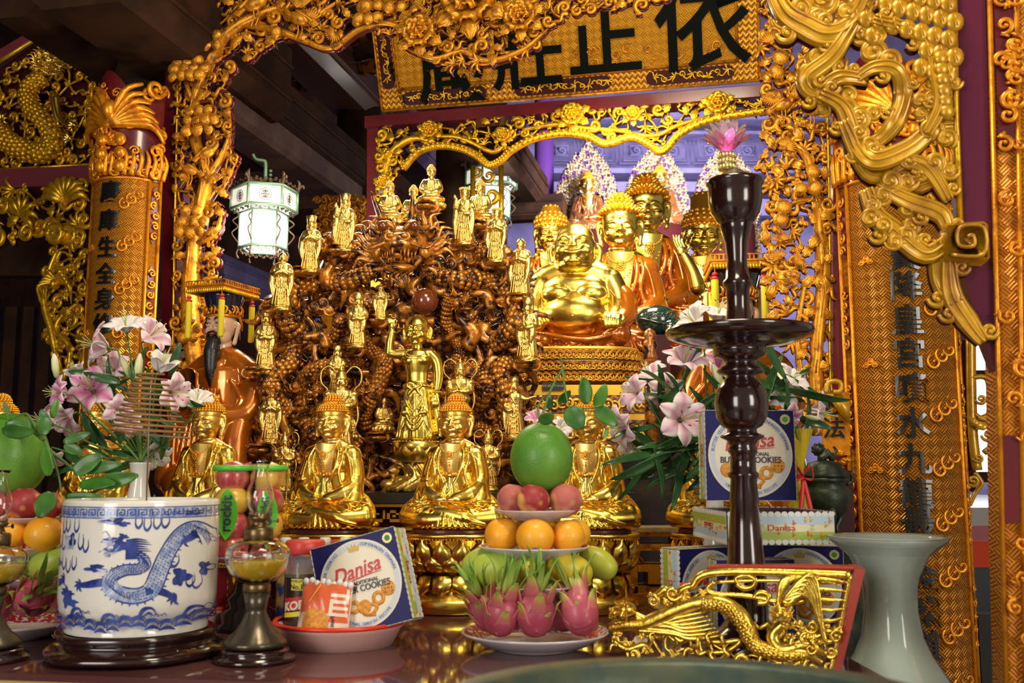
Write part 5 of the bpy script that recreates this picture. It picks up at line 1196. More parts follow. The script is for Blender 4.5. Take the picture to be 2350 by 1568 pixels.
m = MB(); M_ = FD.M(158, 655, .08)
for q in (-1, 1):
  for k in range(5): m.tube(cr([M_ @ Vector((0, 0, 0)), M_ @ Vector((q * (14 + 6 * k) * S, -.03, (22 - 8 * k) * S)), M_ @ Vector((q * (24 + 3 * k) * S, 0, (6 - 14 * k) * S))], 4), [6 * S, 5 * S, 1 * S], 7)
m.ell(M_ @ Vector((0, -.02, -6 * S)), (10 * S, .03, 13 * S), 12); m.build('carved_bat', GILT2, br)
# ---------------------------------------------------------------- near bay at the viewer's end: yellow cloud carving, purple post, column board
nc = thing('cloud_bracket', 'large near blurred yellow openwork bracket of curling clouds hanging over the tall calligraphy board', 'carving', tuple(FN.at(2190, 0)))
S = FN.sc(2050, 300); m = MB()
for pts, w_ in ((((1770, -30), (1800, 40), (1850, 75), (1900, 95), (1960, 60), (2000, -20)), 24), (((1960, 60), (1930, 110), (1900, 150), (1850, 190), (1870, 215), (1925, 190), (1990, 190)), 18),
        (((2000, 60), (2080, 80), (2130, 120), (2150, 200), (2150, 260), (2120, 320)), 15), (((1960, 190), (2000, 170), (2050, 175), (2072, 220), (2050, 290), (2010, 330), (1960, 340)), 16),
        (((1880, 230), (1930, 260), (1960, 330), (2000, 380), (2080, 350), (2140, 300), (2185, 290)), 18), (((1930, 290), (1990, 400), (2060, 400), (2110, 430), (2180, 380)), 17),
        (((1985, 440), (2010, 500), (2060, 540), (2120, 590), (2170, 560)), 20), (((2010, 430), (2080, 470), (2150, 500), (2170, 540)), 17), (((2040, 400), (2080, 380), (2130, 400), (2170, 470)), 15),
        (((2170, 600), (2180, 680), (2215, 740), (2250, 790)), 18), (((2150, 560), (2160, 640), (2190, 700)), 20)):
  w_ *= 1.3; C_ = cr([FN.at(x, y, .02 + .01 * sin(x)) for x, y in pts], 6); m.tube(C_, [w_ * S * .6, w_ * S, w_ * S * 1.05, w_ * S * .6], 12, flat=.38, fup=tuple(FN.n)); N_ = len(C_)
  for q in (-.72, 0, .72): m.tube([C_[i] + FN.n * w_ * S * (.26 + .1 * (q == 0)) + (C_[min(i + 1, N_ - 1)] - C_[max(i - 1, 0)]).normalized().cross(FN.n) * q * w_ * S * (.62 + .38 * sin(pi * i / (N_ - 1))) for i in range(N_)], w_ * S * .15, 7)
  for i in range(2, N_ - 2, 7): scroll(m, Matrix.Translation(C_[i] + (C_[i + 1] - C_[i]).normalized().cross(FN.n) * w_ * S * (1.1 if i % 2 else -1.1)) @ FN.M(0, 0).to_3x3().to_4x4(), w_ * S * .75, 1.25, .34, 1 if i % 2 else -1)
m.build('cloud_ribbons', YELL, nc); backing(m, FN, .02).build('red_backing', REDD, nc)
for x, y, r_, a in ((1835, 50, 44, 0), (1905, 30, 50, .6), (1880, 165, 44, .3), (1955, 250, 36, 2), (1985, 290, 34, 1), (1990, 360, 36, 0), (2050, 440, 40, .5), (2100, 500, 38, 1), (2150, 300, 40, 2), (2140, 400, 38, 0), (2010, 500, 34, 2), (2075, 560, 32, 0), (2120, 250, 30, 1), (2020, 120, 44, 2), (1960, 10, 50, 1), (2160, 200, 30, 0), (1900, 240, 30, 1)):
  c = MB(); cloud(c, FN.M(x, y, .02, a), r_ * 1.25 * S); c.build('curled_cloud', YELL, nc)
m = MB()
for i in range(5):
  for j in range(7):
    x = 1985 + j * 31 + 14 * (i % 2); y = -25 + i * 40 + j * 8
    if x < 2190 and y < 210 and not (x < 2100 and y > 100): m.ell(FN.at(x, y, .024), (21 * S, 9 * S, 24 * S), 12, rot=(0, .3, 0)); m.tube([FN.at(x - 3, y - 14, .034), FN.at(x, y, .036), FN.at(x + 4, y + 14, .034)], 2 * S, 6)
for k in range(6): m.ell(FN.at(2150 + 3 * k, 150 + 24 * k, .03), (18 * S, 12 * S, 19 * S), 10)
m.build('petal_scales', YELL, nc)
c = MB(); M_ = FN.M(2205, 568, .03); sq = [(-46, -40), (40, -44), (46, -36), (46, 36), (38, 44), (-38, 44), (-46, 34)]; c.prism([(x * S, z * S) for x, z in sq], -.02, .03, M_, bev=.006)
c.tube(cr([M_ @ Vector((x * S, -.024, z * S)) for x, z in ((-34, -30), (30, -32), (34, 28), (-14, 30), (-18, -8), (12, -12), (12, 12), (0, 8))], 4), 4.5 * S, 8); c.build('square_scroll', YELL, nc)
m = MB(); m.tube([FN.at(2186, -60, .01), FN.at(2190, 260, .01), FN.at(2200, 520, .01)], 8 * S, 8); m.build('edge_moulding', GILT2, nc)
m = slab(FN, [(2196, -60), (2260, -60), (2278, 640), (2290, 860), (2262, 790), (2208, 620)], .05, 0)
PURD = nmat('deep_purple_lacquer', (.10, .012, .035), .4, 0, spec=.25)
solo('hanging_post', m, PURD, 'deep purple lacquered upright holding the blurred yellow cloud bracket', 'post', tuple(FN.at(2240, 620)), sm=False)
t = thing('column_board', 'blurred gilded column board cut by the photo edge beyond the purple upright', 'board', tuple(FN.at(2320, 1560)))
m = slab(FN, [(2264, -60), (2420, -60), (2440, 1640), (2306, 1640)], .08, 0)
for i_, v_ in enumerate(m.v): m.uv[i_] = (v_.x, v_.z, 0)
m.build('board', weave('near_column_fret', (.66, .25, .012), (.30, .07, .008), 60, metal=.4), t, sm=False)
m = MB()
for a_, b_ in (((2268, -60), (2308, 1640)), ((2330, -60), (2352, 1640))): m.tube([FN.at(*a_, .006), FN.at(*b_, .006)], 6 * S, 8)
m.build('edge_moulding', GILTO, t)
m = slab(FN, [(2277, -50), (2328, -50), (2332, 330), (2290, 345)], .01, .006); slab(FN, [(2300, 1000), (2400, 1000), (2400, 1200), (2304, 1200)], .01, .006, m); m.build('red_cartouche', RED, t, sm=False)
m = MB(); rr = random.Random(33)
for k in range(30): y = rr.uniform(-40, 340) if k < 18 else rr.uniform(340, 1500); scroll(m, FN.M(rr.uniform(2290, 2335) + max(0, y) * .02, y, .012, rr.uniform(0, 6)), rr.uniform(13, 24) * S, 1.2, .24, rr.choice((-1, 1)), tail=20 * S)
m.build('flame_scroll', GILTO, t)
# bracket and post glimpsed past the tall board, bright doorway beyond
PE = Pl(3.7, K)
m = slab(PE, [(2150, 500), (2240, 500), (2240, 1130), (2205, 1100), (2150, 1100)], .08, 0); struct('pillar', m, PURD)
t = thing('scroll_bracket', 'small yellow pierced scroll bracket before the bright doorway', 'carving', tuple(PE.at(2250, 1150)))
S = PE.sc(2250, 1000); m = MB()
for pts, w_ in ((((2225, 780), (2226, 880), (2230, 1000), (2240, 1080)), 12), (((2226, 868), (2262, 872), (2270, 940), (2250, 960), (2232, 950)), 9), (((2262, 800), (2300, 830), (2290, 860)), 9), (((2240, 960), (2290, 975), (2300, 1000), (2255, 1040)), 10), (((2234, 1085), (2250, 1110), (2236, 1130), (2222, 1160)), 7)):
  m.tube(cr([PE.at(x, y, .02) for x, y in pts], 5), w_ * S, 8, flat=.7)
for x, y, r_ in ((2246, 918, 12), (2262, 1000, 14), (2270, 950, 12), (2240, 1052, 11), (2290, 990, 16), (2228, 1103, 14), (2285, 830, 14)): scroll(m, PE.M(x, y, .03), r_ * S, 1.3, .3)
for k in range(4): leaf(m, PE.M(2250 + k * 9, 985 - k * 3, .03, .9 + .3 * k), 44 * S, 14 * S)
m.build('scrollwork', YELL, t)
SKYW = nmat('daylight_sky', (.9, .95, 1), 1, emis=(.86, .93, 1), es=2.6)
m = MB(); q = P(2262, 960, 9.4); m.box(1.6, .03, 1.6, c=(q.x, 9.4, q.z + .3)); struct('window_1', m, SKYW)
m = MB(); m.box(1.7, .06, .06, c=(q.x, 9.36, q.z + .42)); m.box(.05, .06, 1.6, c=(q.x + .1, 9.36, q.z + .3)); m.box(1.7, .2, .1, c=(q.x, 9.34, P(2262, 1095, 9.3).z)); struct('window_1_frame', m, WOOD)
q = P(2262, 1260, 3.6); RCL = nmat('red_cloth', (.55, .045, .012), .8)
t = thing('covered_table', 'dark cabinet table with red cloth top past the tall calligraphy board', 'table', (q.x, 3.6, 0)); zt_ = P(2262, 1242, 3.6).z
m = MB(); m.box(1.0, 1.0, zt_ - .09, c=(q.x + .1, 4.1, (zt_ - .09) / 2)); m.build('cabinet', nmat('black_green_cabinet', (.012, .016, .022), .3), t, sm=False)
for k in range(3): m = MB(); m.box(.3, .02, .5, c=(q.x - .22 + k * .32, 3.59, zt_ - .5)); m.build('door', EBON, t, sm=False)
m = MB(); m.box(1.04, 1.04, .09, c=(q.x + .1, 4.1, zt_ - .045)); m.build('red_cloth', RCL, t, sm=False)
# sunlit pale tile platform beyond
m = MB(); m.box(2.2, 3.2, .2, c=(q.x + .9, 6.6, P(2262, 1135, 8).z - .1)); struct('floor_platform', m, TILE)
# ---------------------------------------------------------------- altar table behind the row of statues
ZT = P(900, 1131, 2.86).z
xL = P(600, 1131, 2.86).x; xR = .352
BLK = nmat('black_stone_top', (.02, .022, .026), .3, coat=.3); FRG = nmat('fret_gold', (.80, .46, .05), .35, .6); CARV = nmat('dark_red_carving', (.10, .018, .012), .35, .1, c2=(.40, .18, .02), scale=60, thr=(.5, .62), bump=.8, bscale=110)
t = thing('altar_table', 'dark red altar table with gold key-fret frieze behind the seated statues', 'table', (0, 2.86, 0))
m = MB(); m.box(xR - xL, .53, .03, c=((xL + xR) / 2, 3.115, ZT - .015)); m.build('table_top', BLK, t, sm=False)
m = MB(); m.box(xR - xL - .03, .49, ZT - .03, c=((xL + xR) / 2, 3.125, (ZT - .03) / 2)); m.build('carcass', REDD, t, sm=False)
m = MB(); u = .0085
x = xL + .02; y0_ = 2.872
def keyfret(m, x, z, u, y):
  for a, b, c, d in ((0, 0, 6, 1), (0, 0, 1, 4), (0, 3, 4, 4), (3, 1.6, 4, 4), (1.8, 1.6, 4, 2.4), (5.2, 0, 6, 4)): m.box((c - a) * u, .012, (d - b) * u, c=(x + (a + c) / 2 * u, y, z + (b + d) / 2 * u))
while x < xR - .08: keyfret(m, x, ZT - .083, u, y0_); x += u * 6.6
for z_ in (-.036, -.102, -.118): m.box(xR - xL, .02, .008, c=((xL + xR) / 2, 2.866, ZT + z_))
m.build('key_fret_frieze', FRG, t, sm=False)
m = MB(); m.box(xR - xL - .01, .03, .10, c=((xL + xR) / 2, 2.868, ZT - .175)); m.build('carved_apron', CARV, t, sm=False)
m = MB(); rr = random.Random(2); x = xL + .04
while x < xR: scroll(m, TR(x, 2.85, ZT - .175 + rr.uniform(-.02, .02), ry=rr.uniform(0, 6)), .026, 1.2, .22, rr.choice((-1, 1)), tail=.02); x += .035
m.build('apron_scroll', nmat('dim_gilt', (.42, .22, .04), .4, .6), t)
# gilt openwork stand glimpsed between the plinths, dark cabinet behind the fruit
t = thing('gilded_stand', 'small gilded openwork stand between two lotus plinths right of the fruit tower', 'stand', tuple(T(1500, 1390)))
q = T(1502, 1375); q.y -= .04; zt_ = P(1502, 1216, q.y).z; m = MB(); m.box(.19, .13, .012, c=(q.x, q.y + .05, zt_)); m.build('worn_top', nmat('worn_grey_top', (.16, .14, .12), .5, c2=(.4, .25, .05), scale=30), t, sm=False)
m = MB()
for q_ in (-1, 1): m.box(.022, .1, zt_ - TZ - .02, c=(q.x + q_ * .062, q.y + .05, (zt_ + TZ) / 2))
for z_ in (.03, .09, .15, .19): m.box(.14 - .04 * (z_ == .09), .1, .018, c=(q.x, q.y + .05, TZ + z_ * (zt_ - TZ) / .2))
m.box(.045, .11, .05, c=(q.x, q.y + .05, TZ + .07)); m.box(.17, .12, .02, c=(q.x, q.y + .05, TZ + .01)); m.build('fret_body', GILT, t, sm=False)
m = MB(); a = P(1440, 1060, 3.1); bb = P(1545, 1200, 3.1); t = thing('dark_cabinet', 'black carved cabinet behind the golden statue with the pomelo', 'cabinet', ((a.x + bb.x) / 2 + .1, 3.1, 0))
m.box(.40, .17, a.z - .08, c=(a.x + .2, 3.285, (a.z - .08) / 2)); m.build('body', EBON, t, sm=False)
m = MB(); m.box(.42, .17, .02, c=(a.x + .205, 3.28, a.z + .02)); m.box(.40, .17, .10, c=(a.x + .2, 3.28, a.z - .04)); m.build('carved_frieze', EBON, t, sm='auto')
m = MB();
for k in range(8): scroll(m, TR(a.x + .03 + k * .05, 3.185, a.z - .035, ry=k * 2.), .022, 1.2, .2)
m.build('frieze_scroll', nmat('grey_black', (.03, .032, .036), .3), t)
m = MB(); m.box(.16, .02, .34, c=(a.x + .1, 3.19, a.z - .30)); m.build('door', EBON, t, sm=False); m = MB(); m.box(.16, .02, .34, c=(a.x + .28, 3.19, a.z - .30)); m.build('door', nmat('brown_door', (.06, .018, .016), .35), t, sm=False)
# ---------------------------------------------------------------- stepped stand under the laughing monk
d_ = 3.30; zb = BUD.z; cx = P(1340, 800, 3.4).x; u = 3.35 / F
t = thing('lotus_pedestal', 'wide dark lotus-scale pedestal under the laughing monk statue', 'pedestal', (cx, 3.62, zb - .14))
W_ = .215; prof = [(W_ * .93, zb - .135), (W_ * 1.0, zb - .11), (W_ * 1.02, zb - .05), (W_ * .97, zb - .015), (W_ * .88, zb), (0, zb)]
m = MB(); m.lathe(prof, 56, TR(cx, 3.62, 0), rf=lambda a, j, z: (abs(cos(a)) ** 3.2 + abs(sin(a)) ** 3.2) ** (-1 / 3.2), sy=.85); m.build('core', nmat('purple_brown_lacquer', (.10, .035, .03), .3, .2, coat=.4), t)
m = MB(); g = MB()
for row in range(3):
  for k in range(30):
    a = pi + .12 + (pi - .24) * (k + .5 * (row % 2)) / 29; sq = (abs(cos(a)) ** 3.2 + abs(sin(a)) ** 3.2) ** (-1 / 3.2); r = W_ * 1.02 * sq; z = zb - .035 - row * .038
    M_ = TR(cx + r * cos(a), 3.62 + r * .85 * sin(a), z, rz=a + pi / 2)
    for j in range(2): m.tube(cr([(-.026 + j * .006, 0, -.008), (-.013, -.004, .012 - j * .005), (0, -.006, .019 - j * .005), (.013, -.004, .012 - j * .005), (.026 - j * .006, 0, -.008)], 3), .0022, 5, M_)
    acanthus(g, M_ @ TR(0, -.003, -.012), .022, .022, 5, .1)
m.build('petal_outline', GILT, t); g.build('petal_foliage', FRG, t)
m = MB();
C_ = [(cx + W_ * .96 * (abs(cos(a)) ** 3.2 + abs(sin(a)) ** 3.2) ** (-1 / 3.2) * cos(a), 3.62 + .85 * W_ * .96 * (abs(cos(a)) ** 3.2 + abs(sin(a)) ** 3.2) ** (-1 / 3.2) * sin(a), zb - .008) for a in [2 * pi * k / 48 for k in range(48)]]
m.tube(C_, .008, 8, closed=True); m.build('rim', FRG, t)
t = thing('stepped_altar', 'stepped dark red altar tiers with gold scroll bands below the lotus-scale pedestal', 'altar', (cx, 3.6, 0))
tiers = [(zb - .14, .035, .235, FRG), (zb - .175, .065, .225, CARV), (zb - .24, .02, .25, FRG), (zb - .26, .10, .23, CARV), (zb - .36, .02, .25, FRG), (zb - .38, zb - .38, .24, REDD)]
for z0, h, hw, mt in tiers:
  m = MB(); m.box(2 * hw, .44, h, c=(cx, 3.62, z0 - h / 2)); m.build('tier', mt, t, sm=False)
m = MB(); rr = random.Random(7)
for z0, h in ((zb - .175, .065), (zb - .26, .10)):
  for k in range(17): scroll(m, TR(cx - .21 + k * .0262, 3.395, z0 - h / 2 + rr.uniform(-.01, .01), ry=rr.uniform(0, 6)), h * .30, 1.2, .22, rr.choice((-1, 1)))
m.build('gilt_scroll_band', FRG, t)
m = MB(); q = P(1270, 886, 3.38); m.box(.074, .006, .026, c=(q.x, 3.385, q.z)); pq = m.build('name_plate', BLK, t, sm=False); m = MB(); text_into(m, 'ĐỨC BỒ TÁT DI LẶC', .0085, .0006, TR(q.x, 3.380, q.z)); m.build('lettering', nmat('pale_letter', (.6, .55, .42), .6), pq, sm=False)
for o in [o for o in bpy.data.objects if o.get('category') == 'statue' and o.location.y > 3.9 and o.location.y < 5]:
  m = MB(); hw = .09 * o.scale[0]; z_ = o.location.z; m.box(2 * hw, .12 * o.scale[0], z_, c=(o.location.x, o.location.y, z_ / 2))
  solo('statue_plinth', m, REDD, 'dark red plinth hidden under ' + ' '.join(o['label'].split()[:8]), 'plinth', (o.location.x, o.location.y, 0), sm=False)
q = k1.location; m = MB(); zz = q.z - 400 * .0014 * k1.scale[0]; m.box(.34, .34, zz, c=(q.x, q.y + .02, zz / 2)); solo('statue_plinth', m, REDD, 'dark red plinth under the bearded king at the pine jamb', 'plinth', (q.x, q.y, 0), sm=False)
q = k2.location; m = MB(); zz = q.z - 400 * .0014 * k2.scale[0]; m.box(.40, .26, zz, c=(q.x, q.y, zz / 2)); solo('statue_plinth', m, REDD, 'dark red plinth under the king behind the candlestick', 'plinth', (q.x, q.y, 0), sm=False)
# raised hand of the tallest buddha
S = 4.1 / F; h = MB(rc=True); A = lambda x, y, o=0: P(x, y, 4.1 - o)
h.tube(cr([A(1600, 660), A(1590, 625), A(1572, 590)], 3), [20 * S, 15 * S, 11 * S], 12); h.ell(A(1565, 578), (12 * S, 8 * S, 13 * S), 12)
for k in range(4): h.tube(cr([A(1556 + k * 6, 572), A(1548 + k * 6, 556), A(1545 + k * 7, 540 + (k == 3) * 8)], 3), [3.6 * S, 3.2 * S, 2.2 * S], 7)
h.tube([A(1574, 580), A(1582, 566)], [3.6 * S, 2.4 * S], 7)
me = sculpt(h, .0022, 1); par = [o for o in bpy.data.objects if o.get('label', '').startswith('large orange robed')][0]
me.transform(par.matrix_basis.inverted() if False else (Matrix.Translation(par.location) @ Euler(par.rotation_euler).to_matrix().to_4x4() @ Matrix.Scale(par.scale[0], 4)).inverted()); link('raised_hand', me, OLDG, par)
# wooden fish drum
FISH = nmat('dark_green_lacquer', (.012, .035, .028), .15, coat=.9)
p = P(1508, 772, 3.75); t = thing('wooden_fish_drum', 'dark green glossy wooden fish drum beside the laughing monk', 'drum', (p.x, p.y, p.z))
S = 3.75 / F; m = MB(); m.ell((p.x, p.y, p.z + 38 * S), (50 * S, 36 * S, 36 * S), 24); m.ell((p.x + 30 * S, p.y - 20 * S, p.z + 20 * S), (26 * S, 20 * S, 20 * S), 16); m.build('body', FISH, t)
m = MB(); m.tube(cr([(p.x - 44 * S, p.y - 20 * S, p.z + 40 * S), (p.x, p.y - 38 * S, p.z + 26 * S), (p.x + 46 * S, p.y - 24 * S, p.z + 22 * S)], 4), 2.5 * S, 6)
for k in range(7): scroll(m, TR(p.x - 30 * S + k * 10 * S, p.y - 34 * S, p.z + 44 * S, ry=k), 7 * S, 1.2, .2)
m.build('carved_fins', FISH, t); m = MB(); m.ell((p.x + 24 * S, p.y - 40 * S, p.z + 16 * S), 5 * S, 10); m.build('eye', PALE, t)
m = MB(); m.box(.08, .15, p.z, c=(p.x, 3.775, p.z / 2)); solo('statue_plinth', m, REDD, 'dark plinth under the green wooden fish drum', 'plinth', (p.x, 3.775, 0), sm=False)
p = P(1492, 795, 3.29); cz_ = P(1440, 1060, 3.1).z + .032
m = MB(); S = 3.4 / F; m.lathe([(14 * S, -30 * S), (16 * S, -26 * S), (12 * S, -12 * S), (17 * S, 0), (15 * S, 10 * S), (10 * S, 16 * S), (14 * S, 22 * S), (12 * S, 34 * S), (4 * S, 40 * S), (0, 42 * S)], 20, TR(*p)); m.lathe([(15 * S, cz_ - p.z), (15 * S, -30 * S)], 16, TR(*p))
solo('turned_post', m, BROWN, 'turned brown lacquer post end beside the pedestal and lilies', 'post', (p.x, p.y, cz_))
# ---------------------------------------------------------------- brown dragon carving
DR = Pl(3.22, .04)
dc = thing('dragon_root_carving', 'huge brown lacquered carving of tangled dragons and clouds carrying gilded figurines', 'carving', (DR.at(930, 1130).x, 3.22, ZT))
S = DR.sc(930, 600)
m = MB(); dragon_head(m, DR.M(938, 590, .14), 92 * S, 11, horns=False, jaw=.6); m.build('dragon_head', BROWN2, dc)
for pts in (((905, 560), (888, 520), (873, 480), (866, 462)), ((945, 555), (955, 520), (958, 485), (955, 460)), ((985, 560), (975, 535), (966, 515))):
  m = MB(); m.tube(cr([DR.at(x, y, .12) for x, y in pts], 5), [9 * S, 8 * S, 5 * S, 1.2 * S], 9); m.build('horn', BROWN, dc)
m = MB();
for q in (-1, 1):
  m.ell(DR.at(938 + q * 34, 556, .22), (13 * S, 13 * S, 12 * S), 12)
m.ell(DR.at(986, 706, .12), 30 * S, 24); m.build('pearl', nmat('red_brown_pearl', (.16, .035, .012), .1, coat=1), dc)
m = MB(); C_ = cr([DR.at(x, y, .19) for x, y in ((895, 618), (915, 640), (940, 646), (965, 640), (985, 618), (965, 622), (940, 628), (915, 622))], 4, True); m.tube(C_, 5 * S, 7, closed=True); m.build('dragon_lips', BROWN2, dc)
bodies = [([(1000, 640), (1060, 660), (1120, 650), (1180, 690), (1190, 750), (1150, 790), (1100, 770), (1080, 730)], 24), ([(870, 640), (800, 660), (740, 650), (690, 680), (680, 740), (720, 790), (780, 780), (800, 740)], 24),
     ([(640, 700), (660, 760), (680, 830), (640, 880), (660, 940), (720, 960), (760, 930)], 22), ([(1210, 740), (1190, 820), (1150, 860), (1170, 930), (1140, 990), (1090, 980)], 22),
     ([(1050, 830), (1100, 850), (1120, 900), (1090, 950), (1060, 1000), (1090, 1060), (1150, 1080)], 20), ([(830, 830), (790, 850), (740, 860), (700, 900), (730, 1000), (800, 1040), (850, 1010)], 20),
     ([(880, 700), (840, 740), (850, 800), (890, 830), (880, 900), (850, 960), (870, 1040)], 18), ([(620, 960), (650, 1010), (700, 1040), (680, 1100)], 18), ([(1040, 690), (1030, 760), (1060, 800), (1040, 860)], 15),
     ([(720, 600), (760, 560), (800, 570), (840, 600)], 20), ([(1040, 590), (1090, 580), (1130, 600), (1170, 620)], 20)]
for i, (pts, w_) in enumerate(bodies):
  b = MB(); s2 = MB(); PP = [DR.at(x, y, .075 + .05 * sin(j * 1.9 + i)) for j, (x, y) in enumerate(pts)]
  scaled_body(b, s2, PP, [w_ * S * .7, w_ * S, w_ * S, w_ * S * .6], 10, .42); o = b.build('coiled_dragon_body', BROWN, dc); s2.build('scales', BROWN2, o)
for x, y, s_, rz, ry in ((705, 735, 34, -1, .3), (1065, 705, 34, .9, -.2), (655, 895, 30, -.7, 0), (1115, 895, 34, .7, .1), (745, 905, 30, -1, .4), (870, 905, 26, .3, 0), (1165, 1000, 24, .6, 0), (700, 1060, 28, -.6, 0)):
  m = MB(); dragon_head(m, DR.M(x, y, .12) @ TR(rz=rz, ry=ry), s_ * S, 8, jaw=.4); m.build('small_dragon_head', BROWN2, dc)
rr = random.Random(44)
def cloudshelf(x, y, r_):
  m = MB(); M_ = DR.M(x, y, .10)
  for q in (-1, 1): scroll(m, M_ @ TR(q * r_ * .5 * S, -.01, -r_ * .25 * S), r_ * .45 * S, 1.25, .3, q)
  m.ell((0, .02, -r_ * .35 * S), (r_ * .9 * S, .075, r_ * .33 * S), 16, M_); m.ell((0, 0, -r_ * .02 * S), (r_ * .75 * S, .06, r_ * .10 * S), 14, M_)
  m.tube(cr([M_ @ Vector((0, .03, -r_ * .4 * S)), M_ @ Vector((r_ * .5 * S, .08, -r_ * 1.2 * S)), M_ @ Vector((r_ * .2 * S, .12, -r_ * 1.9 * S))], 4), [r_ * .3 * S, r_ * .22 * S, r_ * .18 * S], 8); m.build('cloud_shelf', BROWN2, dc)
reg = [(620, 720), (660, 640), (720, 600), (790, 560), (850, 600), (880, 540), (1000, 530), (1040, 590), (1150, 590), (1215, 640), (1230, 760), (1215, 900), (1225, 1010), (1180, 1104), (620, 1104), (600, 1020), (610, 860)]
for k, (kinds, off, gap, mt) in enumerate((('scfal', -.05, 25, BROWN), ('fcafs', .0, 30, BROWN2), ('cff', .06, 62, BROWN2))):
  m = MB(); filler(m, DR, reg, gap, off, kinds, 1.05, rr); m.build('cloud_and_flame_scrollwork', mt, dc)
m = MB()
for k in range(26):
  x = rr.uniform(700, 1130); y = rr.uniform(680, 1080); pts = [(x, y)]; a = rr.uniform(0, 6)
  for j in range(4): a += rr.uniform(-.9, .9); pts.append((pts[-1][0] + 38 * cos(a), pts[-1][1] + 30 * sin(a)))
  m.tube(cr([DR.at(u_, v_, -.03 + .02 * j) for j, (u_, v_) in enumerate(pts)], 5), [12 * S, 15 * S, 13 * S, 7 * S], 8)
m.build('root_mass', BROWN, dc)
m = slab(DR, [(650, 1128), (1190, 1128), (1185, 1080), (660, 1080)], .13, .0); m.build('root_base', BROWN, dc)
# ---------------------------------------------------------------- gilded figurines on the carving
FG = [('pray', '', 645, 715, 580, 'shaven monk figurine with praying hands, below the lantern', 0.1), ('pray2', 'mandarin', 712, 628, 497, 'tall-hatted figurine with joined hands, right of the bright lantern', 0),
   ('raise', 'mandarin', 790, 580, 447, 'tall-hatted figurine raising one hand, before the small gilt board', 0), ('pray', 'crown', 1140, 605, 477, 'crowned figurine with praying hands, beside the far lantern', -.3),
   ('raise', 'crown', 1066, 565, 430, 'crowned standing figurine with raised hand, right of the dragon horns', -.2), ('pray', '', 1196, 688, 548, 'shaven monk figurine next to the shoulder of the laughing monk', -.5),
   ('tablet', 'mandarin', 1212, 832, 685, 'hatted figurine holding a tablet beside the laughing monk belly', -.5), ('point', 'square', 1180, 1010, 865, 'square-hatted figurine stretching one arm toward the green pomelo', -.1),
   ('tablet', 'mandarin', 608, 850, 713, 'hatted figurine with wide sleeves beside the king shoulder', .1), ('tablet', 'mandarin', 820, 800, 675, 'hatted figurine under the left jaw of the big dragon', 0),
   ('pray', '', 873, 735, 655, 'small veiled figurine high above the raised hand of the child', 0), ('pray', 'topknot', 620, 1020, 880, 'helmet-capped figurine with folded sleeves above the apple tubes', .1),
   ('tablet', 'mandarin', 772, 905, 795, 'hatted figurine half hidden behind the lute guardian', .1), ('seated', 'curls', 893, 522, 415, 'seated meditating figurine, lowest of the three left of the dragon horns', 0),
   ('seated', 'curls', 948, 532, 425, 'seated meditating figurine between the dragon horns', 0), ('seated', 'curls', 989, 483, 378, 'seated meditating figurine, highest of all on the carving', 0),
   ('seated', 'curls', 1102, 526, 412, 'seated meditating figurine behind the crowned standing one', -.3), ('seated', '', 880, 994, 912, 'small seated figurine beside the skirt of the golden child', .4),
   ('seated', '', 800, 1010, 942, 'small seated figurine peeping behind a golden statue shoulder', .2)]
for i, (pose, hat, px, foot, head, lab, rz) in enumerate(FG):
  pp = pose.replace('2', ''); y_ = 3.06 + .03 * (i % 3)
  if pose == 'seated' and i > 12 and px < 1110 and foot < 600: y_ = 3.16
  figurine(pp, hat, lab, px, foot, head, y_, rz)
  if foot > 560 or True: cloudshelf(px, foot + 4, 34 if pp != 'seated' else 30)
for px, foot, head, lab, lute in ((779, 1040, 838, 'ribboned guardian figurine playing a lute above the seated statue', True), (1055, 990, 822, 'ribboned guardian figurine beside the hanging hand of the child', False),
              (650, 1128, 990, 'ribboned guardian figurine rising behind the apple tubes', False), (1120, 1127, 985, 'ribboned guardian figurine behind the central statue shoulder', False)):
  figurine('guard', 'helmet', lab, px, foot, head, 3.0, .1 if px < 900 else -.1, lute=lute)
  if foot < 1100: cloudshelf(px, foot + 4, 30)
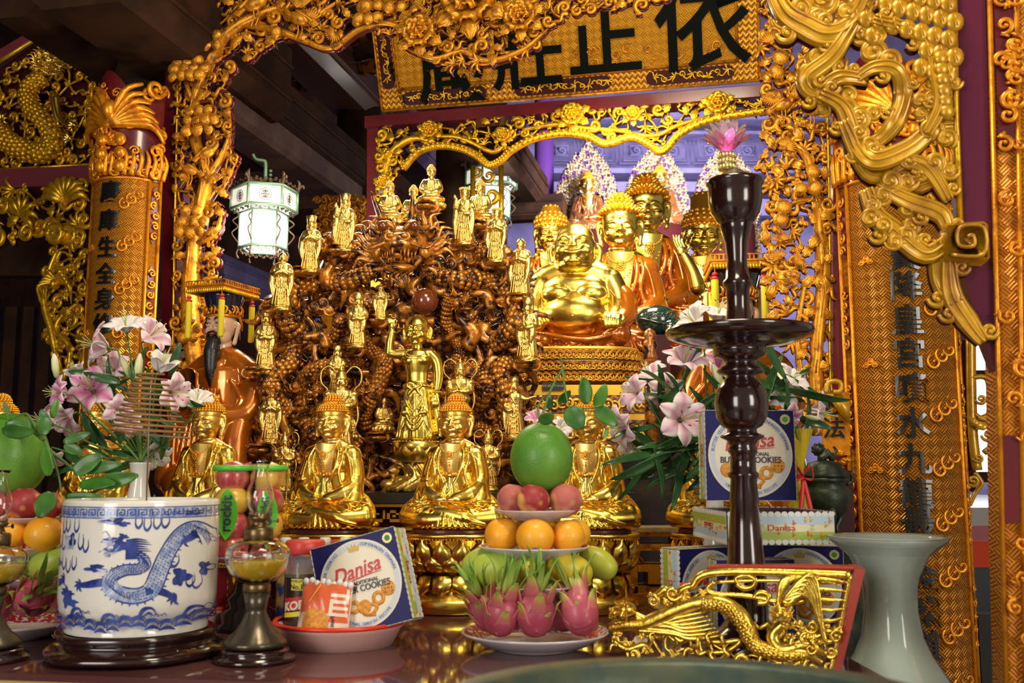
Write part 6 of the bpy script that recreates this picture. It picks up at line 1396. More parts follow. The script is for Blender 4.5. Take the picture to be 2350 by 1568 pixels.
# ---------------------------------------------------------------- hexagonal palace lanterns
GREENM = nmat('verdigris_metal', (.20, .36, .24), .4, .3, c2=(.10, .14, .08), scale=60); DKM = nmat('dark_bronze_frame', (.07, .035, .02), .4, .4)
GLOW = nmat('glowing_frosted_glass', (1, 1, 1), .6, emis=(1, .96, .84), es=5.5); GLOW2 = nmat('dim_frosted_glass', (.75, .76, .68), .5, emis=(1, .95, .82), es=.42)
def lantern():
  """local, origin at the top hook, units px"""
  t = thing('palace_lantern', 'glowing white hexagonal lantern hanging from a green hook by the pine carving', 'lantern', world=False)
  hexp = lambda r, z, o=0: [(r * cos(pi / 3 * k + o), r * sin(pi / 3 * k + o), z) for k in range(6)]
  def hexband(m, r, z, w_): m.tube(hexp(r, z), w_, 6, closed=True)
  m = MB(); m.tube(cr([(-30, 0, 2), (-22, 0, -10), (-6, 0, -12), (0, 0, -18), (0, 0, -62)], 4), [4, 4, 4.5, 4.5, 4.5], 8)
  for z in (-36, -46, -56): m.lathe([(3, -3), (4.5, 0), (3, 3)], 8, TR(12, 0, z) @ YL)
  m.build('hook', GREENM, t)
  m = MB(); hexband(m, 76, -86, 4); hexband(m, 76, -134, 4)
  for x, y, z in hexp(76, 0): m.tube([(x, y, -134), (x, y, -80)], 3.4, 6)
  hexband(m, 55, -142, 3); hexband(m, 55, -226, 4)
  for x, y, z in hexp(55, 0): m.tube([(x, y, -228), (x, y, -140)], 2.6, 6)
  m.build('metal_frame', GREENM, t)
  m = MB()
  for i, (x, y, z) in enumerate(hexp(78, 0)):
    a = pi / 3 * i; m.tube(cr([(0, 0, -64), (x * .4, y * .4, -66), (x * .75, y * .75, -78), (x * .95, y * .95, -80), (x * 1.12, y * 1.12, -66), (x * 1.16, y * 1.16, -74)], 4), 3, 6)
    m.tube(cr([(x * .98, y * .98, -84), (x * 1.02, y * 1.02, -62), (x * .96, y * .96, -54)], 3), [4, 4, 2], 6)
    x2, y2 = 55 * cos(a), 55 * sin(a)
    m.tube(cr([(x2, y2, -150), (x2 * 1.28, y2 * 1.28, -162), (x2 * 1.06, y2 * 1.06, -176), (x2 * 1.3, y2 * 1.3, -192), (x2 * 1.02, y2 * 1.02, -214)], 5), 2, 6)
    m.tube(cr([(x2, y2, -228), (x2 * 1.08, y2 * 1.08, -240), (x2 * 1.0, y2 * 1.0, -252)], 3), [2.5, 2.5, 3.5], 6)
    b = pi / 3 * (i + 1)
    for r, z, n, q in ((76, -76, 7, 5), (70, -140, 7, 4.4), (52, -235, 6, 4.4)):
      for k in range(n):
        s_ = (k + .5) / n; px_ = r * lerp(cos(a), cos(b), s_); py_ = r * lerp(sin(a), sin(b), s_)
        rz_ = (a + b) / 2 + pi / 2; scroll(m, TR(px_, py_, z + (4 if k % 2 else 0), rz=rz_), q, 1.2, .3, 1 if k % 2 else -1, n=10)
  m.build('openwork_trim', DKM, t)
  def ring_panes(r, z0, z1, mat, nm, medal=False):
    for i in range(6):
      a = pi / 3 * i; b = pi / 3 * (i + 1); c = (a + b) / 2; ap = r * cos(pi / 6); m = MB(); w_ = r * .93
      M_ = TR(ap * cos(c), ap * sin(c), (z0 + z1) / 2, rz=c + pi / 2); m.box(w_, 1.5, z1 - z0, M_); o = m.build(nm, mat, t, sm=False)
      if medal:
        m = MB()
        for q in (13, 8, 3.5): m.lathe([(q, 0), (q + 1.2, .6), (q, 1.2)], 20, M_ @ TR(0, -1, 0) @ YL, cap=False)
        for z_ in (-6, 0, 6): m.box(18 - abs(z_), 1, 1.2, M_ @ TR(0, -1.4, z_))
        m.box(1.2, 1, 22, M_ @ TR(0, -1.4, 0)); m.build('longevity_medallion', DKM, o)
  ring_panes(73, -132, -88, GLOW2, 'upper_pane', True); ring_panes(52, -224, -144, GLOW, 'glowing_pane')
  m = MB(); m.prism([(x, y) for x, y, z in hexp(74, 0)], 0, 2, TR(0, 0, -86) @ TR(rx=-pi / 2)); m.build('lid', DKM, t, sm=False)
  return t
d_ = 3.85; p = P(610, 358, d_); ln = lantern(); place(ln, p, .28, d_ / F)
point('lantern_light', P(612, 540, 3.55), 7, (1, .93, .8), .08)
d2 = 6.0; l2 = dup(ln, P(1128, 330, d2), .2, d2 / F * .80, 'distant glowing hexagonal lantern seen past the crowned figurines')
point('lantern_light', P(1165, 450, 5.6), 4, (1, .95, .85), .06)
# second gilded board glimpsed behind the figurines
t = thing('small_gilded_board', 'small orange gilded board with black characters behind the raised-hand figurine', 'board', (P(790, 700, 4.7).x, 4.7, 0))
PB = Pl(4.75, K); m = slab(PB, [(728, 1990), (733, 480), (760, 448), (820, 448), (842, 480), (842, 1990)], .05, 0); m.build('board', GILTO, t, sm=False)
m = MB(); rr = random.Random(6); filler(m, PB, [(733, 560), (733, 460), (842, 460), (842, 560)], 16, .02, 'sa', 1, rr); m.build('carved_head', GILT, t)
m = MB();
for k, chh in enumerate('光明普照'): text_into(m, chh, .07, .003, PB.M(745, 560 + 42 * k, .01), bold=.001)
m.build('characters', INK, t, sm=False)
t = thing('miniature_pavilion', 'miniature gilded pavilion with lattice windows behind the upper dragons', 'pavilion', tuple(P(860, 760, 4.0)))
PM = Pl(3.95, 0); S = PM.sc(860, 700)
m = MB(); m.add(*(lambda b: (b.v, b.f))(slab(PM, [(780, 662), (940, 662), (900, 632), (820, 632)], .15, .02))); slab(PM, [(790, 770), (930, 770), (930, 762), (790, 762)], .15, .02, m); m.build('roof', FRG, t, sm=False)
m = MB()
for k in range(12): x = 795 + k * 12; m.tube([PM.at(x, 668), PM.at(x, 760)], .003, 6)
for y in range(680, 760, 12): m.tube([PM.at(795, y), PM.at(927, y)], .0025, 6)
m.build('lattice', FRG, t)
q = PM.at(860, 770); m = MB(); m.box(.2, .12, q.z, c=(q.x, 4.03, q.z / 2)); m.build('base', REDD, t, sm=False)
# ---------------------------------------------------------------- offering table
TOPM = nmat('glass_over_red_wood', (.13, .05, .05), .06, 0, c2=(.10, .035, .036), scale=4)
A0 = T(-60, 1543); B0 = T(760, 1571); ed = (B0 - A0).normalized(); L0 = A0 - ed * .8
xr = T(1930, 1500).x; pe = lambda x: A0.y + ed.y / ed.x * (x - A0.x)
t = thing('offering_table', 'glass-topped dark red offering table across the whole foreground', 'table', (0, 2.1, 0))
m = MB(); out = [(L0.x, pe(L0.x)), (xr, pe(xr)), (xr, 2.84), (L0.x, 2.84)]
V = [(x, y, TZ - .012) for x, y in out] + [(x, y, TZ) for x, y in out]; FQ = [(0, 1, 2, 3)[::-1], (4, 5, 6, 7)] + [(i, (i + 1) % 4, (i + 1) % 4 + 4, i + 4) for i in range(4)]
m.add(V, FQ); m.build('glass_top', TOPM, t, sm=False)
m = MB(); m.add([(x, y + (.012 if i < 2 else 0), z) for z in (TZ - .12, TZ - .0125) for i, (x, y) in enumerate(out)], FQ); m.build('apron', nmat('cream_gold_cloth', (.62, .45, .12), .7), t, sm=False)
m = MB(); m.box(xr - L0.x - .3, .9, TZ - .13, c=((xr + L0.x) / 2, 2.3, (TZ - .13) / 2)); m.build('base', REDD, t, sm=False)
# ---------------------------------------------------------------- big foreground bronze urn
BRZ = nmat('green_bronze', (.115, .135, .085), .42, .35, c2=(.06, .10, .085), scale=22, bump=.25, bscale=60); BRZI = nmat('dark_urn_inside', (.02, .03, .035), .8)
dm = 1.10; zr = P(1500, 1506, dm).z; Ru = .235; cx = P(1515, 1506, dm).x; cy = dm - Ru
t = thing('bronze_urn', 'green bronze urn rim cropped by the bottom edge in the near foreground', 'urn', (cx, cy, zr - .34))
m = MB(); m.lathe([(.10, zr - .34), (.13, zr - .33), (.2, zr - .25), (.225, zr - .15), (.205, zr - .05), (.215, zr - .02), (Ru - .002, zr - .008), (Ru, zr - .002), (Ru - .004, zr), (Ru - .022, zr - .001), (Ru - .03, zr - .004), (Ru - .033, zr - .020), (Ru - .036, zr - .024)], 96, TR(cx, cy, 0), cap=False); m.build('bowl', BRZ, t)
m = MB(); m.lathe([(Ru - .035, zr - .023), (Ru - .038, zr - .10)], 64, TR(cx, cy, 0), cap=False); m.build('inner_wall', BRZI, t)  # inner wall below the lip has the same dark tone as the ash
m = MB(); m.lathe([(Ru - .037, zr - .075), (.1, zr - .065), (0, zr - .07)], 48, TR(cx, cy, 0)); m.build('ash', BRZI, t)
t2 = MB(); t2.lathe([(.2, 0), (.2, zr - .36), (.15, zr - .34)], 32, TR(cx, cy, 0)); solo('urn_stand', t2, REDD, 'round stand under the near bronze urn, below the frame', 'stand', (cx, cy, 0))
# ---------------------------------------------------------------- fruit
def vmat(name, stops, axis=1, rough=.4, coat=.2, trans=0, noise=None, attr='uvw', sss=0, mid=False):
  m = nmat(name, stops[0][1], rough, 0, coat=coat, sss=sss); nt = m.node_tree; b = nt.nodes['Principled BSDF']; L = nt.links.new
  a = nt.nodes.new('ShaderNodeAttribute'); a.attribute_name = attr; s = nt.nodes.new('ShaderNodeSeparateXYZ'); L(a.outputs['Vector'], s.inputs[0]); f = s.outputs[axis]
  if mid: f = mnode(nt, 'MULTIPLY', mnode(nt, 'ABSOLUTE', mnode(nt, 'SUBTRACT', f, .5)), 2)
  if noise:
    tc = nt.nodes.new('ShaderNodeTexCoord'); n = nt.nodes.new('ShaderNodeTexNoise'); n.inputs['Scale'].default_value = noise[0]; L(tc.outputs['Object'], n.inputs['Vector']); f = mnode(nt, 'ADD', f, mnode(nt, 'MULTIPLY', mnode(nt, 'SUBTRACT', n.outputs[0], .5), noise[1]))
  r = nt.nodes.new('ShaderNodeValToRGB'); L(f, r.inputs[0]); e = r.color_ramp.elements
  while len(e) < len(stops): e.new(.5)
  for el, (p_, c_) in zip(e, stops): el.position = p_; el.color = (*c_, 1)
  L(r.outputs[0], b.inputs['Base Color']); return m
POM = nmat('green_pomelo_peel', (.085, .25, .025), .4, 0, c2=(.14, .33, .035), scale=9, bump=.25, bscale=260, coat=.1)
ORG = nmat('orange_peel', (.92, .36, .012), .36, 0, c2=(.95, .45, .02), scale=7, bump=.3, bscale=320, coat=.25)
MGR = nmat('green_mango_skin', (.30, .45, .05), .38, 0, c2=(.42, .52, .07), scale=7, bump=.05); MYE = nmat('yellow_green_mango_skin', (.52, .50, .04), .36, 0, c2=(.42, .46, .05), scale=7); MYL = nmat('yellow_mango_skin', (.70, .52, .03), .36, 0, c2=(.55, .50, .05), scale=9, thr=(.45, .7))
PCH = nmat('peach_skin', (.36, .035, .04), .5, 0, c2=(.85, .42, .12), scale=19, thr=(.50, .66), det=1); PCH2 = nmat('dusty_pink_peach_skin', (.50, .13, .11), .6, 0, c2=(.78, .46, .20), scale=17, thr=(.50, .70), det=1)
LEAFM = nmat('pomelo_leaf_green', (.028, .12, .014), .38, 0, c2=(.06, .19, .022), scale=20, coat=.15); LEAFD = nmat('dark_lily_leaf', (.02, .085, .022), .35, 0, c2=(.04, .13, .03), scale=20, coat=.3); STEM = nmat('green_stem', (.10, .20, .04), .5)
DRB = nmat('dragon_fruit_skin', (.50, .10, .15), .45, 0, c2=(.40, .06, .10), scale=12, coat=.15)
DRS = vmat('dragon_fruit_scale', [(0, (.50, .10, .15)), (.45, (.55, .16, .14)), (.7, (.48, .48, .08)), (1, (.20, .42, .05))])
DRC = vmat('dragon_fruit_crown', [(0, (.55, .25, .16)), (.25, (.40, .48, .10)), (1, (.12, .38, .04))], rough=.4)
def leafblade(m, M, L, W, curl=.2, fold=.15, nu=6, nv=10, pointy=1.0, th=.0008, tri=False):
  def f(u, v):
    x = (u - .5) * 2; wv = W / 2 * (1 - v ** 1.5) * (1 - .1 * v) if tri else (sin(pi * (v * .94 + .04)) ** (.75 * pointy)) * W / 2 * (1 - .25 * v); return (x * wv, -curl * L * sin(v * pi * .6) ** 2 - fold * abs(x) * wv, v * L)
  m.sheet(f, nu, nv, th, M)
FRUIT = {}
def fruit(kind, name, label, cat, loc, s=1, rot=(0, 0, 0), group=None, mat=None):
  key = (kind, mat.name if mat else '')
  if key in FRUIT: o = dup(FRUIT[key], loc, rot=rot, s=s / .05, label=label, group=group); return o
  t = thing(name, label, cat, world=False, group=group); m = MB()
  if kind == 'orange':
    m.grid(lambda u, v: ((1 - .03 * (v > .93)) * sin(pi * v) * cos(2 * pi * u), sin(pi * v) * sin(2 * pi * u), -cos(pi * v) * .95 - .04 * max(0, v - .92) * 10), 32, 24, cu=True); m.build('peel', mat or ORG, t)
    k = MB(); k.lathe([(.10, .88), (.09, .915), (.05, .925), (0, .93)], 8, rf=lambda a, j, z: 1 + .2 * cos(5 * a)); k.build('stem_button', STEM, t)
  if kind == 'mango':
    m.grid(lambda u, v: ((.74 - .12 * (v - .5)) * sin(pi * v) ** .9 * cos(2 * pi * u) + .16 * sin(pi * v) * (v - .5), (.62 - .08 * (v - .5)) * sin(pi * v) ** .9 * sin(2 * pi * u), -cos(pi * v) * 1.08), 28, 22, cu=True); m.build('skin', mat or MGR, t)
    k = MB(); k.lathe([(.07, 1.04), (.06, 1.09), (0, 1.1)], 8); k.build('stem_end', nmat('brown_stem_scar', (.20, .10, .03), .7), t)
  if kind == 'peach':
    def f(u, v):
      a = 2 * pi * u; g = 1 - .07 * math.exp(-((a - 4.4) / .22) ** 2) * sin(pi * v); r = sin(pi * v) * g; z = -cos(pi * v) * .93
      if v > .9: z -= (v - .9) * 1.6
      return (r * cos(a), r * sin(a), z)
    m.grid(f, 40, 26, cu=True); m.build('skin', mat or PCH, t)
    k = MB(); k.tube([(0, 0, .70), (.02, 0, .84)], [.05, .04], 6); k.build('stalk', nmat('brown_stem_scar', (.20, .10, .03), .7), t)
  if kind == 'apple':
    m.grid(lambda u, v: (sin(pi * v) * cos(2 * pi * u), sin(pi * v) * sin(2 * pi * u), -cos(pi * v) * .9 - (max(0, v - .88) * 2.2) + max(0, .12 - v) * 1.6), 24, 20, cu=True); m.build('skin', mat, t)
  if kind == 'dragon':
    m.grid(lambda u, v: ((.84 - .06 * cos(pi * v)) * sin(pi * v) ** .85 * cos(2 * pi * u), (.84 - .06 * cos(pi * v)) * sin(pi * v) ** .85 * sin(2 * pi * u), -cos(pi * v)), 28, 20, cu=True); m.build('skin', DRB, t)
    k = MB(); rr = random.Random(3)
    for i in range(13):
      v = .18 + .6 * (i / 12); a = i * 2.4; r = .82 * sin(pi * v) ** .85; z = -cos(pi * v)
      q = Vector((cos(a) * .75, sin(a) * .75, .8 + .3 * v)).normalized(); M_ = Matrix.Translation((r * cos(a), r * sin(a), z)) @ Matrix(((-sin(a), cos(a) * -.55, q.x, 0), (cos(a), sin(a) * -.55, q.y, 0), (0, .8, q.z, 0), (0, 0, 0, 1)))
      leafblade(k, M_ @ TR(0, 0, -.16, rz=pi), .95 + .25 * rr.random(), .85, .35, .25, 5, 7, th=.03, tri=True)
    k.build('scales', DRS, t)
    k = MB()
    for i in range(9): a = i * 2.4; leafblade(k, TR(.14 * cos(a), .14 * sin(a), .84, rz=a + pi / 2) @ TR(rx=.1 + .11 * i), 1.3 + 1.1 * rr.random(), .30, -.25, .3, 4, 8, th=.03)
    k.build('crown_leaves', DRC, t)
  bake(t, .05); FRUIT[key] = t; place(t, loc, 0, s / .05); t.rotation_euler = rot; return t
PLW = nmat('white_melamine', (.66, .64, .70), .15, 0, coat=.5); PLR = nmat('red_pattern_rim', (.50, .02, .03), .3, c2=(.75, .70, .70), scale=120, thr=(.52, .58))
def plate(c, r, label, group):
  t = thing('plate', label, 'plate', (c.x, c.y, c.z), group=group); m = MB()
  m.lathe([(r * .50, 0), (r * .54, 0), (r * .56, r * .03), (r * .72, r * .06), (r * .97, r * .20), (r, r * .225), (r * .985, r * .235), (r * .72, r * .085), (r * .5, r * .055), (0, r * .05)], 56, TR(*c)); m.build('dish', PLW, t)
  m = MB(); m.lathe([(r * .955, r * .226), (r * .80, r * .135), (r * .74, r * .10)], 56, TR(*c), cap=False); m.build('printed_rim', PLR, t); return t
def tower(px, d, plates, gp):
  out = []
  for i, (py, rpx, lab) in enumerate(plates):
    c = P(px[i] if isinstance(px, list) else px, py, d); r = rpx * d / F
    c.z = c.z - r * .22 if i else TZ + .001
    out.append(plate(c, r, lab, gp));
  return out
d1 = 2.06; u1 = d1 / F
tower([1228, 1226, 1226, 1232], d1, [(1440, 166, 'wide white plate on the table glass under the dragon fruits of the tall fruit tower'), (1340, 124, 'white plate of mangoes, second tier of the central fruit tower'), (1254, 126, 'white plate of oranges, third tier of the central fruit tower'), (1171, 99, 'small white plate of peaches, top tier of the central fruit tower')], 'plates of the fruit towers')
FV = lambda px, py, r, dd=0: P(px, py, d1 + dd)
for i, (px, py, r, dd, rot, lab) in enumerate(((1118, 1398, 38, -.05, (.15, -.45, .3), 'dragon fruit at the near end of the plate beside the biscuit tray, crown leaning outward'), (1152, 1404, 42, -.11, (.2, -.2, 1.5), 'dragon fruit second from the biscuit tray, in front'), (1228, 1402, 44, -.12, (.12, .02, .6), 'dragon fruit at the front centre of the plate'),
   (1330, 1398, 44, -.10, (.1, .5, 2.2), 'dragon fruit beside the golden dragon stand with long crown leaves'), (1290, 1392, 42, .07, (-.1, .2, 2), 'dragon fruit at the back of the central plate'), (1180, 1390, 40, .08, (-.1, -.2, 2.8), 'dragon fruit at the back behind the front centre one'))):
  fruit('dragon', 'dragon_fruit', lab, 'dragon fruit', FV(px, py + 7, r, dd), r * 1.17 * (d1 + dd) / F, rot, 'dragon fruits of the towers')
for i, (px, py, r, rx_, dd, rot, lab, mt) in enumerate(((1112, 1292, 44, 0, .03, (0, 1.2, .2), 'green mango at the back of the tray side of the tower', MGR), (1128, 1306, 44, 0, -.05, (0, 1.25, -.3), 'large green mango lying at the front of the tray side', MGR), (1212, 1310, 41, 0, -.07, (1.3, .2, 0), 'round-looking green mango end-on at the front of the tower', MYE),
   (1308, 1308, 44, 0, -.05, (0, -1.25, .3), 'yellow-green mango with a brown tip at the front of the tower', MYL), (1372, 1292, 40, 0, .03, (0, -1.1, -.4), 'olive green mango at the outer side near the golden dragon stand', MYE), (1250, 1290, 40, 0, .08, (0, 1.2, .8), 'green mango hidden at the back of the second tier', MGR))):
  fruit('mango', 'mango', lab, 'mango', P(px, py, d1 + dd), r * u1 * 1.12, rot, 'mangoes of the towers', mt)
for px, py, r, dd, lab in ((1153, 1228, 40, -.02, 'orange on the tray side of the third tier'), (1228, 1233, 42, -.07, 'orange at the front centre of the third tier'), (1302, 1232, 39, -.04, 'orange on the dragon stand side of the third tier'), (1320, 1226, 36, .03, 'orange peeping out behind another on the third tier'), (1200, 1222, 34, .06, 'orange at the back of the third tier')):
  fruit('orange', 'orange', lab, 'orange', P(px, py, d1 + dd), r * u1, (R.uniform(-.4, .6), R.uniform(-.4, .4), R.random()), 'oranges of the towers')
m = MB(); q = P(1226, 1260, d1 - .07 - .0395); m.ell(q, (.004, .0015, .003), 10); solo('fruit_sticker', m, nmat('blue_sticker', (.05, .07, .35), .4), 'tiny blue sticker on the front centre orange', 'sticker', tuple(q))
for px, py, r, dd, mt, lab in ((1178, 1146, 37, -.02, PCH2, 'dusty pink peach on the tray side of the top tier'), (1223, 1148, 37, -.06, PCH, 'red and yellow peach at the front of the top tier'), (1298, 1147, 38, -.03, PCH2, 'dusty pink peach on the dragon stand side of the top tier'), (1250, 1136, 33, .05, PCH, 'peach hidden behind the front one on the top tier')):
  fruit('peach', 'peach', lab, 'peach', P(px, py, d1 + dd), r * u1, (.1, .1, R.random() * 2), 'peaches of the towers', mt)
def pomelo(px, py, r, d, label, twigs, leaves):
  c = P(px, py, d); s = r * d / F; t = thing('pomelo', label, 'pomelo', (c.x, c.y, c.z - s))
  m = MB(); m.grid(lambda u, v: (s * (1 - .09 * v) * sin(pi * v) ** .95 * cos(2 * pi * u), s * (1 - .09 * v) * sin(pi * v) ** .95 * sin(2 * pi * u), -s * cos(pi * v) * 1.06), 44, 30, TR(*c), cu=True); m.build('peel', POM, t)
  m = MB()
  for pts in twigs: m.tube(cr([P(x, y, d + dd) for x, y, dd in pts], 5), [s * .045, s * .032, s * .02], 7)
  m.build('twig', STEM, t)
  for x, y, L, W, a, dd, mt in leaves:                       # a: direction of the leaf, degrees clockwise from up
    p = P(x, y, d + dd); m = MB(); k = d / F; leafblade(m, TR(*p) @ TR(ry=math.radians(a)) @ TR(rz=R.uniform(-.5, .5), rx=R.uniform(-.2, .2)), L * k, W * k, .12, .12, 8, 12, .8); m.build('leaf', mt, t)
  return t
LB = nmat('bright_leaf_green', (.09, .26, .03), .4, 0, coat=.15)
pomelo(1243, 1050, 75, d1, 'large green pomelo with leafy twig crowning the central fruit tower', [[(1240, 972, 0), (1262, 900, .01), (1290, 845, .02), (1285, 820, .02)], [(1290, 845, .02), (1298, 900, .0), (1306, 935, -.02)], [(1240, 972, 0), (1236, 930, .02), (1262, 900, .02)], [(1306, 935, -.02), (1345, 938, -.03), (1385, 930, -.02)]],
    [(1345, 928, 62, 42, -3, -.03, LEAFM), (1306, 935, 58, 56, 150, -.03, LEAFM), (1238, 968, 36, 34, 60, -.05, LEAFM), (1368, 938, 60, 34, 20, 0, LB), (1366, 935, 64, 42, 130, -.02, LEAFM), (1282, 925, 40, 24, 40, .03, LEAFM), (1262, 940, 36, 22, -10, .03, LEAFD), (1395, 985, 26, 12, 210, -.02, LB)])
# ---- second tower, cut by the photo edge
d2 = 2.2; u2 = d2 / F
tower([30, 34, 34, 40], d2, [(1422, 150, 'white plate of dragon fruits at the photo edge behind the oil lamp'), (1322, 118, 'white plate under the mango cut by the photo edge'), (1255, 112, 'white plate under two oranges beside the blue and white bowl'), (1188, 88, 'white plate of peaches beside the blue and white bowl')], 'plates of the fruit towers')
for px, py, r, dd, rot, lab in ((75, 1375, 46, -.10, (1.1, .3, .5), 'dragon fruit facing its crown to the viewer beside the blue and white bowl'), (-5, 1385, 42, -.06, (.3, -.3, 1), 'dragon fruit cut by the photo edge'), (125, 1370, 36, .05, (.3, .6, 2), 'dragon fruit partly hidden by the blue and white bowl')):
  fruit('dragon', 'dragon_fruit', lab, 'dragon fruit', P(px, py, d2 + dd), r * u2, rot, 'dragon fruits of the towers')
fruit('mango', 'mango', 'bright green mango touching the blue and white bowl', 'mango', P(112, 1292, d2 - .04), 44 * u2, (0, 1.2, -.2), 'mangoes of the towers', MGR); fruit('mango', 'mango', 'green mango behind the glass bowl of the edge lamp', 'mango', P(40, 1296, d2 - .02), 40 * u2, (0, -1.2, .3), 'mangoes of the towers', MYE)
for px, py, r, lab in ((22, 1225, 38, 'orange behind the edge oil lamp'), (100, 1226, 41, 'orange with green button touching the blue and white bowl')): fruit('orange', 'orange', lab, 'orange', P(px, py, d2 - .05), r * u2, (.35, 0, 0), 'oranges of the towers')
for px, py, r, lab in ((56, 1157, 39, 'red peach with a yellow patch under the pomelo at the photo edge'), (112, 1160, 32, 'dark red peach beside the rim of the blue and white bowl'), (-10, 1160, 36, 'red peach cut by the photo edge')): fruit('peach', 'peach', lab, 'peach', P(px, py, d2 - .04), r * u2, (.1, 0, 1), 'peaches of the towers', PCH)
pomelo(18, 1046, 92, d2, 'large green pomelo with many leaves at the photo edge', [[(30, 965, -.05), (80, 985, -.08), (115, 1035, -.10), (135, 1095, -.10), (140, 1130, -.10)], [(80, 985, -.08), (60, 950, -.06), (20, 965, -.05)], [(115, 1035, -.1), (170, 1080, -.1), (200, 1110, -.1)], [(100, 1010, -.1), (60, 980, -.1), (25, 960, -.08)]],
    [(72, 985, 56, 34, -80, -.1, LEAFM), (98, 1000, 48, 36, 5, -.11, LEAFM), (110, 985, 46, 26, -20, -.11, LEAFM), (112, 1092, 62, 46, -8, -.13, LB), (118, 1130, 58, 46, 200, -.13, LEAFM), (145, 1015, 62, 24, 72, -.12, LEAFM), (148, 1020, 44, 28, 118, -.12, LEAFM), (168, 1085, 70, 44, 58, -.13, LEAFM), (182, 1112, 86, 36, 96, -.14, LEAFM), (180, 1080, 96, 30, 82, -.12, LEAFM), (220, 1112, 92, 40, 78, -.14, LEAFM), (150, 1140, 80, 28, 92, -.13, LEAFM), (120, 960, 42, 24, 15, -.1, LB), (20, 955, 36, 14, -20, -.05, STEM), (5, 990, 70, 40, 88, -.13, LEAFM), (150, 1045, 40, 26, 100, -.11, LEAFD)])
# ---------------------------------------------------------------- blue and white incense bowl
bc = T(318, 1478); bc.y = 1.99; bc.x = P(322, 1300, 1.99).x; Rb = 168 * 1.99 / F; zb_ = P(322, 1468, 1.99 - Rb).z; zt_ = P(322, 1150, 1.99 - Rb).z; Hb = zt_ - zb_
t = thing('incense_bowl', 'cylindrical blue and white porcelain incense bowl painted with dragons', 'bowl', (bc.x, bc.y, zb_))
m = MB(); m.lathe([(Rb * .90, 0), (Rb * .90, .012), (Rb * .87, .018), (Rb * .93, .028), (Rb * .985, .042), (Rb, .065), (Rb, Hb - .02), (Rb * 1.0, Hb - .006), (Rb * .99, Hb), (Rb * .955, Hb), (Rb * .945, Hb - .01), (Rb * .94, Hb - .035)], 80, TR(bc.x, bc.y, zb_), cap=False); m.build('porcelain_body', PORC, t)
m = MB(); m.lathe([(Rb * .95, Hb - .03), (0, Hb - .026)], 40, TR(bc.x, bc.y, zb_)); m.build('ash', nmat('incense_ash', (.28, .22, .17), .9, c2=(.4, .33, .27), scale=60), t)
def BW_(px, py, o=.0006):
  a = math.asin(max(-.999, min(.999, (px - 322) / 176))) if abs(px - 322) < 176 else (px - 322) / 112 - (.0 if px > 322 else 0); z = (1462 - py) / 320 * Hb
  return Vector((bc.x + (Rb + o) * sin(a), bc.y - (Rb + o) * cos(a), zb_ + z))
def stroke(m, pts, w_, n=5, o=.0004):
  C_ = cr([BW_(x, y, o) for x, y in pts], n)
  k = 1.99 / F; N = len(C_)
  P2 = []; P3 = []
  for i, p in enumerate(C_):
    d_ = (C_[min(i + 1, N - 1)] - C_[max(i - 1, 0)]).normalized(); nn = Vector((p.x - bc.x, p.y - bc.y, 0)).normalized(); s_ = d_.cross(nn); r = (interp(w_, i / (N - 1)) if isinstance(w_, list) else w_) * k
    P2.append(p + s_ * r); P3.append(p - s_ * r)
  m.add(P2 + P3, [(i, i + 1, N + i + 1, N + i) for i in range(N - 1)])
def blob(m, x, y, rx, ry, seed, o=.0007, n=26):
  rr = random.Random(seed); ph = [rr.uniform(0, 6) for _ in range(3)]; V = [BW_(x, y, o)]
  for k in range(n): a = 2 * pi * k / n; q = 1 + .22 * sin(3 * a + ph[0]) + .16 * sin(5 * a + ph[1]) + .1 * sin(8 * a + ph[2]); V.append(BW_(x + rx * q * cos(a), y + ry * q * sin(a), o))
  m.add(V, [(0, 1 + k, 1 + (k + 1) % n) for k in range(n)])
m = MB(); x = 150
for x in range(-330, 960, 22):
  for pts in ([(x, 1179), (x, 1163), (x + 16, 1163), (x + 16, 1175), (x + 6, 1175), (x + 6, 1169), (x + 11, 1169)],):
    for i in range(len(pts) - 1): stroke(m, [pts[i], pts[i + 1]], 1.2, 2)
for y_ in (1157, 1183): m.lathe([(Rb + .0005, (1462 - y_) / 320 * Hb - .0008), (Rb + .0005, (1462 - y_) / 320 * Hb + .0008)], 80, TR(bc.x, bc.y, zb_), cap=False)
m.build('fret_band', PORCB, t, sm=False)
m = MB(); m.lathe([(Rb + .0003, (1462 - 1183) / 320 * Hb), (Rb + .0003, (1462 - 1157) / 320 * Hb)], 80, TR(bc.x, bc.y, zb_), cap=False); m.build('fret_band_wash', PORCL, t)
m = MB(); w = MB()
dpts = [(368, 1262), (385, 1275), (392, 1292), (380, 1302), (352, 1304), (326, 1318), (322, 1340), (345, 1358), (378, 1364), (405, 1350), (418, 1310), (430, 1270), (450, 1225), (472, 1206), (488, 1222), (494, 1250)]
stroke(w, dpts, [6, 9, 11, 13, 16, 17, 17, 15, 13, 12, 9], 6, .0003)
C2 = [(p.x, p.y) for p in cr([(a, b, 0) for a, b in dpts], 6)]
for q in (-1, 1):
  out = []
  for i, (a, b) in enumerate(C2):
    a2, b2 = C2[min(i + 1, len(C2) - 1)]; a1, b1 = C2[max(i - 1, 0)]; L_ = math.hypot(a2 - a1, b2 - b1) or 1; r = interp([6, 9, 11, 13, 16, 17, 17, 15, 13, 12, 9], i / (len(C2) - 1)); out.append((a - (b2 - b1) / L_ * r * q, b + (a2 - a1) / L_ * r * q))
  stroke(m, out, 1.6, 1)
  if q == 1:
    for i in range(0, len(out) - 1, 2): a, b = out[i]; ca, cb_2 = C2[i]; stroke(m, [(a, b), (a + (a - ca) * .45, b + (b - cb_2) * .45)], [2.4, .3], 2)
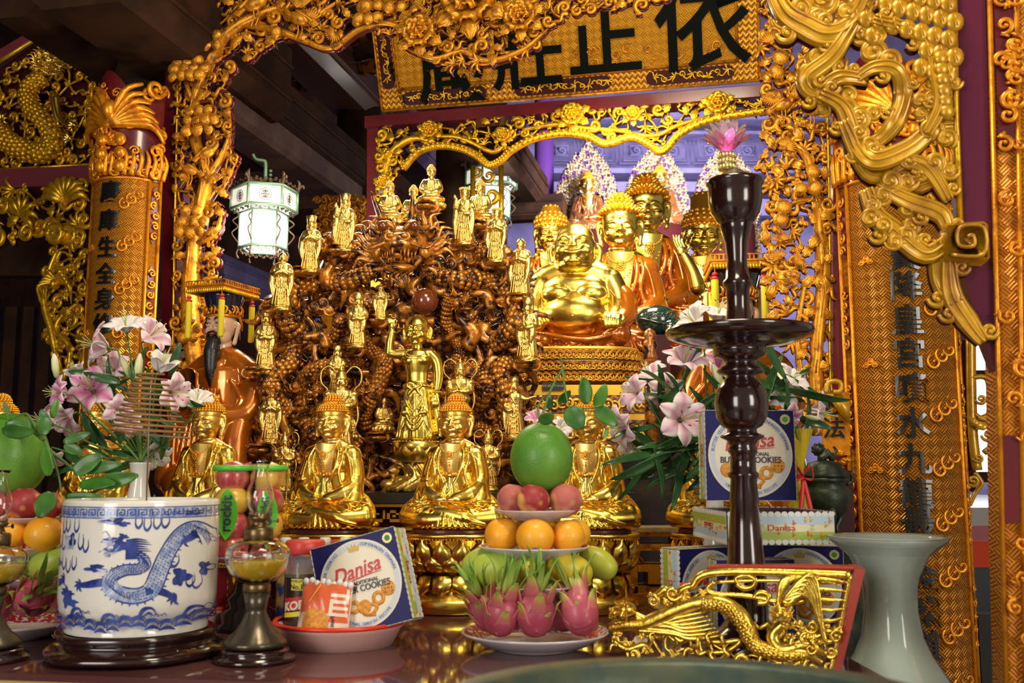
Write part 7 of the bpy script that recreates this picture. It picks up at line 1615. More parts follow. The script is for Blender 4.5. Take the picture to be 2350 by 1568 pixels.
for i in range(2, len(C2) - 2):
  a, b = C2[i]; r = interp([5, 8, 10, 12, 14, 15, 15, 13, 11, 10, 8], i / (len(C2) - 1))
  for j in (-.66, -.22, .22, .66): stroke(m, [(a + j * r * (1 if i % 2 else .7), b + j * r * .8 - 1.5), (a + j * r + 1, b + j * r * .8 + 1.5)], 1.0, 1, .0009)
blob(m, 340, 1246, 20, 15, 3); blob(m, 318, 1236, 14, 10, 5); blob(m, 316, 1262, 12, 10, 7); blob(m, 345, 1226, 10, 7, 8)
for k in range(9): stroke(m, [(352, 1236 + k * 5), (374, 1232 + k * 5.5), (394 + 4 * (k % 3), 1236 + k * 5)], [3, 2.2, .4], 4, .0009)
for q in ((300, 1218), (296, 1240), (292, 1262)): stroke(m, [(325, 1240), (q[0] + 8, q[1] - 4), q], [1.6, 1.2, .4], 4)
for cxx, cyy, pts in ((250, 1340, ((270, 1338), (290, 1334), (318, 1330))), (448, 1376, ((432, 1362), (410, 1352), (395, 1355))), (460, 1240, ((470, 1232), (478, 1222))), (200, 1330, ((180, 1340), (160, 1345)))):
  stroke(m, [(cxx, cyy)] + list(pts), [5, 8, 9], 4)
  for k in range(5): a = 1.6 + k * .8; stroke(m, [(cxx, cyy), (cxx + 9 * cos(a), cyy - 9 * sin(a)), (cxx + 16 * cos(a + .3), cyy - 16 * sin(a + .3))], [4, 3, .5], 3)
for i, (x, y, rx, ry) in enumerate(((322, 1190, 26, 9), (216, 1372, 14, 22), (288, 1300, 24, 9), (172, 1293, 14, 9), (455, 1325, 14, 20), (468, 1172, 20, 6), (158, 1240, 10, 26), (490, 1310, 8, 16), (212, 1360, 20, 8), (345, 1196, 12, 6), (230, 1382, 16, 8))): blob(m, x, y, rx, ry, i)
stroke(w, [(212, 1226), (212, 1258)], [15, 19, 15], 5, .0005); blob(m, 222, 1236, 9, 16, 31, .0009)
for x, y, q, L_ in ((190, 1220, 0, 1), (204, 1216, 0, 1), (232, 1216, 0, 1), (176, 1256, 0, 1.3), (190, 1260, 0, 1.2), (246, 1256, 0, 1.2), (260, 1262, 0, 1), (196, 1306, 0, 1), (212, 1312, 0, 1), (230, 1304, 0, 1), (375, 1206, 0, 1), (392, 1212, 0, 1), (410, 1208, 0, 1), (425, 1206, 0, 1), (428, 1292, 0, 1), (444, 1300, 0, 1), (470, 1350, 0, 1), (480, 1356, 0, 1)):
  stroke(m, [(x - 5, y - 32 * L_), (x - 6, y - 10), (x, y), (x + 7, y - 12), (x + 6, y - 30 * L_)], [.4, 1.6, 3.2, 1.6, .4], 4)
for k in range(-6, 24):
  x = 150 + k * 26; yy = 1424 + 7 * sin(k * 1.3)
  for r, ww in ((19, 1.3), (13, 3.0)): stroke(m, [(x - r, yy + 12), (x - r * .6, yy - r * .55 + 6), (x + r * .2, yy - r * .75 + 6), (x + r, yy + 6)], [.5, ww, ww, .5], 4)
  stroke(m, [(x - 14, yy + 16), (x, yy + 10), (x + 14, yy + 17)], [1, 4.5, 1], 4)
  if k % 3 == 0: stroke(m, [(x, yy - 2), (x + 8, yy - 22), (x + 24, yy - 24), (x + 34, yy - 6)], [3, 4.5, 2, .5], 5); stroke(m, [(x + 8, yy - 4), (x + 18, yy - 14), (x + 26, yy - 8)], [.6, 3, .6], 4)
  if k % 3 == 1: [stroke(m, [(x + j * 7 - 4, yy - 12 - 3 * (j % 2)), (x + j * 7, yy - 17 - 3 * (j % 2)), (x + j * 7 + 4, yy - 12)], .7, 3) for j in range(4)]
m.build('painted_dragon', PORCB, t, sm=False); w.build('pale_wash', PORCL, t, sm=False)
def lobed(r, z0, prof, c, mat, lob=6, amp=.05, ph=0, name='x'):
  m = MB(); m.lathe([(r * a, z0 + b) for a, b in prof], 96, TR(c.x, c.y, 0), rf=lambda a, j, z: 1 + amp * cos(lob * a + ph)); return m
hs = zb_ - TZ
t = thing('bowl_stand', 'carved dark rosewood stand under the blue and white bowl', 'stand', (bc.x, bc.y, TZ))
lobed(Rb, TZ, [(.92, hs - .002), (.99, hs), (1.02, hs - .004), (1.01, hs - .012), (.96, hs - .017), (.96, hs - .022), (1.03, hs - .026), (1.14, hs - .034), (1.16, hs - .040), (1.13, hs - .048), (1.02, hs * .32), (.9, hs * .3)][::1], bc, ROSEW, 6, .02).build('moulded_ring', ROSEW, t)
m = MB(); m.lathe([(Rb * .9, TZ + hs * .3), (Rb * .9, TZ + hs - .004), (0, TZ + hs - .004)], 48, TR(bc.x, bc.y, 0)); m.build('top', ROSEW, t)
for k in range(6):
  a = pi / 6 + k * pi / 3; m = MB(); m.tube(cr([(bc.x + Rb * 1.02 * cos(a + q * .24), bc.y + Rb * 1.02 * sin(a + q * .24), TZ + .012 + .010 * abs(q)) for q in (-1, -.5, 0, .5, 1)], 4), [.007, .0105, .0118, .0105, .007], 9); m.build('foot', ROSEW, t)
# ---------------------------------------------------------------- incense coil on its stick
INC = nmat('brown_incense', (.30, .15, .05), .8); ci = P(342, 1000, 1.99); k = 1.99 / F
t = thing('incense_coil', 'brown conical incense coil standing over the blue and white bowl', 'incense', (P(338, 1142, 1.99).x, 1.99, zt_ - .03))
m = MB(); pts = []; turns = 12
for i in range(turns * 26 + 1): s_ = i / (turns * 26); a = 2 * pi * turns * s_; r = lerp(88, 30, s_) * k; pts.append((ci.x + r * cos(a) - 2 * k * s_, ci.y + r * sin(a), ci.z + lerp(0, 142, s_) * k + .07 * r * cos(a) * (-1)))
m.tube(pts, .0021, 7); m.build('coil', INC, t)
m = MB(); m.tube([P(336, 1150, 1.99), P(341, 1000, 1.99), P(346, 866, 1.99)], [.0016, .0016, .0012], 6); m.tube([(ci.x - 88 * k, ci.y, ci.z + .005), (ci.x + 88 * k, ci.y, ci.z - .005)], .0012, 5); m.build('metal_stick', nmat('steel_wire', (.3, .28, .25), .4, .8), t)
# ---------------------------------------------------------------- oil lamps
GLS = nmat('clear_glass', (1, 1, 1), .02, 0, trans=1, ior=1.45); GLY = nmat('yellow_lamp_oil', (.90, .62, .02), .15, 0, trans=.35, ior=1.36); BRS = nmat('aged_brass', (.26, .17, .07), .35, .9, c2=(.10, .07, .04), scale=50)
FOOTG = nmat('grey_brass_foot', (.15, .12, .08), .3, .7, c2=(.07, .06, .045), scale=60)
def lamp():
  """units px, origin at the table under the axis"""
  t = thing('oil_lamp', 'glass kerosene lamp with yellow oil between the bowl and the biscuit tray', 'lamp', world=False)
  def L_(prof, nm, mat, n=44, rf=None, par=None, M=None): m = MB(); m.lathe(prof, n, M, rf=rf, cap=False); return m.build(nm, mat, par or t)
  L_([(0, 30), (40, 30), (74, 28), (78, 22), (74, 18), (90, 12), (93, 6), (88, 0), (0, 0)], 'rosewood_base', ROSEW)
  L_([(0, 33), (68, 33), (71, 38), (70, 44), (62, 50), (60, 54), (46, 66), (34, 84), (24, 104), (21, 112), (23, 116), (30, 150), (0, 152)], 'glass_foot', FOOTG, rf=lambda a, j, z: 1 + (.02 * cos(16 * a) if 1 < j < 6 else 0))
  L_([(0, 150), (28, 150), (31, 154), (31, 168), (28, 172), (0, 172)], 'lower_collar', BRS)
  L_([(24, 172), (40, 176), (62, 194), (72, 216), (73, 238), (70, 250), (52, 262), (30, 268), (28, 268), (50, 258), (67, 247), (69, 237), (68, 218), (59, 198), (38, 180), (0, 177)], 'oil_reservoir', GLS, rf=lambda a, j, z: 1 + (.012 * cos(10 * a) if 3 < j < 6 else 0))
  L_([(0, 178.5), (38, 181.5), (57.5, 199), (66.5, 218), (66.8, 222), (0, 222)], 'oil', GLY)
  m = MB()
  for k in range(40): a0 = 2 * pi * k / 40; a1 = 2 * pi * (k + 1) / 40; z0 = 222 + 16 * abs((k % 8) / 4 - 1); z1 = 222 + 16 * abs(((k + 1) % 8) / 4 - 1); m.tube([(73 * cos(a0), 73 * sin(a0), z0), (73 * cos(a1), 73 * sin(a1), z1)], 1.1, 5)
  m.build('cut_pattern', GLS, t)
  L_([(30, 266), (33, 269), (33, 292), (30, 296), (20, 298), (16, 310), (24, 314), (26, 320), (20, 324), (0, 325)], 'burner', BRS)
  m = MB()
  for k in range(16): a = 2 * pi * k / 16; m.tube([(20 * cos(a), 20 * sin(a), 320), (24 * cos(a), 24 * sin(a), 332)], [2, 1], 5)
  m.tube([(20, 0, 310), (42, 4, 311)], 1.4, 6); m.lathe([(5, -1.5), (6, 0), (5, 1.5)], 12, TR(42, 4, 311, ry=pi / 2)); m.build('wick_gallery', BRS, t)
  L_([(18, 326), (22, 334), (30, 352), (32, 368), (27, 388), (18, 408), (16, 424), (19, 438), (24, 446), (23, 446.5), (18, 438), (15, 424), (17, 408), (26, 387), (31, 368), (29, 352), (21, 335), (17, 327)], 'chimney', GLS)
  return t
dl = 1.93; lp = lamp(); c_ = P(588, 1400, dl); place(lp, (c_.x, dl, TZ), 0, dl / F * .985)
dl2 = 1.93; dup(lp, (P(-20, 1400, dl2).x, dl2, TZ), 1.0, dl2 / F * .94, 'glass kerosene lamp cut by the photo edge before the edge pomelo')
# ---------------------------------------------------------------- cookie boxes
BLUE = nmat('navy_box', (.012, .012, .11), .45, 0, spec=.25); CREAM = nmat('cream_print', (.82, .76, .60), .4); GOLDP = nmat('gold_print', (.62, .42, .08), .4); PBLUE = nmat('pale_blue_print', (.30, .36, .58), .4)
REDP = nmat('red_print', (.62, .03, .04), .4); BLKP = nmat('black_print', (.03, .03, .05), .4); COOK = nmat('golden_cookie', (.80, .38, .06), .55, c2=(.62, .24, .03), scale=120); CHIP = nmat('chocolate_chip', (.12, .04, .02), .5)
SCN = nmat('printed_village_scene', (.80, .74, .48), .35, c2=(.30, .45, .12), scale=24, thr=(.50, .60)); SCN2 = nmat('printed_figures', (.62, .12, .05), .4, c2=(.75, .50, .06), scale=80, thr=(.45, .55)); SKYP = nmat('printed_sky', (.50, .66, .80), .35); GRNP = nmat('printed_meadow', (.40, .52, .08), .35)
GREENP = nmat('green_print', (.05, .35, .08), .4)
def cookie_box(label, W=.185, H=.185, D=.062):
  """local, standing on its base, front towards -Y, origin at the base centre"""
  t = thing('cookie_box', label, 'box', world=False)
  m = MB(); m.box(W, D, H, c=(0, 0, H / 2)); m.build('carton', BLUE, t, sm=False)
  y = -D / 2; cz = H / 2
  def disc(m, r, sx=1.0, o=.0004, c=(0, cz)): m.add([(c[0] + r * sx * cos(2 * pi * k / 48), y - o, c[1] + r * cos(0) * sin(2 * pi * k / 48)) for k in range(48)], [tuple(range(48))])
  R_ = .088 * W / .185
  m = MB(); disc(m, R_, 1.0, .0004); lb = m.build('oval_label', CREAM, t, sm=False)
  m = MB(); [m.lathe([(r, -.0003), (r + w_, -.0006), (r + w_, .0002)], 48, TR(0, y - .0004, cz) @ YL, cap=False) for r, w_ in ((R_ - .001, .0016), (R_ * .80, .0012))]; m.build('gold_ring', GOLDP, lb, sm=False)
  m = MB(); m.lathe([(R_ * .84, .0006), (R_ * .965, .0006)], 48, TR(0, y - .0002, cz) @ YL, cap=False, a0=.35, a1=2 * pi + .35); rg = m.build('blue_ring', nmat('ring_tint', (.60, .64, .70), .4), lb, sm=False)
  m = MB()
  def arc(s_, a_mid, r, size, inside=False):
    n = len(s_); st = size * .62 / r
    for i, ch in enumerate(s_):
      if ch == ' ': continue
      a = a_mid + (i - (n - 1) / 2) * st * (-1 if not inside else 1); text_into(m, ch, size, .0002, TR(r * cos(a), y - .0014, cz + r * sin(a)) @ TR(ry=-(a - pi / 2) + (pi if inside else 0)))
  arc('COPENHAGEN DENMARK', .75, R_ * .895, .0088); arc('BUTTER COOKIES', 2.55, R_ * .895, .0088); arc('ORIGINAL DANISH RECIPE', 4.71, R_ * .90, .0085, True); m.build('ring_lettering', nmat('slate_print', (.10, .13, .30), .4), lb, sm=False)
  m = MB(); text_into(m, 'Danisa', .042, .0003, TR(0, y - .0016, cz + .027, ry=-.10) @ Matrix(((1, 0, .28, 0), (0, 1, 0, 0), (0, 0, 1, 0), (0, 0, 0, 1))), bold=.0005, sx=.92); m.tube(cr([(-.045, y - .0014, cz + .002), (0, y - .0014, cz + .012), (.05, y - .0014, cz + .016)], 4), [.0006, .0012, .0004], 5); m.build('red_lettering', REDP, lb, sm=False)
  m = MB(); text_into(m, 'TRADITIONAL', .0105, .0003, TR(.006, y - .0016, cz + .002), bold=.0002); text_into(m, 'BUTTER COOKIES', .0175, .0003, TR(0, y - .0016, cz - .010), bold=.0004, sx=.9); m.build('black_lettering', BLKP, lb, sm=False)
  m = MB()
  for x, z, r in ((-.048, -.030, .016), (.056, -.022, .015), (.0, -.046, .014)):
    m.lathe([(r, 0), (r, .0008), (r * .9, .0012), (0, .0012)], 20, TR(x, y - .0006, cz + z) @ YL)
  for x, z, r in ((-.022, -.042, .0095), (.032, -.036, .0105)): m.tube([(x + r * cos(a), y - .001, cz + z + r * sin(a)) for a in [2 * pi * k / 18 for k in range(18)]], .0042, 7, flat=.35, fup=(0, -1, 0), closed=True)
  m.tube(cr([(-.012, y - .001, cz - .052), (.01, y - .001, cz - .064), (.026, y - .001, cz - .05), (.004, y - .001, cz - .044), (-.004, y - .001, cz - .06), (.02, y - .001, cz - .066)], 4), .0036, 6, flat=.35, fup=(0, -1, 0)); m.build('pictured_cookies', COOK, lb)
  m = MB(); [m.ell((.056 + .008 * cos(k * 1.3), y - .0020, cz - .022 + .008 * sin(k * 2.1)), .0014, 6) for k in range(7)]; m.build('chocolate_chips', CHIP, lb)
  m = MB(); m.lathe([(.0105, 0), (.0105, .0008), (0, .0008)], 24, TR(W / 2 - .018, y - .0003, H - .018) @ YL, rf=lambda a, j, z: 1 + .06 * cos(12 * a)); s_ = m.build('gold_seal', nmat('seal_gold', (.60, .52, .22), .4, .3), t, sm=False); m = MB(); m.lathe([(.006, .0010), (0, .0010)], 20, TR(W / 2 - .018, y - .0003, H - .018) @ YL); m.build('seal_centre', GREENP, s_, sm=False)
  m = MB(); m.prism([(-.010, .066), (.010, .066), (.014, .079), (.007, .073), (.004, .082), (0, .075), (-.004, .082), (-.007, .073), (-.014, .079)], y - .0014, y - .0004, TR(0, 0, cz)); m.build('crown_emblem', GOLDP, lb, sm=False)
  # illustrated sides with scalloped edge
  for q, face in ((1, 'x'), (-1, 'x'), (1, 'z'), (-1, 'z')):
    w_ = H if face == 'x' else W; Mq = (TR(q * (W / 2 + .0004), 0, H / 2, rz=q * pi / 2) if face == 'x' else (TR(0, 0, H / 2 + q * (H / 2 + .0004), rx=-q * pi / 2)))
    # local: X across depth, Z along side, facing -Y  (for 'z': X along width, Z depth)
    m = MB()
    if face == 'x': m.box(D * .96, .0005, w_ * .985, Mq)
    else: m.box(w_ * .985, .0005, D * .96, Mq)
    sd = m.build('illustrated_side', SCN, t, sm=False)
    for e, mt, nm in ((.27, SKYP, 'printed_sky'), (-.27, GRNP, 'printed_meadow')):
      m = MB(); m.box(D * .3, .0005, w_ * .97, Mq @ TR(e * D, -.0003, 0)) if face == 'x' else m.box(w_ * .97, .0005, D * .3, Mq @ TR(0, -.0003, e * D)); m.build(nm, mt, sd, sm=False)
    m = MB(); n = int(w_ / .011)
    for k in range(n):
      for e in (-1, 1):
        a = (k + .5) / n - .5
        m.lathe([(.0056, 0), (.0056, .0005), (0, .0005)], 10, (Mq @ (TR(e * D * .46, -.0004, a * w_) if face == 'x' else TR(a * w_, -.0004, e * D * .46))) @ YL)
    m.build('scalloped_edge', nmat('white_print', (.80, .80, .76), .4), sd, sm=False)
    m = MB(); rr = random.Random(4 + q)
    for k in range(16):
      a = rr.uniform(-.46, .46) * w_; b = rr.uniform(-.3, .3) * D; M_ = Mq @ (TR(b, -.0008, a, ry=pi / 2 * 0) if face == 'x' else TR(a, -.0008, b)); m.ell((0, 0, 0), (.0022, .0004, .0045), 6, M_); m.ell((0, 0, .0062), (.0016, .0004, .0016), 6, M_); m.box(.0045, .0004, .002, M_ @ TR(.003, 0, .001, ry=.5))
    m.build('little_figures', SCN2, sd, sm=False)
    m = MB(); text_into(m, 'Danisa', .018, .0002, Mq @ (TR(0, -.0010, 0, ry=pi / 2) if face == 'x' else TR(0, -.0010, 0))); m.build('red_lettering', REDP, sd, sm=False)
  return t
bx = cookie_box('navy cookie box leaning tilted in the pink basin behind the biscuit packet')
q = P(838, 1408, 1.99); place(bx, (q.x + .010, 2.07, TZ + .036), 0, 1.0); bx.rotation_euler = (-.10, -.27, -.22)
def boxat(px, py, d, rot, s, lab): c = P(px, py, d); return dup(bx, c, rot=rot, s=s, label=lab, group='cookie boxes stacked beside the candlestick')
bx['group'] = 'cookie boxes on the offering table'
def gz(z): return TZ + z
for px, d, z, rot, s, lab in ((1718, 2.28, .2925, (0, 0, .05), (1.09, 1, 1.08), 'navy cookie box standing upright on top of the stack behind the candlestick'),):
  o = boxat(px, 1200, d, rot, s, lab); o.location.z = gz(z - .004)
# box lying flat with its picture side to the viewer
o = boxat(1716, 1270, 2.30, (pi / 2, 0, .05), (1.23, 1.0, 1.55), 'cookie box lying flat with its picnic scene side facing out, under the upright box'); o.rotation_euler = (pi / 2, 0, .05); o.scale = (1.22, .9, 1.5); o.location = (P(1716, 1270, 2.32).x, 2.38, gz(.186 + .0505));
o.scale = (1.22, 1.0, 1.62)
for px, d, rz, s, lab in ((1612, 2.30, .55, .98, 'navy cookie box turned sideways at the bottom of the stack near the fruit tower'), (1728, 2.17, .06, .90, 'navy cookie box at the bottom front of the stack, directly behind the candlestick foot'), (1840, 2.32, -.28, 1.0, 'navy cookie box at the bottom of the stack beside the celadon vase')):
  o = boxat(px, 1400, d, (0, 0, rz), s, lab); o.location.z = TZ + .0005
# ---------------------------------------------------------------- pink basin with snacks
PINK = nmat('pink_plastic', (.80, .48, .44), .35, sss=.1); REDPL = nmat('red_plastic_rim', (.72, .05, .02), .3)
def basin(c, r, lab):
  t = thing('basin', lab, 'basin', (c.x, c.y, TZ), group='pink basins with red rims'); m = MB()
  m.lathe([(0, .004), (r * .70, .004), (r * .72, .0), (r * .80, .0), (r * .92, .034), (r * .985, .040), (r * .985, .044), (r * .90, .040), (r * .80, .008), (0, .010)], 56, TR(c.x, c.y, TZ)); m.build('bowl', PINK, t)
  m = MB(); m.lathe([(r * .93, .0415), (r * 1.0, .042), (r * 1.01, .047), (r * .99, .051), (r * .93, .049)], 56, TR(c.x, c.y, TZ), cap=False); m.build('red_rim', REDPL, t); return t
bc2 = T(783, 1456); bc2.y = 2.12; bc2.x = P(781, 1420, 2.12).x; basin(bc2, 149 * 2.1 / F, 'pink plastic basin with red rim holding the cookie box and coffee jar')
b2 = Vector((P(478, 1370, 2.35).x, 2.35, TZ)); basin(b2, .070, 'pink basin with red rim half hidden behind the blue and white bowl')
m = MB(); m.box(.06, .03, .12, TR(b2.x + .025, 2.33, TZ + .075, rz=-.1)); t = thing('chocolate_carton', 'red carton standing in the half hidden basin behind the lamp', 'carton', (b2.x + .025, 2.33, TZ + .015)); m.build('carton', nmat('maroon_print', (.28, .01, .02), .4), t, sm=False)
m = MB(); text_into(m, 'CHOCO', .02, .0003, TR(b2.x + .048, 2.313, TZ + .075, rz=-.1, ry=-pi / 2), bold=.0004); m.build('lettering', CREAM, t, sm=False)
# coffee jar
cj = P(697, 1400, 2.15); r = 44 * 2.15 / F; z0 = TZ + .012; k = 2.15 / F; zt_ = P(697, 1240, 2.15).z
JG = nmat('clear_jar', (.95, .95, .95), .04, 0, trans=.9, ior=1.3); COF = nmat('black_coffee_label', (.03, .015, .01), .35, coat=.3)
t = thing('coffee_jar', 'glass coffee jar with red lid and black label in the pink basin', 'jar', (cj.x, 2.15, z0)); h = zt_ - z0
m = MB(); m.lathe([(0, 0), (r * .96, 0), (r, .004), (r, h * .72), (r * .92, h * .80), (r * .80, h * .84), (r * .8, h * .88)], 40, TR(cj.x, 2.15, z0), cap=False); m.build('glass_body', JG, t)
m = MB(); m.lathe([(r * .95, .003), (r * .95, h * .55), (0, h * .56)], 32, TR(cj.x, 2.15, z0)); m.build('coffee', nmat('coffee_granules', (.05, .018, .006), .8, bump=.5, bscale=300), t)
m = MB(); m.lathe([(r * .98, h * .86), (r * 1.0, h * .87), (r * 1.0, h * .98), (r * .94, h), (0, h)], 48, TR(cj.x, 2.15, z0), rf=lambda a, j, z: 1 + (.012 * cos(40 * a) if 0 < j < 3 else 0)); m.build('red_lid', nmat('red_lid_plastic', (.60, .05, .05), .35), t)
m = MB(); m.lathe([(r * 1.006, h * .06), (r * 1.006, h * .62)], 40, TR(cj.x, 2.15, z0), cap=False); lb = m.build('label', COF, t)
wj = lambda p: Vector((cj.x + (r * 1.012 - p.y) * sin(p.x / r), 2.15 - (r * 1.012 - p.y) * cos(p.x / r), p.z))
m = MB(); m.grid(lambda u, v: wj(Vector(((u - .62) * r * 1.6, 0, z0 + h * (.27 + .13 * v) + .008 * u))), 12, 1); m.build('red_banner', REDP, lb, sm=False)
m = MB(); m.grid(lambda u, v: wj(Vector(((u - .62) * r * 1.6, 0, z0 + h * (.20 + .05 * v) + .008 * u))), 12, 1); m.grid(lambda u, v: wj(Vector(((u - .5) * r * .62 - .008, 0, z0 + h * (.49 + .12 * v)))), 6, 1); m.build('yellow_band', nmat('yellow_print', (.80, .68, .05), .4), lb, sm=False)
m = MB(); text_into(m, 'KOPIKO', .024, .0003, ID, bold=.001, wrap=lambda p: wj(Vector((p.x + .006, p.y - .0004, p.z + z0 + h * .345 + p.x * .18)))); m.build('white_lettering', CREAM, lb, sm=False)
m = MB(); text_into(m, 'WORLD\'S', .007, .0002, ID, wrap=lambda p: wj(Vector((p.x - .008, p.y - .0004, p.z + z0 + h * .585)))); text_into(m, 'No.1', .014, .0002, ID, bold=.0003, wrap=lambda p: wj(Vector((p.x - .008, p.y - .0004, p.z + z0 + h * .525)))); m.build('black_lettering', BLKP, lb, sm=False)
# biscuit packet
pk = P(738, 1424, 2.03); k = 2.03 / F * 1.12; t = thing('biscuit_packet', 'torn orange and cream biscuit packet leaning at the front of the pink basin', 'packet', (pk.x, 2.03, TZ + .014))
Mp = TR(pk.x, 2.03, TZ + .014, rx=-.16, ry=.07, rz=-.06); ORP = nmat('orange_red_foil', (.74, .13, .04), .3, coat=.4); WHP = nmat('cream_foil', (.80, .70, .56), .3, coat=.3)
def pkf(u, v, o=0): x = (u - .5) * 106 * k; z = v * 118 * k; b = .014 * (sin(pi * u) ** .5) * (sin(pi * min(1, v * .9 + .08)) ** .5) + .0015 * sin(17 * u + 9 * v); return (x * (1 - .06 * v), -b - o, z)
m = MB(Mp); m.grid(lambda u, v: pkf(u, v), 20, 20); m.grid(lambda u, v: (pkf(u, v)[0], -pkf(u, v)[1] * .9 + .001, pkf(u, v)[2]), 20, 20); m.build('wrapper', WHP, t)
m = MB(Mp); m.grid(lambda u, v: pkf(.02 + .96 * u, .50 + .49 * v + .0 - .0 * u, .0006), 20, 8); m.grid(lambda u, v: pkf(.62 + .36 * u, .36 + .15 * v, .0006), 8, 3); m.build('orange_top', ORP, t)
m = MB(Mp)
for j in range(4): m.grid(lambda u, v: pkf(.60 + .36 * u, .46 + .105 * j + .055 * v, .0012), 8, 1)
m.grid(lambda u, v: pkf(.60 + .07 * u, .46 + .28 * v, .0012), 3, 4); m.grid(lambda u, v: pkf(.90 + .06 * u, .72 + .2 * v, .0012), 3, 3); m.build('white_letter_shapes', WHP, t)
m = MB(Mp)
def bis(u, v):
  a = 2 * pi * u; r = v * (1 + .035 * cos(28 * a)) * (1 + .10 * abs(sin(2 * a + .5))); return pkf(.36 + .25 * r * cos(a + .12), .30 + .26 * r * sin(a + .12), .0016 + .0012 * (1 - v))
m.grid(bis, 56, 5, cu=True); m.build('pictured_biscuit', COOK, t)
m = MB(Mp); [m.tube([pkf(.14 + .02 * j, .62 + .03 * j, .002), pkf(.22 + .03 * j, .72 + .05 * j, .002)], .0012, 5) for j in range(6)]; m.build('pictured_wheat', nmat('wheat_print', (.85, .50, .12), .4), t)
m = MB(Mp); text_into(m, 'Petit Beurre', .011, .0002, ID, bold=.0002, wrap=lambda p: pkf(.70 + (-p.z) / (106 * k) * 0 + p.z * -9 * 0 + (-p.z) * 9, .22 + p.x * 9.0 * -1, .0022 - p.y * 0)); m.build('dark_lettering', BLKP, t, sm=False)
m = MB(Mp)
for i in range(9): x = (i / 8 - .5) * 92 * k; m.ell((x, -.002 + .003 * (i % 2), 118 * k + .003 * sin(i * 2.3)), (.0068, .006, .0075), 8)
m.build('crumpled_torn_top', nmat('white_inner_foil', (.80, .76, .74), .3), t)
# white-capped bottles and a red crate behind the basin
m = MB(); q = P(770, 1240, 2.36); t = thing('drink_crate', 'red plastic crate of drinks behind the tilted cookie box', 'crate', (q.x, 2.40, TZ)); m.box(.19, .10, q.z - TZ - .004, c=(q.x, 2.40, TZ + (q.z - TZ - .004) / 2)); m.build('body', nmat('red_crate', (.50, .02, .02), .35), t, sm=False)
m = MB(); m.box(.196, .106, .012, c=(q.x, 2.40, q.z - .012)); m.build('rim', nmat('red_crate', (.5, .02, .02), .35), t, sm=False)
pb0 = None
for i, px in enumerate((662, 704, 752, 798)):
  q = P(px, 1232, 2.30); lab = ('white-capped drink bottle behind the coffee jar, beside the oil lamp', 'white-capped drink bottle directly behind the red jar lid', 'white-capped drink bottle between jar and tilted cookie box', 'white-capped drink bottle over the edge of the tilted cookie box')[i]
  if pb0 is None:
    t = thing('drink_bottle', lab, 'bottle', (q.x, 2.27, TZ), world=False, group='white-capped bottles behind the basin'); hh = q.z - TZ; m = MB(); m.lathe([(.017, 0), (.018, .01), (.018, hh - .05), (.010, hh - .026), (.010, hh - .02)], 20); m.build('bottle_body', nmat('blue_gold_label', (.03, .05, .25), .3, c2=(.70, .45, .05), scale=30, coat=.5), t)
    m = MB(); m.lathe([(.012, hh - .024), (.012, hh - .002), (.010, hh), (0, hh)], 20, rf=lambda a, j, z: 1 + .03 * cos(16 * a)); m.build('white_cap', nmat('white_cap_plastic', (.75, .75, .68), .4), t); pb0 = t
  else: dup(pb0, (q.x, 2.27, TZ), label=lab)
# ---------------------------------------------------------------- apple tubes on a dark turned stand
GRN = nmat('bright_green_plastic', (.12, .55, .05), .35); GRNL = nmat('green_leaf_label', (.10, .50, .03), .35); APR = nmat('pink_red_apple', (.50, .05, .07), .3, 0, c2=(.70, .22, .14), scale=30, coat=.4); APY = nmat('yellow_apple', (.80, .50, .06), .3, 0, c2=(.75, .28, .10), scale=28, thr=(.5, .65), coat=.4)
CLR = nmat('clear_plastic', (1, 1, 1), .03, 0, trans=1, ior=1.08)
dA = 2.30; kA = dA / F; c = P(575, 1288, dA); t = thing('turned_stand', 'black turned wooden stand carrying a plate of apple tubes behind the oil lamp', 'stand', (c.x, dA, TZ)); hA = c.z - TZ
m = MB(); m.lathe([(.068, 0), (.07, .01), (.06, .018), (.062, .04), (.045, .05), (.05, .07), (.036, .085), (.03, hA - .03), (.05, hA - .014), (.05, hA - .008), (0, hA - .008)], 40, TR(c.x, dA, TZ)); m.build('turned_body', EBON, t)
pt = plate(Vector((c.x, dA, c.z - .007)), .088, 'mauve edged plate under the apple tubes', 'plates of the fruit towers')
tube0 = None; ap = {}
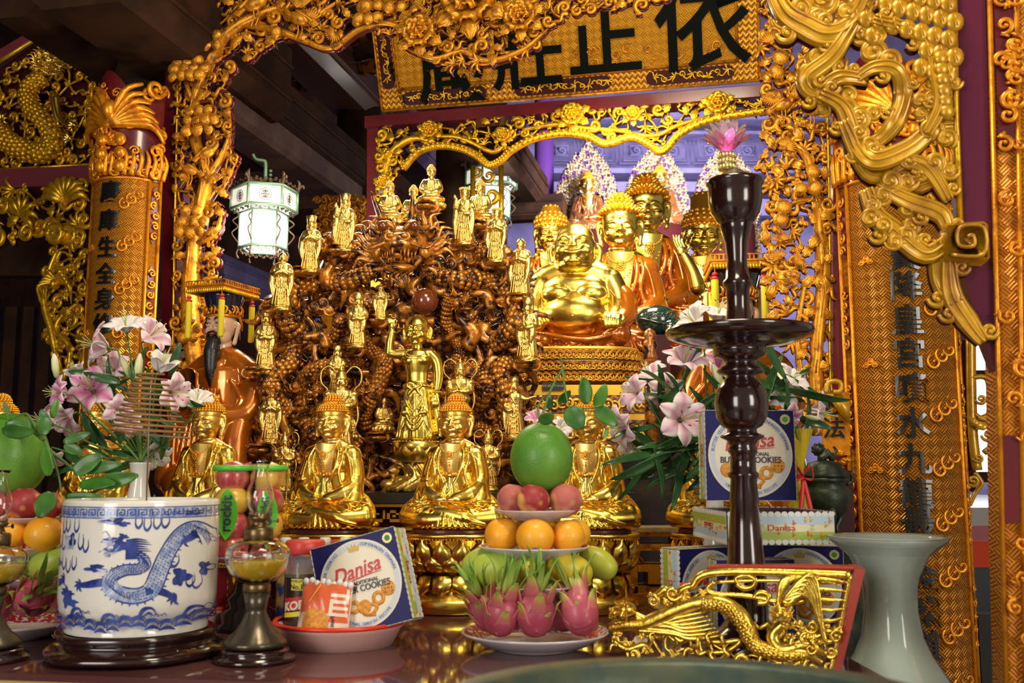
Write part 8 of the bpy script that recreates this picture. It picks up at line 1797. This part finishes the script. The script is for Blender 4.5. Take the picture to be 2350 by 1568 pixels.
for i, (px, dd, lab, mats) in enumerate(((529, -.03, 'clear tube of small apples with leaf label, nearest to the blue and white bowl', (APR, APR, APY, APR)), (607, -.02, 'clear tube of small apples directly behind the oil lamp chimney', (APR, APY, APR, APY)), (572, .045, 'clear tube of small apples at the back of the three', (APY, APR, APR, APR)))):
  q = P(px, 1283, dA + dd); rT = 45 * kA; hT = (P(px, 1062, dA + dd).z - q.z); base = Vector((q.x, dA + dd, c.z + .0005))
  if tube0 is None:
    t = thing('apple_tube', lab, 'tube', base, world=False, group='clear tubes of small apples'); hT_ = hT; m = MB(); m.lathe([(rT, .0), (rT, hT - .004)], 40, cap=False); m.lathe([(rT * .985, .003), (rT * .985, hT - .004)][::-1], 40, cap=False); m.build('clear_wall', CLR, t)
    m = MB(); m.lathe([(rT * .96, hT - .012), (rT * 1.03, hT - .010), (rT * 1.03, hT), (rT * .98, hT + .001), (rT * .94, hT - .003), (0, hT - .003)], 40); m.build('green_lid', GRN, t)
    wt = lambda p, o=.0006: Vector(((rT + o - p.y) * sin(p.x / rT), -(rT + o - p.y) * cos(p.x / rT), p.z))
    m = MB(); N = 24; out = [(.024 * sin(pi * k_ / N) ** .8, .115 * (k_ / N) + .05) for k_ in range(N + 1)]; m.add([wt(Vector((q_ * x, 0, z))) for x, z in out for q_ in (-1, 1)], [(2 * i_, 2 * i_ + 1, 2 * i_ + 3, 2 * i_ + 2) for i_ in range(N)]); lf = m.build('leaf_label', GRNL, t, sm=False)
    m = MB(); text_into(m, 'rockit', .033, .0002, ID, bold=.0006, wrap=lambda p: wt(Vector((-p.z * 1.0, p.y, p.x + .108)), .0012)); m.build('lettering', BLKP, lf, sm=False); tube0 = t
  else: t = dup(tube0, base, rz=.3 if i == 1 else 1.4, label=lab)
  for j in range(4):
    z = base.z + .003 + hT_ * (.125 + .247 * j); nm = ('lowest', 'second lowest', 'second highest', 'topmost')[j]; who = ('the tube by the blue and white bowl', 'the tube behind the lamp chimney', 'the rear tube')[i]
    fruit('apple', 'apple', 'small %s apple, %s in %s' % ('red' if mats[j] is APR else 'yellow', nm, who), 'apple', (base.x, base.y, z), rT * .86, (.2, .3, j), 'apples inside the clear tubes', mats[j])
# ---------------------------------------------------------------- tall dark candlestick with crystal lotus lamp
dC = 1.99; kC = dC / F; ca = P(1718, 1484, dC).x; zc_ = lambda y: P(1718, y, dC).z
t = thing('candlestick', 'tall dark turned candlestick in front of the stacked cookie boxes', 'candlestick', (ca, dC, TZ))
pr = [(1484, 96), (1478, 98), (1466, 92), (1455, 84), (1440, 60), (1420, 46), (1400, 46), (1290, 42), (1220, 36), (1155, 31), (1150, 33), (1100, 29), (1093, 35), (1087, 35), (1082, 29), (1042, 28), (1038, 33), (1030, 33), (1024, 30), (1012, 34), (1005, 49), (1000, 49), (994, 34), (985, 33), (978, 46), (958, 57), (925, 61), (895, 56), (875, 42), (868, 32), (862, 32), (858, 50), (852, 54), (846, 50), (838, 36), (832, 33), (824, 44), (818, 58), (804, 60), (798, 60), (792, 100), (782, 140), (772, 166), (762, 169), (756, 168), (756, 160), (762, 140), (764, 40), (756, 32), (700, 26), (662, 27), (655, 34), (646, 34), (640, 28), (600, 23), (560, 26), (530, 34), (520, 37), (514, 37), (510, 42), (490, 56), (465, 62), (430, 62), (424, 68), (417, 68), (412, 60)]
z0 = P(1718, 1484, dC).z
m = MB(); m.lathe([(r_ * kC, zc_(y_) if y_ < 1470 else TZ + (1484 - y_) * kC) for y_, r_ in pr], 64, TR(ca, dC, 0)); m.build('turned_body', ROSEW, t)
m = MB(); m.lathe([(r_ * kC, zc_(y_)) for y_, r_ in ((416, 66), (412, 60), (404, 34), (394, 22), (390, 16), (389, 0))], 48, TR(ca, dC, 0)); m.build('pewter_cone', nmat('pewter', (.30, .28, .22), .35, .8), t)
PINKG = nmat('pink_crystal', (1, .55, .72), .08, 0, trans=.75, ior=1.35); CLRG = nmat('clear_crystal', (.95, .86, .88), .08, 0, trans=.8, ior=1.35); PLED = nmat('magenta_glow', (1, .1, .6), .5, emis=(1, .15, .62), es=1.6)
xl = ca + P(1702, 300, dC).x - P(1718, 300, dC).x
t = thing('lotus_lamp', 'pink crystal lotus lamp on beaded gold stem atop the candlestick', 'lamp', (xl, dC, zc_(392)))
m = MB()
for row in range(3):
  for a_ in range(14): a = 2 * pi * a_ / 14; m.ell((xl + 19 * kC * cos(a), dC + 19 * kC * sin(a), zc_(385 - row * 13)), (4.6 * kC, 4.6 * kC, 6 * kC), 8)
m.lathe([(16 * kC, zc_(390)), (16 * kC, zc_(350))], 20, TR(xl, dC, 0)); m.build('beaded_stem', nmat('pale_gold_beads', (.90, .76, .32), .2, .8), t)
cz = zc_(345)
for row, (n, L, tilt, rad, mt) in enumerate(((10, 66, 1.28, 6, PINKG), (9, 74, .95, 6, CLRG), (8, 72, .55, 5, CLRG))):
  m = MB()
  for k_ in range(n): leafblade(m, TR(xl, dC, cz, rz=2 * pi * (k_ + .5 * row) / n) @ TR(0, -rad * kC * 0 , 0, rx=tilt), L * kC, 30 * kC, -.25, .2, 5, 8, th=.0022)
  m.build('crystal_petals', mt, t)
m = MB(); m.ell((xl, dC, cz + 16 * kC), (15 * kC, 15 * kC, 18 * kC), 16); m.build('glowing_core', PLED, t); point('lotus_glow', (xl, dC - .03, cz + .02), .05, (1, .3, .7), .015)
# ---------------------------------------------------------------- gilded dragon openwork stand with red side board
GX = nmat('bright_gilt_relief', (.90, .62, .10), .26, .9, c2=(.62, .40, .05), scale=50, bump=.25, bscale=90); RSD = nmat('vermilion_side', (.36, .035, .015), .4, coat=.3)
a_ = T(1400, 1502); b_ = T(1905, 1542); kk = (a_.y - b_.y) / (b_.x - a_.x); GP = Pl(a_.y + kk * a_.x, kk); S = GP.sc(1650, 1420)
t = thing('dragon_openwork_stand', 'gilded dragon openwork stand with vermilion side board in front of the candlestick', 'stand', (b_.x, b_.y, TZ))
m = MB()
side = [GP.at(1962, 1306, .004), GP.at(1906, 1542, .004)]; dv = Vector((.22, .98, 0)) * .10; side[1].z = TZ
m.add([side[0], side[1], side[1] + dv, side[0] + dv + Vector((0, 0, .0)), side[0] + GP.u * .018, side[1] + GP.u * .018, side[1] + dv + GP.u * .018, side[0] + dv + GP.u * .018], [(0, 1, 2, 3), (7, 6, 5, 4), (0, 4, 5, 1), (1, 5, 6, 2), (2, 6, 7, 3), (3, 7, 4, 0)]); m.build('side_board', RSD, t, sm=False)
m = MB(); tp = [(1560, 1345), (1590, 1340), (1600, 1322), (1625, 1312), (1640, 1303), (1800, 1303), (1960, 1306)]
m.tube(cr([GP.at(x, y, -.006) for x, y in tp], 4), .006, 8, flat=.8); V = [GP.at(x, y, -.002) for x, y in tp[3:]]; m.add(V + [v + dv * .8 for v in V], [(i, i + 1, len(V) + i + 1, len(V) + i) for i in range(len(V) - 1)]); m.build('top_board', RSD, t, sm=False)
m = MB()
def bar(pts, w_, off=.004, n=5): m.tube(cr([GP.at(x, y, off) for x, y in pts], n), [q * S * 1.25 for q in w_] if isinstance(w_, list) else w_ * S * 1.2, 9, flat=.75, fup=tuple(GP.n))
bar([(1505, 1372), (1530, 1352), (1540, 1372), (1570, 1352), (1592, 1344), (1602, 1328), (1630, 1316), (1700, 1312), (1860, 1316), (1952, 1320)], 8); bar([(1640, 1336), (1760, 1332), (1870, 1336), (1950, 1336)], 3.5)
bar([(1640, 1336), (1625, 1350), (1640, 1362), (1720, 1368), (1800, 1384), (1850, 1378)], 5); bar([(1952, 1318), (1936, 1400), (1920, 1480), (1906, 1540)], 4.5)
bar([(1700, 1344), (1690, 1328), (1712, 1320), (1734, 1330), (1728, 1346), (1708, 1350), (1692, 1340)], 5.5); bar([(1730, 1372), (1745, 1360), (1765, 1366), (1760, 1382), (1740, 1384)], 6)
m.build('frame_moulding', GX, t)
m = MB(); bar([(1400, 1440), (1440, 1432), (1480, 1430), (1520, 1414), (1560, 1396), (1610, 1382), (1660, 1384), (1700, 1410), (1720, 1450), (1738, 1480), (1790, 1500), (1850, 1500), (1890, 1520)], [9, 12, 13, 14, 14, 13, 14, 16, 17, 15, 13, 9, 4], .012);
sc2 = MB()
PP = [GP.at(x, y, .014) for x, y in ((1620, 1384), (1665, 1390), (1700, 1416), (1720, 1452), (1740, 1482), (1790, 1500), (1850, 1502))]; scaled_body(m, sc2, PP, [13 * S, 15 * S, 16 * S, 13 * S, 8 * S], 10, .42); m.build('dragon_body', GX, t); sc2.build('scales', GX, t)
m = MB(); dragon_head(m, GP.M(1440, 1400, .02) @ TR(rz=-1.25), 42 * S, 8, jaw=.7); m.build('dragon_head', GX, t)
m = MB(); rr = random.Random(5)
for j in range(9): bar([(1462, 1405 + j * 5), (1500 + j * 6, 1420 + j * 3 + 8 * sin(j)), (1550 + j * 5, 1400 + j * 8), (1610 + j * 6, 1385 + j * 9)], [4, 6, 5, 1], .014)
for j in range(7): bar([(1800, 1376), (1820 + 8 * j, 1366 - 10 * j + 14), (1870 + 4 * j, 1330 + j * 22), (1950 - 3 * j, 1336 + j * 20)], [5, 7, 5, 1.5], .016)
for j in range(6): bar([(1790, 1384), (1800, 1350 - 4 * j), (1830 + 6 * j, 1326), (1880 + 10 * j, 1322 + 4 * j)], [6, 5, 3, 1], .012)
m.build('flowing_mane', GX, t)
m = MB(); dragon_head(m, GP.M(1800, 1408, .02) @ TR(rz=.8, ry=.2), 30 * S, 7, jaw=.5, horns=True); m.build('beast_head', GX, t)
m = MB(); bar([(1800, 1430), (1775, 1460), (1800, 1490), (1850, 1480), (1900, 1500)], [8, 12, 12, 9, 5], .01); bar([(1830, 1450), (1860, 1462), (1900, 1452), (1922, 1440)], [6, 7, 6, 8], .01)
bar([(1620, 1470), (1660, 1474), (1700, 1470), (1670, 1494), (1625, 1498)], 5); bar([(1700, 1500), (1740, 1528), (1800, 1520), (1870, 1536)], [5, 7, 6, 4]); bar([(1540, 1440), (1560, 1470), (1590, 1460), (1610, 1440)], [5, 7, 6, 3]); bar([(1410, 1470), (1440, 1490), (1480, 1480), (1500, 1500)], [5, 7, 6, 4])
filler(m, GP, [(1395, 1460), (1480, 1450), (1560, 1440), (1640, 1450), (1690, 1490), (1760, 1500), (1880, 1515), (1900, 1538), (1740, 1535), (1600, 1515), (1400, 1498)], 26, .0, 'sffc', 1.0, rr); filler(m, GP, [(1480, 1380), (1560, 1356), (1620, 1352), (1600, 1380), (1500, 1400)], 26, 0, 'sc', 1, rr); filler(m, GP, [(1740, 1440), (1790, 1430), (1930, 1440), (1910, 1500), (1800, 1470)], 26, 0, 'scf', 1, rr)
m.build('cloud_scrollwork', GX, t)
m = MB()
for x, y, r_ in ((1512, 1380, 26), (1545, 1388, 18), (1470, 1470, 18)): m.ell(GP.at(x, y, -.002), (r_ * S, .003, r_ * .7 * S), 14)
m.build('cream_inlay', nmat('cream_inlay', (.75, .62, .42), .4), t)
# ---------------------------------------------------------------- celadon vase
CEL = nmat('celadon_glaze', (.38, .47, .42), .1, 0, coat=.7, bump=.03, bscale=8); dV = 2.0; kV = dV / F; cv = P(2045, 1400, dV).x; zz = lambda y: P(2045, y, dV).z
t = thing('celadon_vase', 'large pale celadon vase with flared rim at the near corner', 'vase', (cv, dV, zz(1760)))
m = MB(); m.lathe([(r_ * kV, zz(y_)) for y_, r_ in ((1760, 70), (1750, 74), (1690, 100), (1630, 124), (1590, 126), (1560, 118), (1530, 100), (1500, 82), (1460, 66), (1400, 57), (1350, 58), (1310, 66), (1275, 86), (1252, 114), (1240, 128), (1234, 131), (1230, 130), (1236, 122), (1250, 108), (1280, 84), (1330, 60), (1400, 56))], 72, TR(cv, dV, 0), cap=False); m.build('glazed_body', CEL, t)
m = MB(); m.tube([(cv + 130.5 * kV * cos(2 * pi * i / 64), dV + 130.5 * kV * sin(2 * pi * i / 64), zz(1232)) for i in range(64)], .0015, 6, closed=True); m.build('bare_rim', nmat('grey_unglazed_rim', (.30, .27, .25), .5), t)
m = MB(); zq = zz(1760); m.box(.5, .5, zq, c=(cv + .05, dV + .08, zq / 2)); solo('low_side_table', m, REDD, 'low dark table under the celadon vase, below the frame', 'table', (cv + .05, dV + .08, 0), sm=False)
# ---------------------------------------------------------------- lilies
LPW = vmat('white_lily_petal', [(0, (.80, .62, .68)), (.3, (.84, .80, .76)), (1, (.88, .86, .82))], 0, .5, 0, mid=True, sss=.15); LPP = vmat('pink_lily_petal', [(0, (.62, .14, .38)), (.45, (.74, .36, .52)), (.85, (.84, .72, .74)), (1, (.88, .82, .82))], 0, .5, 0, mid=True, sss=.15)
LPL = vmat('blush_lily_petal', [(0, (.72, .34, .50)), (.4, (.80, .60, .66)), (1, (.86, .82, .80))], 0, .5, 0, mid=True, sss=.15); ANTH = nmat('dark_anther', (.10, .02, .015), .7); FIL = nmat('pale_green_filament', (.55, .62, .22), .5); BUDM = vmat('lily_bud', [(0, (.30, .38, .10)), (.6, (.66, .66, .36)), (1, (.78, .70, .60))], 1)
LILY = {}
def lily(kind, loc, direction, s, lab, grp, open_=1.0):
  key = (kind.name, open_)
  if key not in LILY:
    t = thing('lily_flower', lab, 'flower', world=False, group=grp)
    for k_ in range(6):
      w_ = .33 if k_ % 2 else .23; m = MB()
      def f(u, v, w_=w_, k_=k_):
        x = (u - .5) * 2; wv = w_ * (sin(pi * (v * .90 + .07)) ** .75); th = .22 + open_ * (1.05 * v + .95 * v * v);
        r = .03 + .0; rr_ = 0; zz_ = 0; n = 14
        q = v; rad = .06 + q * (.22 + .50 * open_ * q ** .7) ; zz_ = q * .86 - open_ * .62 * max(0, q - .45) ** 1.5 * 2.2; rad += open_ * .10 * sin(q * 3)
        zz_ -= abs(x) * wv * .25; return (x * wv, -rad - .02 * cos(x * 7) * v, zz_ + .03 * sin(9 * v + k_) * abs(x))
      m.sheet(f, 8, 14, .012, TR(rz=pi / 3 * k_)); m.build('petal', kind, t)
    m = MB(); a2 = MB()
    for k_ in range(6):
      a = pi / 3 * k_ + .5; e = Vector((.26 * open_ * cos(a), .26 * open_ * sin(a), .78)); m.tube(cr([(0, 0, .1), (.08 * cos(a), .08 * sin(a), .5), e], 3), .010, 5); a2.ell(e, (.018, .018, .06), 6, rot=(1.2 * sin(a), 1.2, a))
    m.tube([(0, 0, .1), (.02, 0, .92)], [.016, .018], 5); m.ell((.02, 0, .93), .03, 6); m.build('filaments', FIL, t); a2.build('anthers', ANTH, t)
    m = MB(); m.tube([(0, 0, -.35), (0, 0, .06)], [.03, .06], 6); m.build('stalk', STEM, t)
    for c_ in t.children: c_.data.transform(Matrix.Scale(.1, 4))
    LILY[key] = t
  else: t = dup(LILY[key], loc, label=lab, group=grp)
  t.location = loc; t.scale = (s / .1,) * 3; t.rotation_euler = Vector(direction).to_track_quat('Z', 'Y').to_euler(); return t
def bouquet(base, depth, flowers, buds, leaves, name, lab, grp, where):
  t = thing(name, lab, 'foliage', tuple(base)); m = MB(); lf = MB()
  for i, (px, py, dx, dy, dz, r_, mt, op, desc) in enumerate(flowers):
    dd = depth + .04 * ((i * 7) % 5 - 2); p = P(px, py, dd); lily(mt, p, (dx, dy, dz), r_ * dd / F, desc, grp, op)
    q = p - Vector((dx, dy, dz)).normalized() * r_ * .35 * dd / F; m.tube(cr([q, q.lerp(base, .35) + Vector((0, .02, -.01)), q.lerp(base, .75) + Vector((0, .015, 0)), base], 4), [.0022, .003, .0035], 6)
  m.build('stems', STEM, t)
  for px, py, a, L, w_ in leaves:
    p = P(px, py, depth + R.uniform(-.05, .05)); leafblade(lf, TR(*p) @ TR(ry=math.radians(a)) @ TR(rz=R.uniform(-1, 1), rx=R.uniform(-.3, .3)), L * depth / F, w_ * depth / F, .2, .2, 6, 10, .9)
  lf.build('leaves', LEAFD, t, kind='stuff')
  for px, py, a, L in buds:
    p = P(px, py, depth - .03); b = MB(); b.lathe([(.001, 0), (.09, .1), (.14, .4), (.12, .75), (.05, .95), (0, 1)], 12, TR(*p) @ TR(ry=math.radians(a)) @ TR(s=L * depth / F), rf=lambda a_, j, z: 1 + .08 * cos(3 * a_))
    for i_ in range(len(b.uv)): b.uv[i_] = (0, b.uv[i_][1], 0)
    b.build('bud', BUDM, t)
  return t
g1 = 'lilies of the bouquet before the calligraphy board'; d_ = 2.38
base1 = P(322, 1062, d_)
bouquet(base1, d_, [(290, 760, .0, -.5, .9, 62, LPW, 1, 'white lily blooming at the very top of the bouquet by the pine post'), (245, 798, -.9, -.3, .2, 72, LPL, 1, 'blush lily opening sideways high over the wooden panelling'), (340, 775, .8, -.4, .5, 64, LPL, 1, 'blush lily opening toward the pine carving'), (365, 850, .5, -.3, .9, 64, LPW, .5, 'half closed white lily above the incense coil'),
   (262, 850, -.1, -.9, .4, 56, LPL, 1, 'white and pink lily facing out above the coil top'), (150, 905, -.7, -.7, .1, 54, LPP, 1, 'deep pink lily nearest to the dark wooden panelling'), (215, 900, .1, -1, .35, 72, LPP, 1, 'large deep pink lily facing the viewer above the statue with the pomelo leaves'), (180, 865, -.4, -.3, .8, 48, LPW, .5, 'half open pale lily behind the two deep pink ones'),
   (120, 975, -1, -.2, .3, 60, LPP, 1, 'pink lily reaching furthest out, over the edge pomelo'), (160, 955, -.4, -.8, -.5, 60, LPL, 1, 'pale lily drooping behind the pomelo leaves'), (390, 900, .8, -.5, -.1, 60, LPL, 1, 'blush lily behind the wide part of the incense coil'), (270, 940, .5, -.9, -.1, 46, LPL, 1, 'blush lily half behind the head of a golden statue'),
   (350, 1035, .4, -.6, -.7, 56, LPW, 1, 'white lily hanging down below the incense coil'), (115, 1040, .1, -.6, -.8, 48, LPL, 1, 'pale lily hanging low behind the pomelo leaves'), (452, 925, .2, -.5, .8, 50, LPW, 1, 'white lily petals curling over the head of a golden statue'), (300, 965, 0, -.9, -.2, 44, LPL, 1, 'white lily seen through the rings of the incense coil')],
  [(300, 870, -25, 60), (312, 880, 5, 70), (130, 870, -10, 60)], [(R.uniform(200, 420), R.uniform(850, 1060), R.uniform(-120, 120), R.uniform(60, 110), R.uniform(16, 24)) for _ in range(34)], 'lily_bouquet', 'green stems and leaves of the lily bouquet in the blue and white vase', g1, 'left')
VB = base1; t = thing('flower_vase', 'slim blue and white porcelain vase holding lilies behind the incense bowl', 'vase', (VB.x, VB.y, TZ)); h = VB.z - TZ
m = MB(); m.lathe([(.03, 0), (.034, .01), (.045, .08), (.048, h * .45), (.03, h * .75), (.019, h * .88), (.024, h - .004), (.026, h), (.022, h)], 36, TR(VB.x, VB.y, TZ), cap=False); m.build('porcelain_body', PORC, t)
m = MB(); rr = random.Random(9)
for k_ in range(60): a = rr.uniform(0, 6.3); z = rr.uniform(.1, h * .8); r = interp([.034, .045, .0485, .046, .033, .02], z / h) + .001; m.ell((VB.x + r * cos(a), VB.y + r * sin(a), TZ + z), (.003, .003, .005), 6)
m.build('cobalt_flowers', PORCB, t)
g2 = 'lilies of the bouquet behind the candlestick'; d_ = 2.44; base2 = P(1640, 1130, d_)
bouquet(base2, d_, [(1600, 745, -.6, -.4, .4, 68, LPW, 1, 'white lily with curled petals above the candlestick dish, near the king face'), (1645, 735, .2, -.4, .9, 58, LPW, 1, 'white lily trumpet next to the painted king face'), (1500, 870, -.6, -.4, .7, 56, LPL, 1, 'blush lily beside the lotus-scale pedestal'), (1465, 905, -.8, -.6, .2, 56, LPL, 1, 'pale lily beside the gold scroll bands'),
   (1530, 905, -.1, -1, .2, 60, LPL, 1, 'pink white lily facing the viewer in the middle of the bouquet'), (1560, 965, .2, -1, .1, 78, LPL, 1, 'largest pink white lily facing the viewer below the middle one'), (1440, 975, -.8, -.4, -.3, 66, LPL, 1, 'lily reaching furthest toward the pomelo leaves'), (1455, 1010, -.2, -.7, -.8, 54, LPW, 1, 'white lily drooping under the outermost one'),
   (1570, 840, .1, -.6, .8, 70, LPL, 1, 'wide lily directly under the candlestick dish'), (1650, 850, .4, -.8, .5, 66, LPP, 1, 'pink lily right behind the candlestick neck'), (1690, 880, .3, -.9, -.1, 56, LPL, 1, 'pink lily with yellow bud behind the candlestick ball'), (1810, 880, .5, -.5, .6, 60, LPW, 1, 'white lily on the vase side of the candlestick, before the crane jamb'),
   (1860, 945, .9, -.4, -.2, 64, LPL, 1, 'pale lily reaching out toward the tall calligraphy board'), (1800, 950, .3, -.7, -.6, 50, LPP, 1, 'pink lily just above the upright cookie box'), (1790, 915, .1, -.8, .3, 48, LPW, 1, 'white lily between the candlestick ball and the crane jamb')],
  [(1660, 900, -20, 70), (1845, 955, 100, 40)], [(R.uniform(1500, 1850), R.uniform(860, 1080), R.uniform(-150, 150), R.uniform(80, 150), R.uniform(20, 30)) for _ in range(60)] + [(R.uniform(1480, 1640), R.uniform(1000, 1060), R.uniform(190, 260), R.uniform(110, 160), 22) for _ in range(14)], 'lily_bouquet', 'dark green stems and leaves of the lily bouquet behind the candlestick', g2, 'right')
t = thing('flower_vase', 'blue and white vase holding lilies hidden behind the upright cookie box', 'vase', (base2.x, base2.y + .0, TZ)); h = base2.z - TZ
m = MB(); m.lathe([(.026, 0), (.032, .06), (.034, h * .5), (.022, h * .8), (.02, h), (.017, h)], 36, TR(base2.x, base2.y, TZ), cap=False); m.build('porcelain_body', PORC, t)
# small pink orchid-like lily peeping beside the pomelo
lily(LPP, P(1232, 965, 2.5), (-.1, -.6, .8), 38 * 2.5 / F, 'small pink lily bloom peeping up behind the big pomelo', 'small blooms behind the pomelo'); lily(LPW, P(1285, 985, 2.5), (.5, -.6, .5), 36 * 2.5 / F, 'small white lily bloom between pomelo and statue face', 'small blooms behind the pomelo')
# ---------------------------------------------------------------- bronze lion censer and wrapped bottle
CB = nmat('dark_green_bronze', (.045, .055, .035), .4, .6, c2=(.02, .03, .022), scale=30, bump=.3, bscale=80); dL = 2.75; kL = dL / F; c = P(1898, 1228, dL); Z = lambda y: P(1898, y, dL).z
t = thing('bronze_censer', 'dark green bronze tripod censer with lion lid beside the tall calligraphy board', 'censer', (c.x, dL, Z(1232)))
m = MB(); m.lathe([(20 * kL, Z(1190)), (44 * kL, Z(1178)), (56 * kL, Z(1150)), (54 * kL, Z(1125)), (44 * kL, Z(1112)), (50 * kL, Z(1106)), (52 * kL, Z(1098)), (44 * kL, Z(1096)), (0, Z(1096))], 40, TR(c.x, dL, 0)); m.build('bowl', CB, t)
m = MB(); m.lathe([(50 * kL, Z(1097)), (50 * kL, Z(1090)), (40 * kL, Z(1072)), (38 * kL, Z(1064)), (20 * kL, Z(1058)), (0, Z(1056))], 40, TR(c.x, dL, 0)); m.build('lid', CB, t)
m = MB(rc=True); A = lambda x, y, o=0: (c.x + x * kL, dL + o, Z(y))
m.tube([A(-4, 1052), A(10, 1040), A(18, 1052)], [9 * kL, 11 * kL, 8 * kL], 8); m.ell(A(-12, 1032), (12 * kL, 11 * kL, 12 * kL), 10); m.ell(A(-20, 1036), (7 * kL, 6 * kL, 5 * kL), 8); m.tube([A(20, 1048), A(30, 1034), A(24, 1026)], [4 * kL, 4 * kL, 3 * kL], 6)
for x in (-10, 2, 20): m.tube([A(x, 1044), A(x - 2, 1060)], 4 * kL, 6)
for k_ in range(9): m.ell(A(-12 + 13 * cos(k_ * .7), 1032 - 12 * sin(k_ * .7)), 4.4 * kL, 6)
link('lion_knob', sculpt(m, .0022, 0), CB, t); t.children[-1].data.transform(Matrix.Translation(-Vector(t['_w'])))
for k_ in range(3): a = -pi / 2 + 2 * pi * k_ / 3; m = MB(); m.tube(cr([(c.x + 38 * kL * cos(a), dL + 38 * kL * sin(a), Z(1168)), (c.x + 44 * kL * cos(a), dL + 44 * kL * sin(a), Z(1190)), (c.x + 30 * kL * cos(a), dL + 30 * kL * sin(a), Z(1212)), (c.x + 38 * kL * cos(a), dL + 38 * kL * sin(a), Z(1228))], 4), [13 * kL, 9 * kL, 7 * kL, 9 * kL], 8); m.build('leg', CB, t)
for q in (-1, 1): m = MB(); m.tube(cr([A(q * 48, 1112), A(q * 62, 1106), A(q * 62, 1086)], 3), 4.5 * kL, 7); m.build('handle', CB, t)
m = MB(); m.lathe([(60 * kL, Z(1250)), (62 * kL, Z(1236)), (50 * kL, Z(1232)), (0, Z(1232))], 40, TR(c.x, dL, 0)); m.lathe([(.10, TZ - .3), (.10, Z(1249)), (60 * kL, Z(1248))], 30, TR(c.x, dL, 0)); solo('censer_stand', m, CB, 'round dark stand under the lion censer', 'stand', (c.x, dL, TZ - .3))
m = MB(); m.box(.26, .16, TZ - .3, c=(c.x, dL, (TZ - .3) / 2)); solo('low_cabinet', m, REDD, 'low dark cabinet under the lion censer, hidden by the boxes', 'cabinet', (c.x, dL + .02, 0), sm=False)
c = P(1838, 1235, 2.45); kY = 2.45 / F; t = thing('wrapped_bottle', 'bottle wrapped in yellow cellophane with red ribbon beside the upright cookie box', 'bottle', (c.x, 2.45, TZ)); YC = nmat('yellow_cellophane', (.85, .72, .04), .12, 0, trans=.45, ior=1.2, coat=.6)
zb3 = TZ; zt3 = P(1838, 985, 2.45).z; H = zt3 - zb3
m = MB(); m.lathe([(.030, 0), (.034, .01), (.033, H * .50), (.022, H * .66), (.010, H * .74), (.011, H * .78), (.024, H * .90), (.036, H)], 40, TR(c.x, 2.45, TZ), rf=lambda a, j, z: 1 + .09 * cos(9 * a + z * 30), cap=False); m.build('cellophane', YC, t)
m = MB(); m.lathe([(0, .002), (.026, .002), (.026, H * .48), (.010, H * .62), (.010, H * .80), (0, H * .8)], 28, TR(c.x, 2.45, TZ)); m.build('bottle_body', nmat('amber_bottle', (.40, .28, .03), .2), t)
m = MB(); RB = nmat('red_ribbon', (.65, .03, .03), .35)
for q in (-1, 1):
  m.tube(cr([(c.x, 2.415, TZ + H * .75), (c.x + q * .018, 2.405, TZ + H * .80), (c.x + q * .020, 2.405, TZ + H * .73), (c.x, 2.41, TZ + H * .74)], 4), .005, 6, flat=.4); m.tube(cr([(c.x, 2.41, TZ + H * .74), (c.x + q * .010, 2.400, TZ + H * .6), (c.x + q * .022, 2.402, TZ + H * .46)], 4), [.005, .006, .005], 6, flat=.3)
m.lathe([(.012, H * .735), (.013, H * .76)], 20, TR(c.x, 2.45, TZ), cap=False); m.build('ribbon', RB, t)
# small gilded board with two characters beyond the bouquet
PS = Pl(3.0, K); t = thing('small_gilded_board', 'narrow gilded board with two black characters beside the lion censer', 'board', tuple(PS.at(1925, 1060)))
m = slab(PS, [(1888, 1045), (1892, 900), (1950, 900), (1952, 1045)], .03, 0); m.build('board', GILTO, t, sm=False); m = MB(); text_into(m, '妙', .062, .002, PS.M(1912, 935, .004), bold=.001); text_into(m, '法', .062, .002, PS.M(1914, 986, .004), bold=.001); m.build('characters', INK, t, sm=False)
m = MB(); m.tube(cr([PS.at(x, y, .03) for x, y in ((1892, 905), (1900, 880), (1925, 880), (1926, 900), (1910, 902))], 4), 6 * PS.sc(1900, 900), 8); m.add(*(lambda b: (b.v, b.f))(slab(PS, [(1896, 905), (1928, 905), (1948, 930), (1950, 975), (1925, 950), (1905, 920)], .012, .02))); m.build('yellow_scroll', YELL, t)
m = MB(); rr = random.Random(3)
for k_ in range(12): m.ell(PS.at(rr.uniform(1895, 1945), rr.uniform(1035, 1080), .01), (.012, .012, .008), 7)
m.build('carved_foot', GILTO, t)
m = MB(); c = PS.at(1925, 1080); m.box(.1, .04, c.z, c=(c.x, c.y + .055, c.z / 2)); solo('board_plinth', m, REDD, 'dark plinth under the narrow board with two characters', 'plinth', (c.x, c.y + .055, 0), sm=False)
for o in bpy.data.objects:
  if '_w' in o: del o['_w']
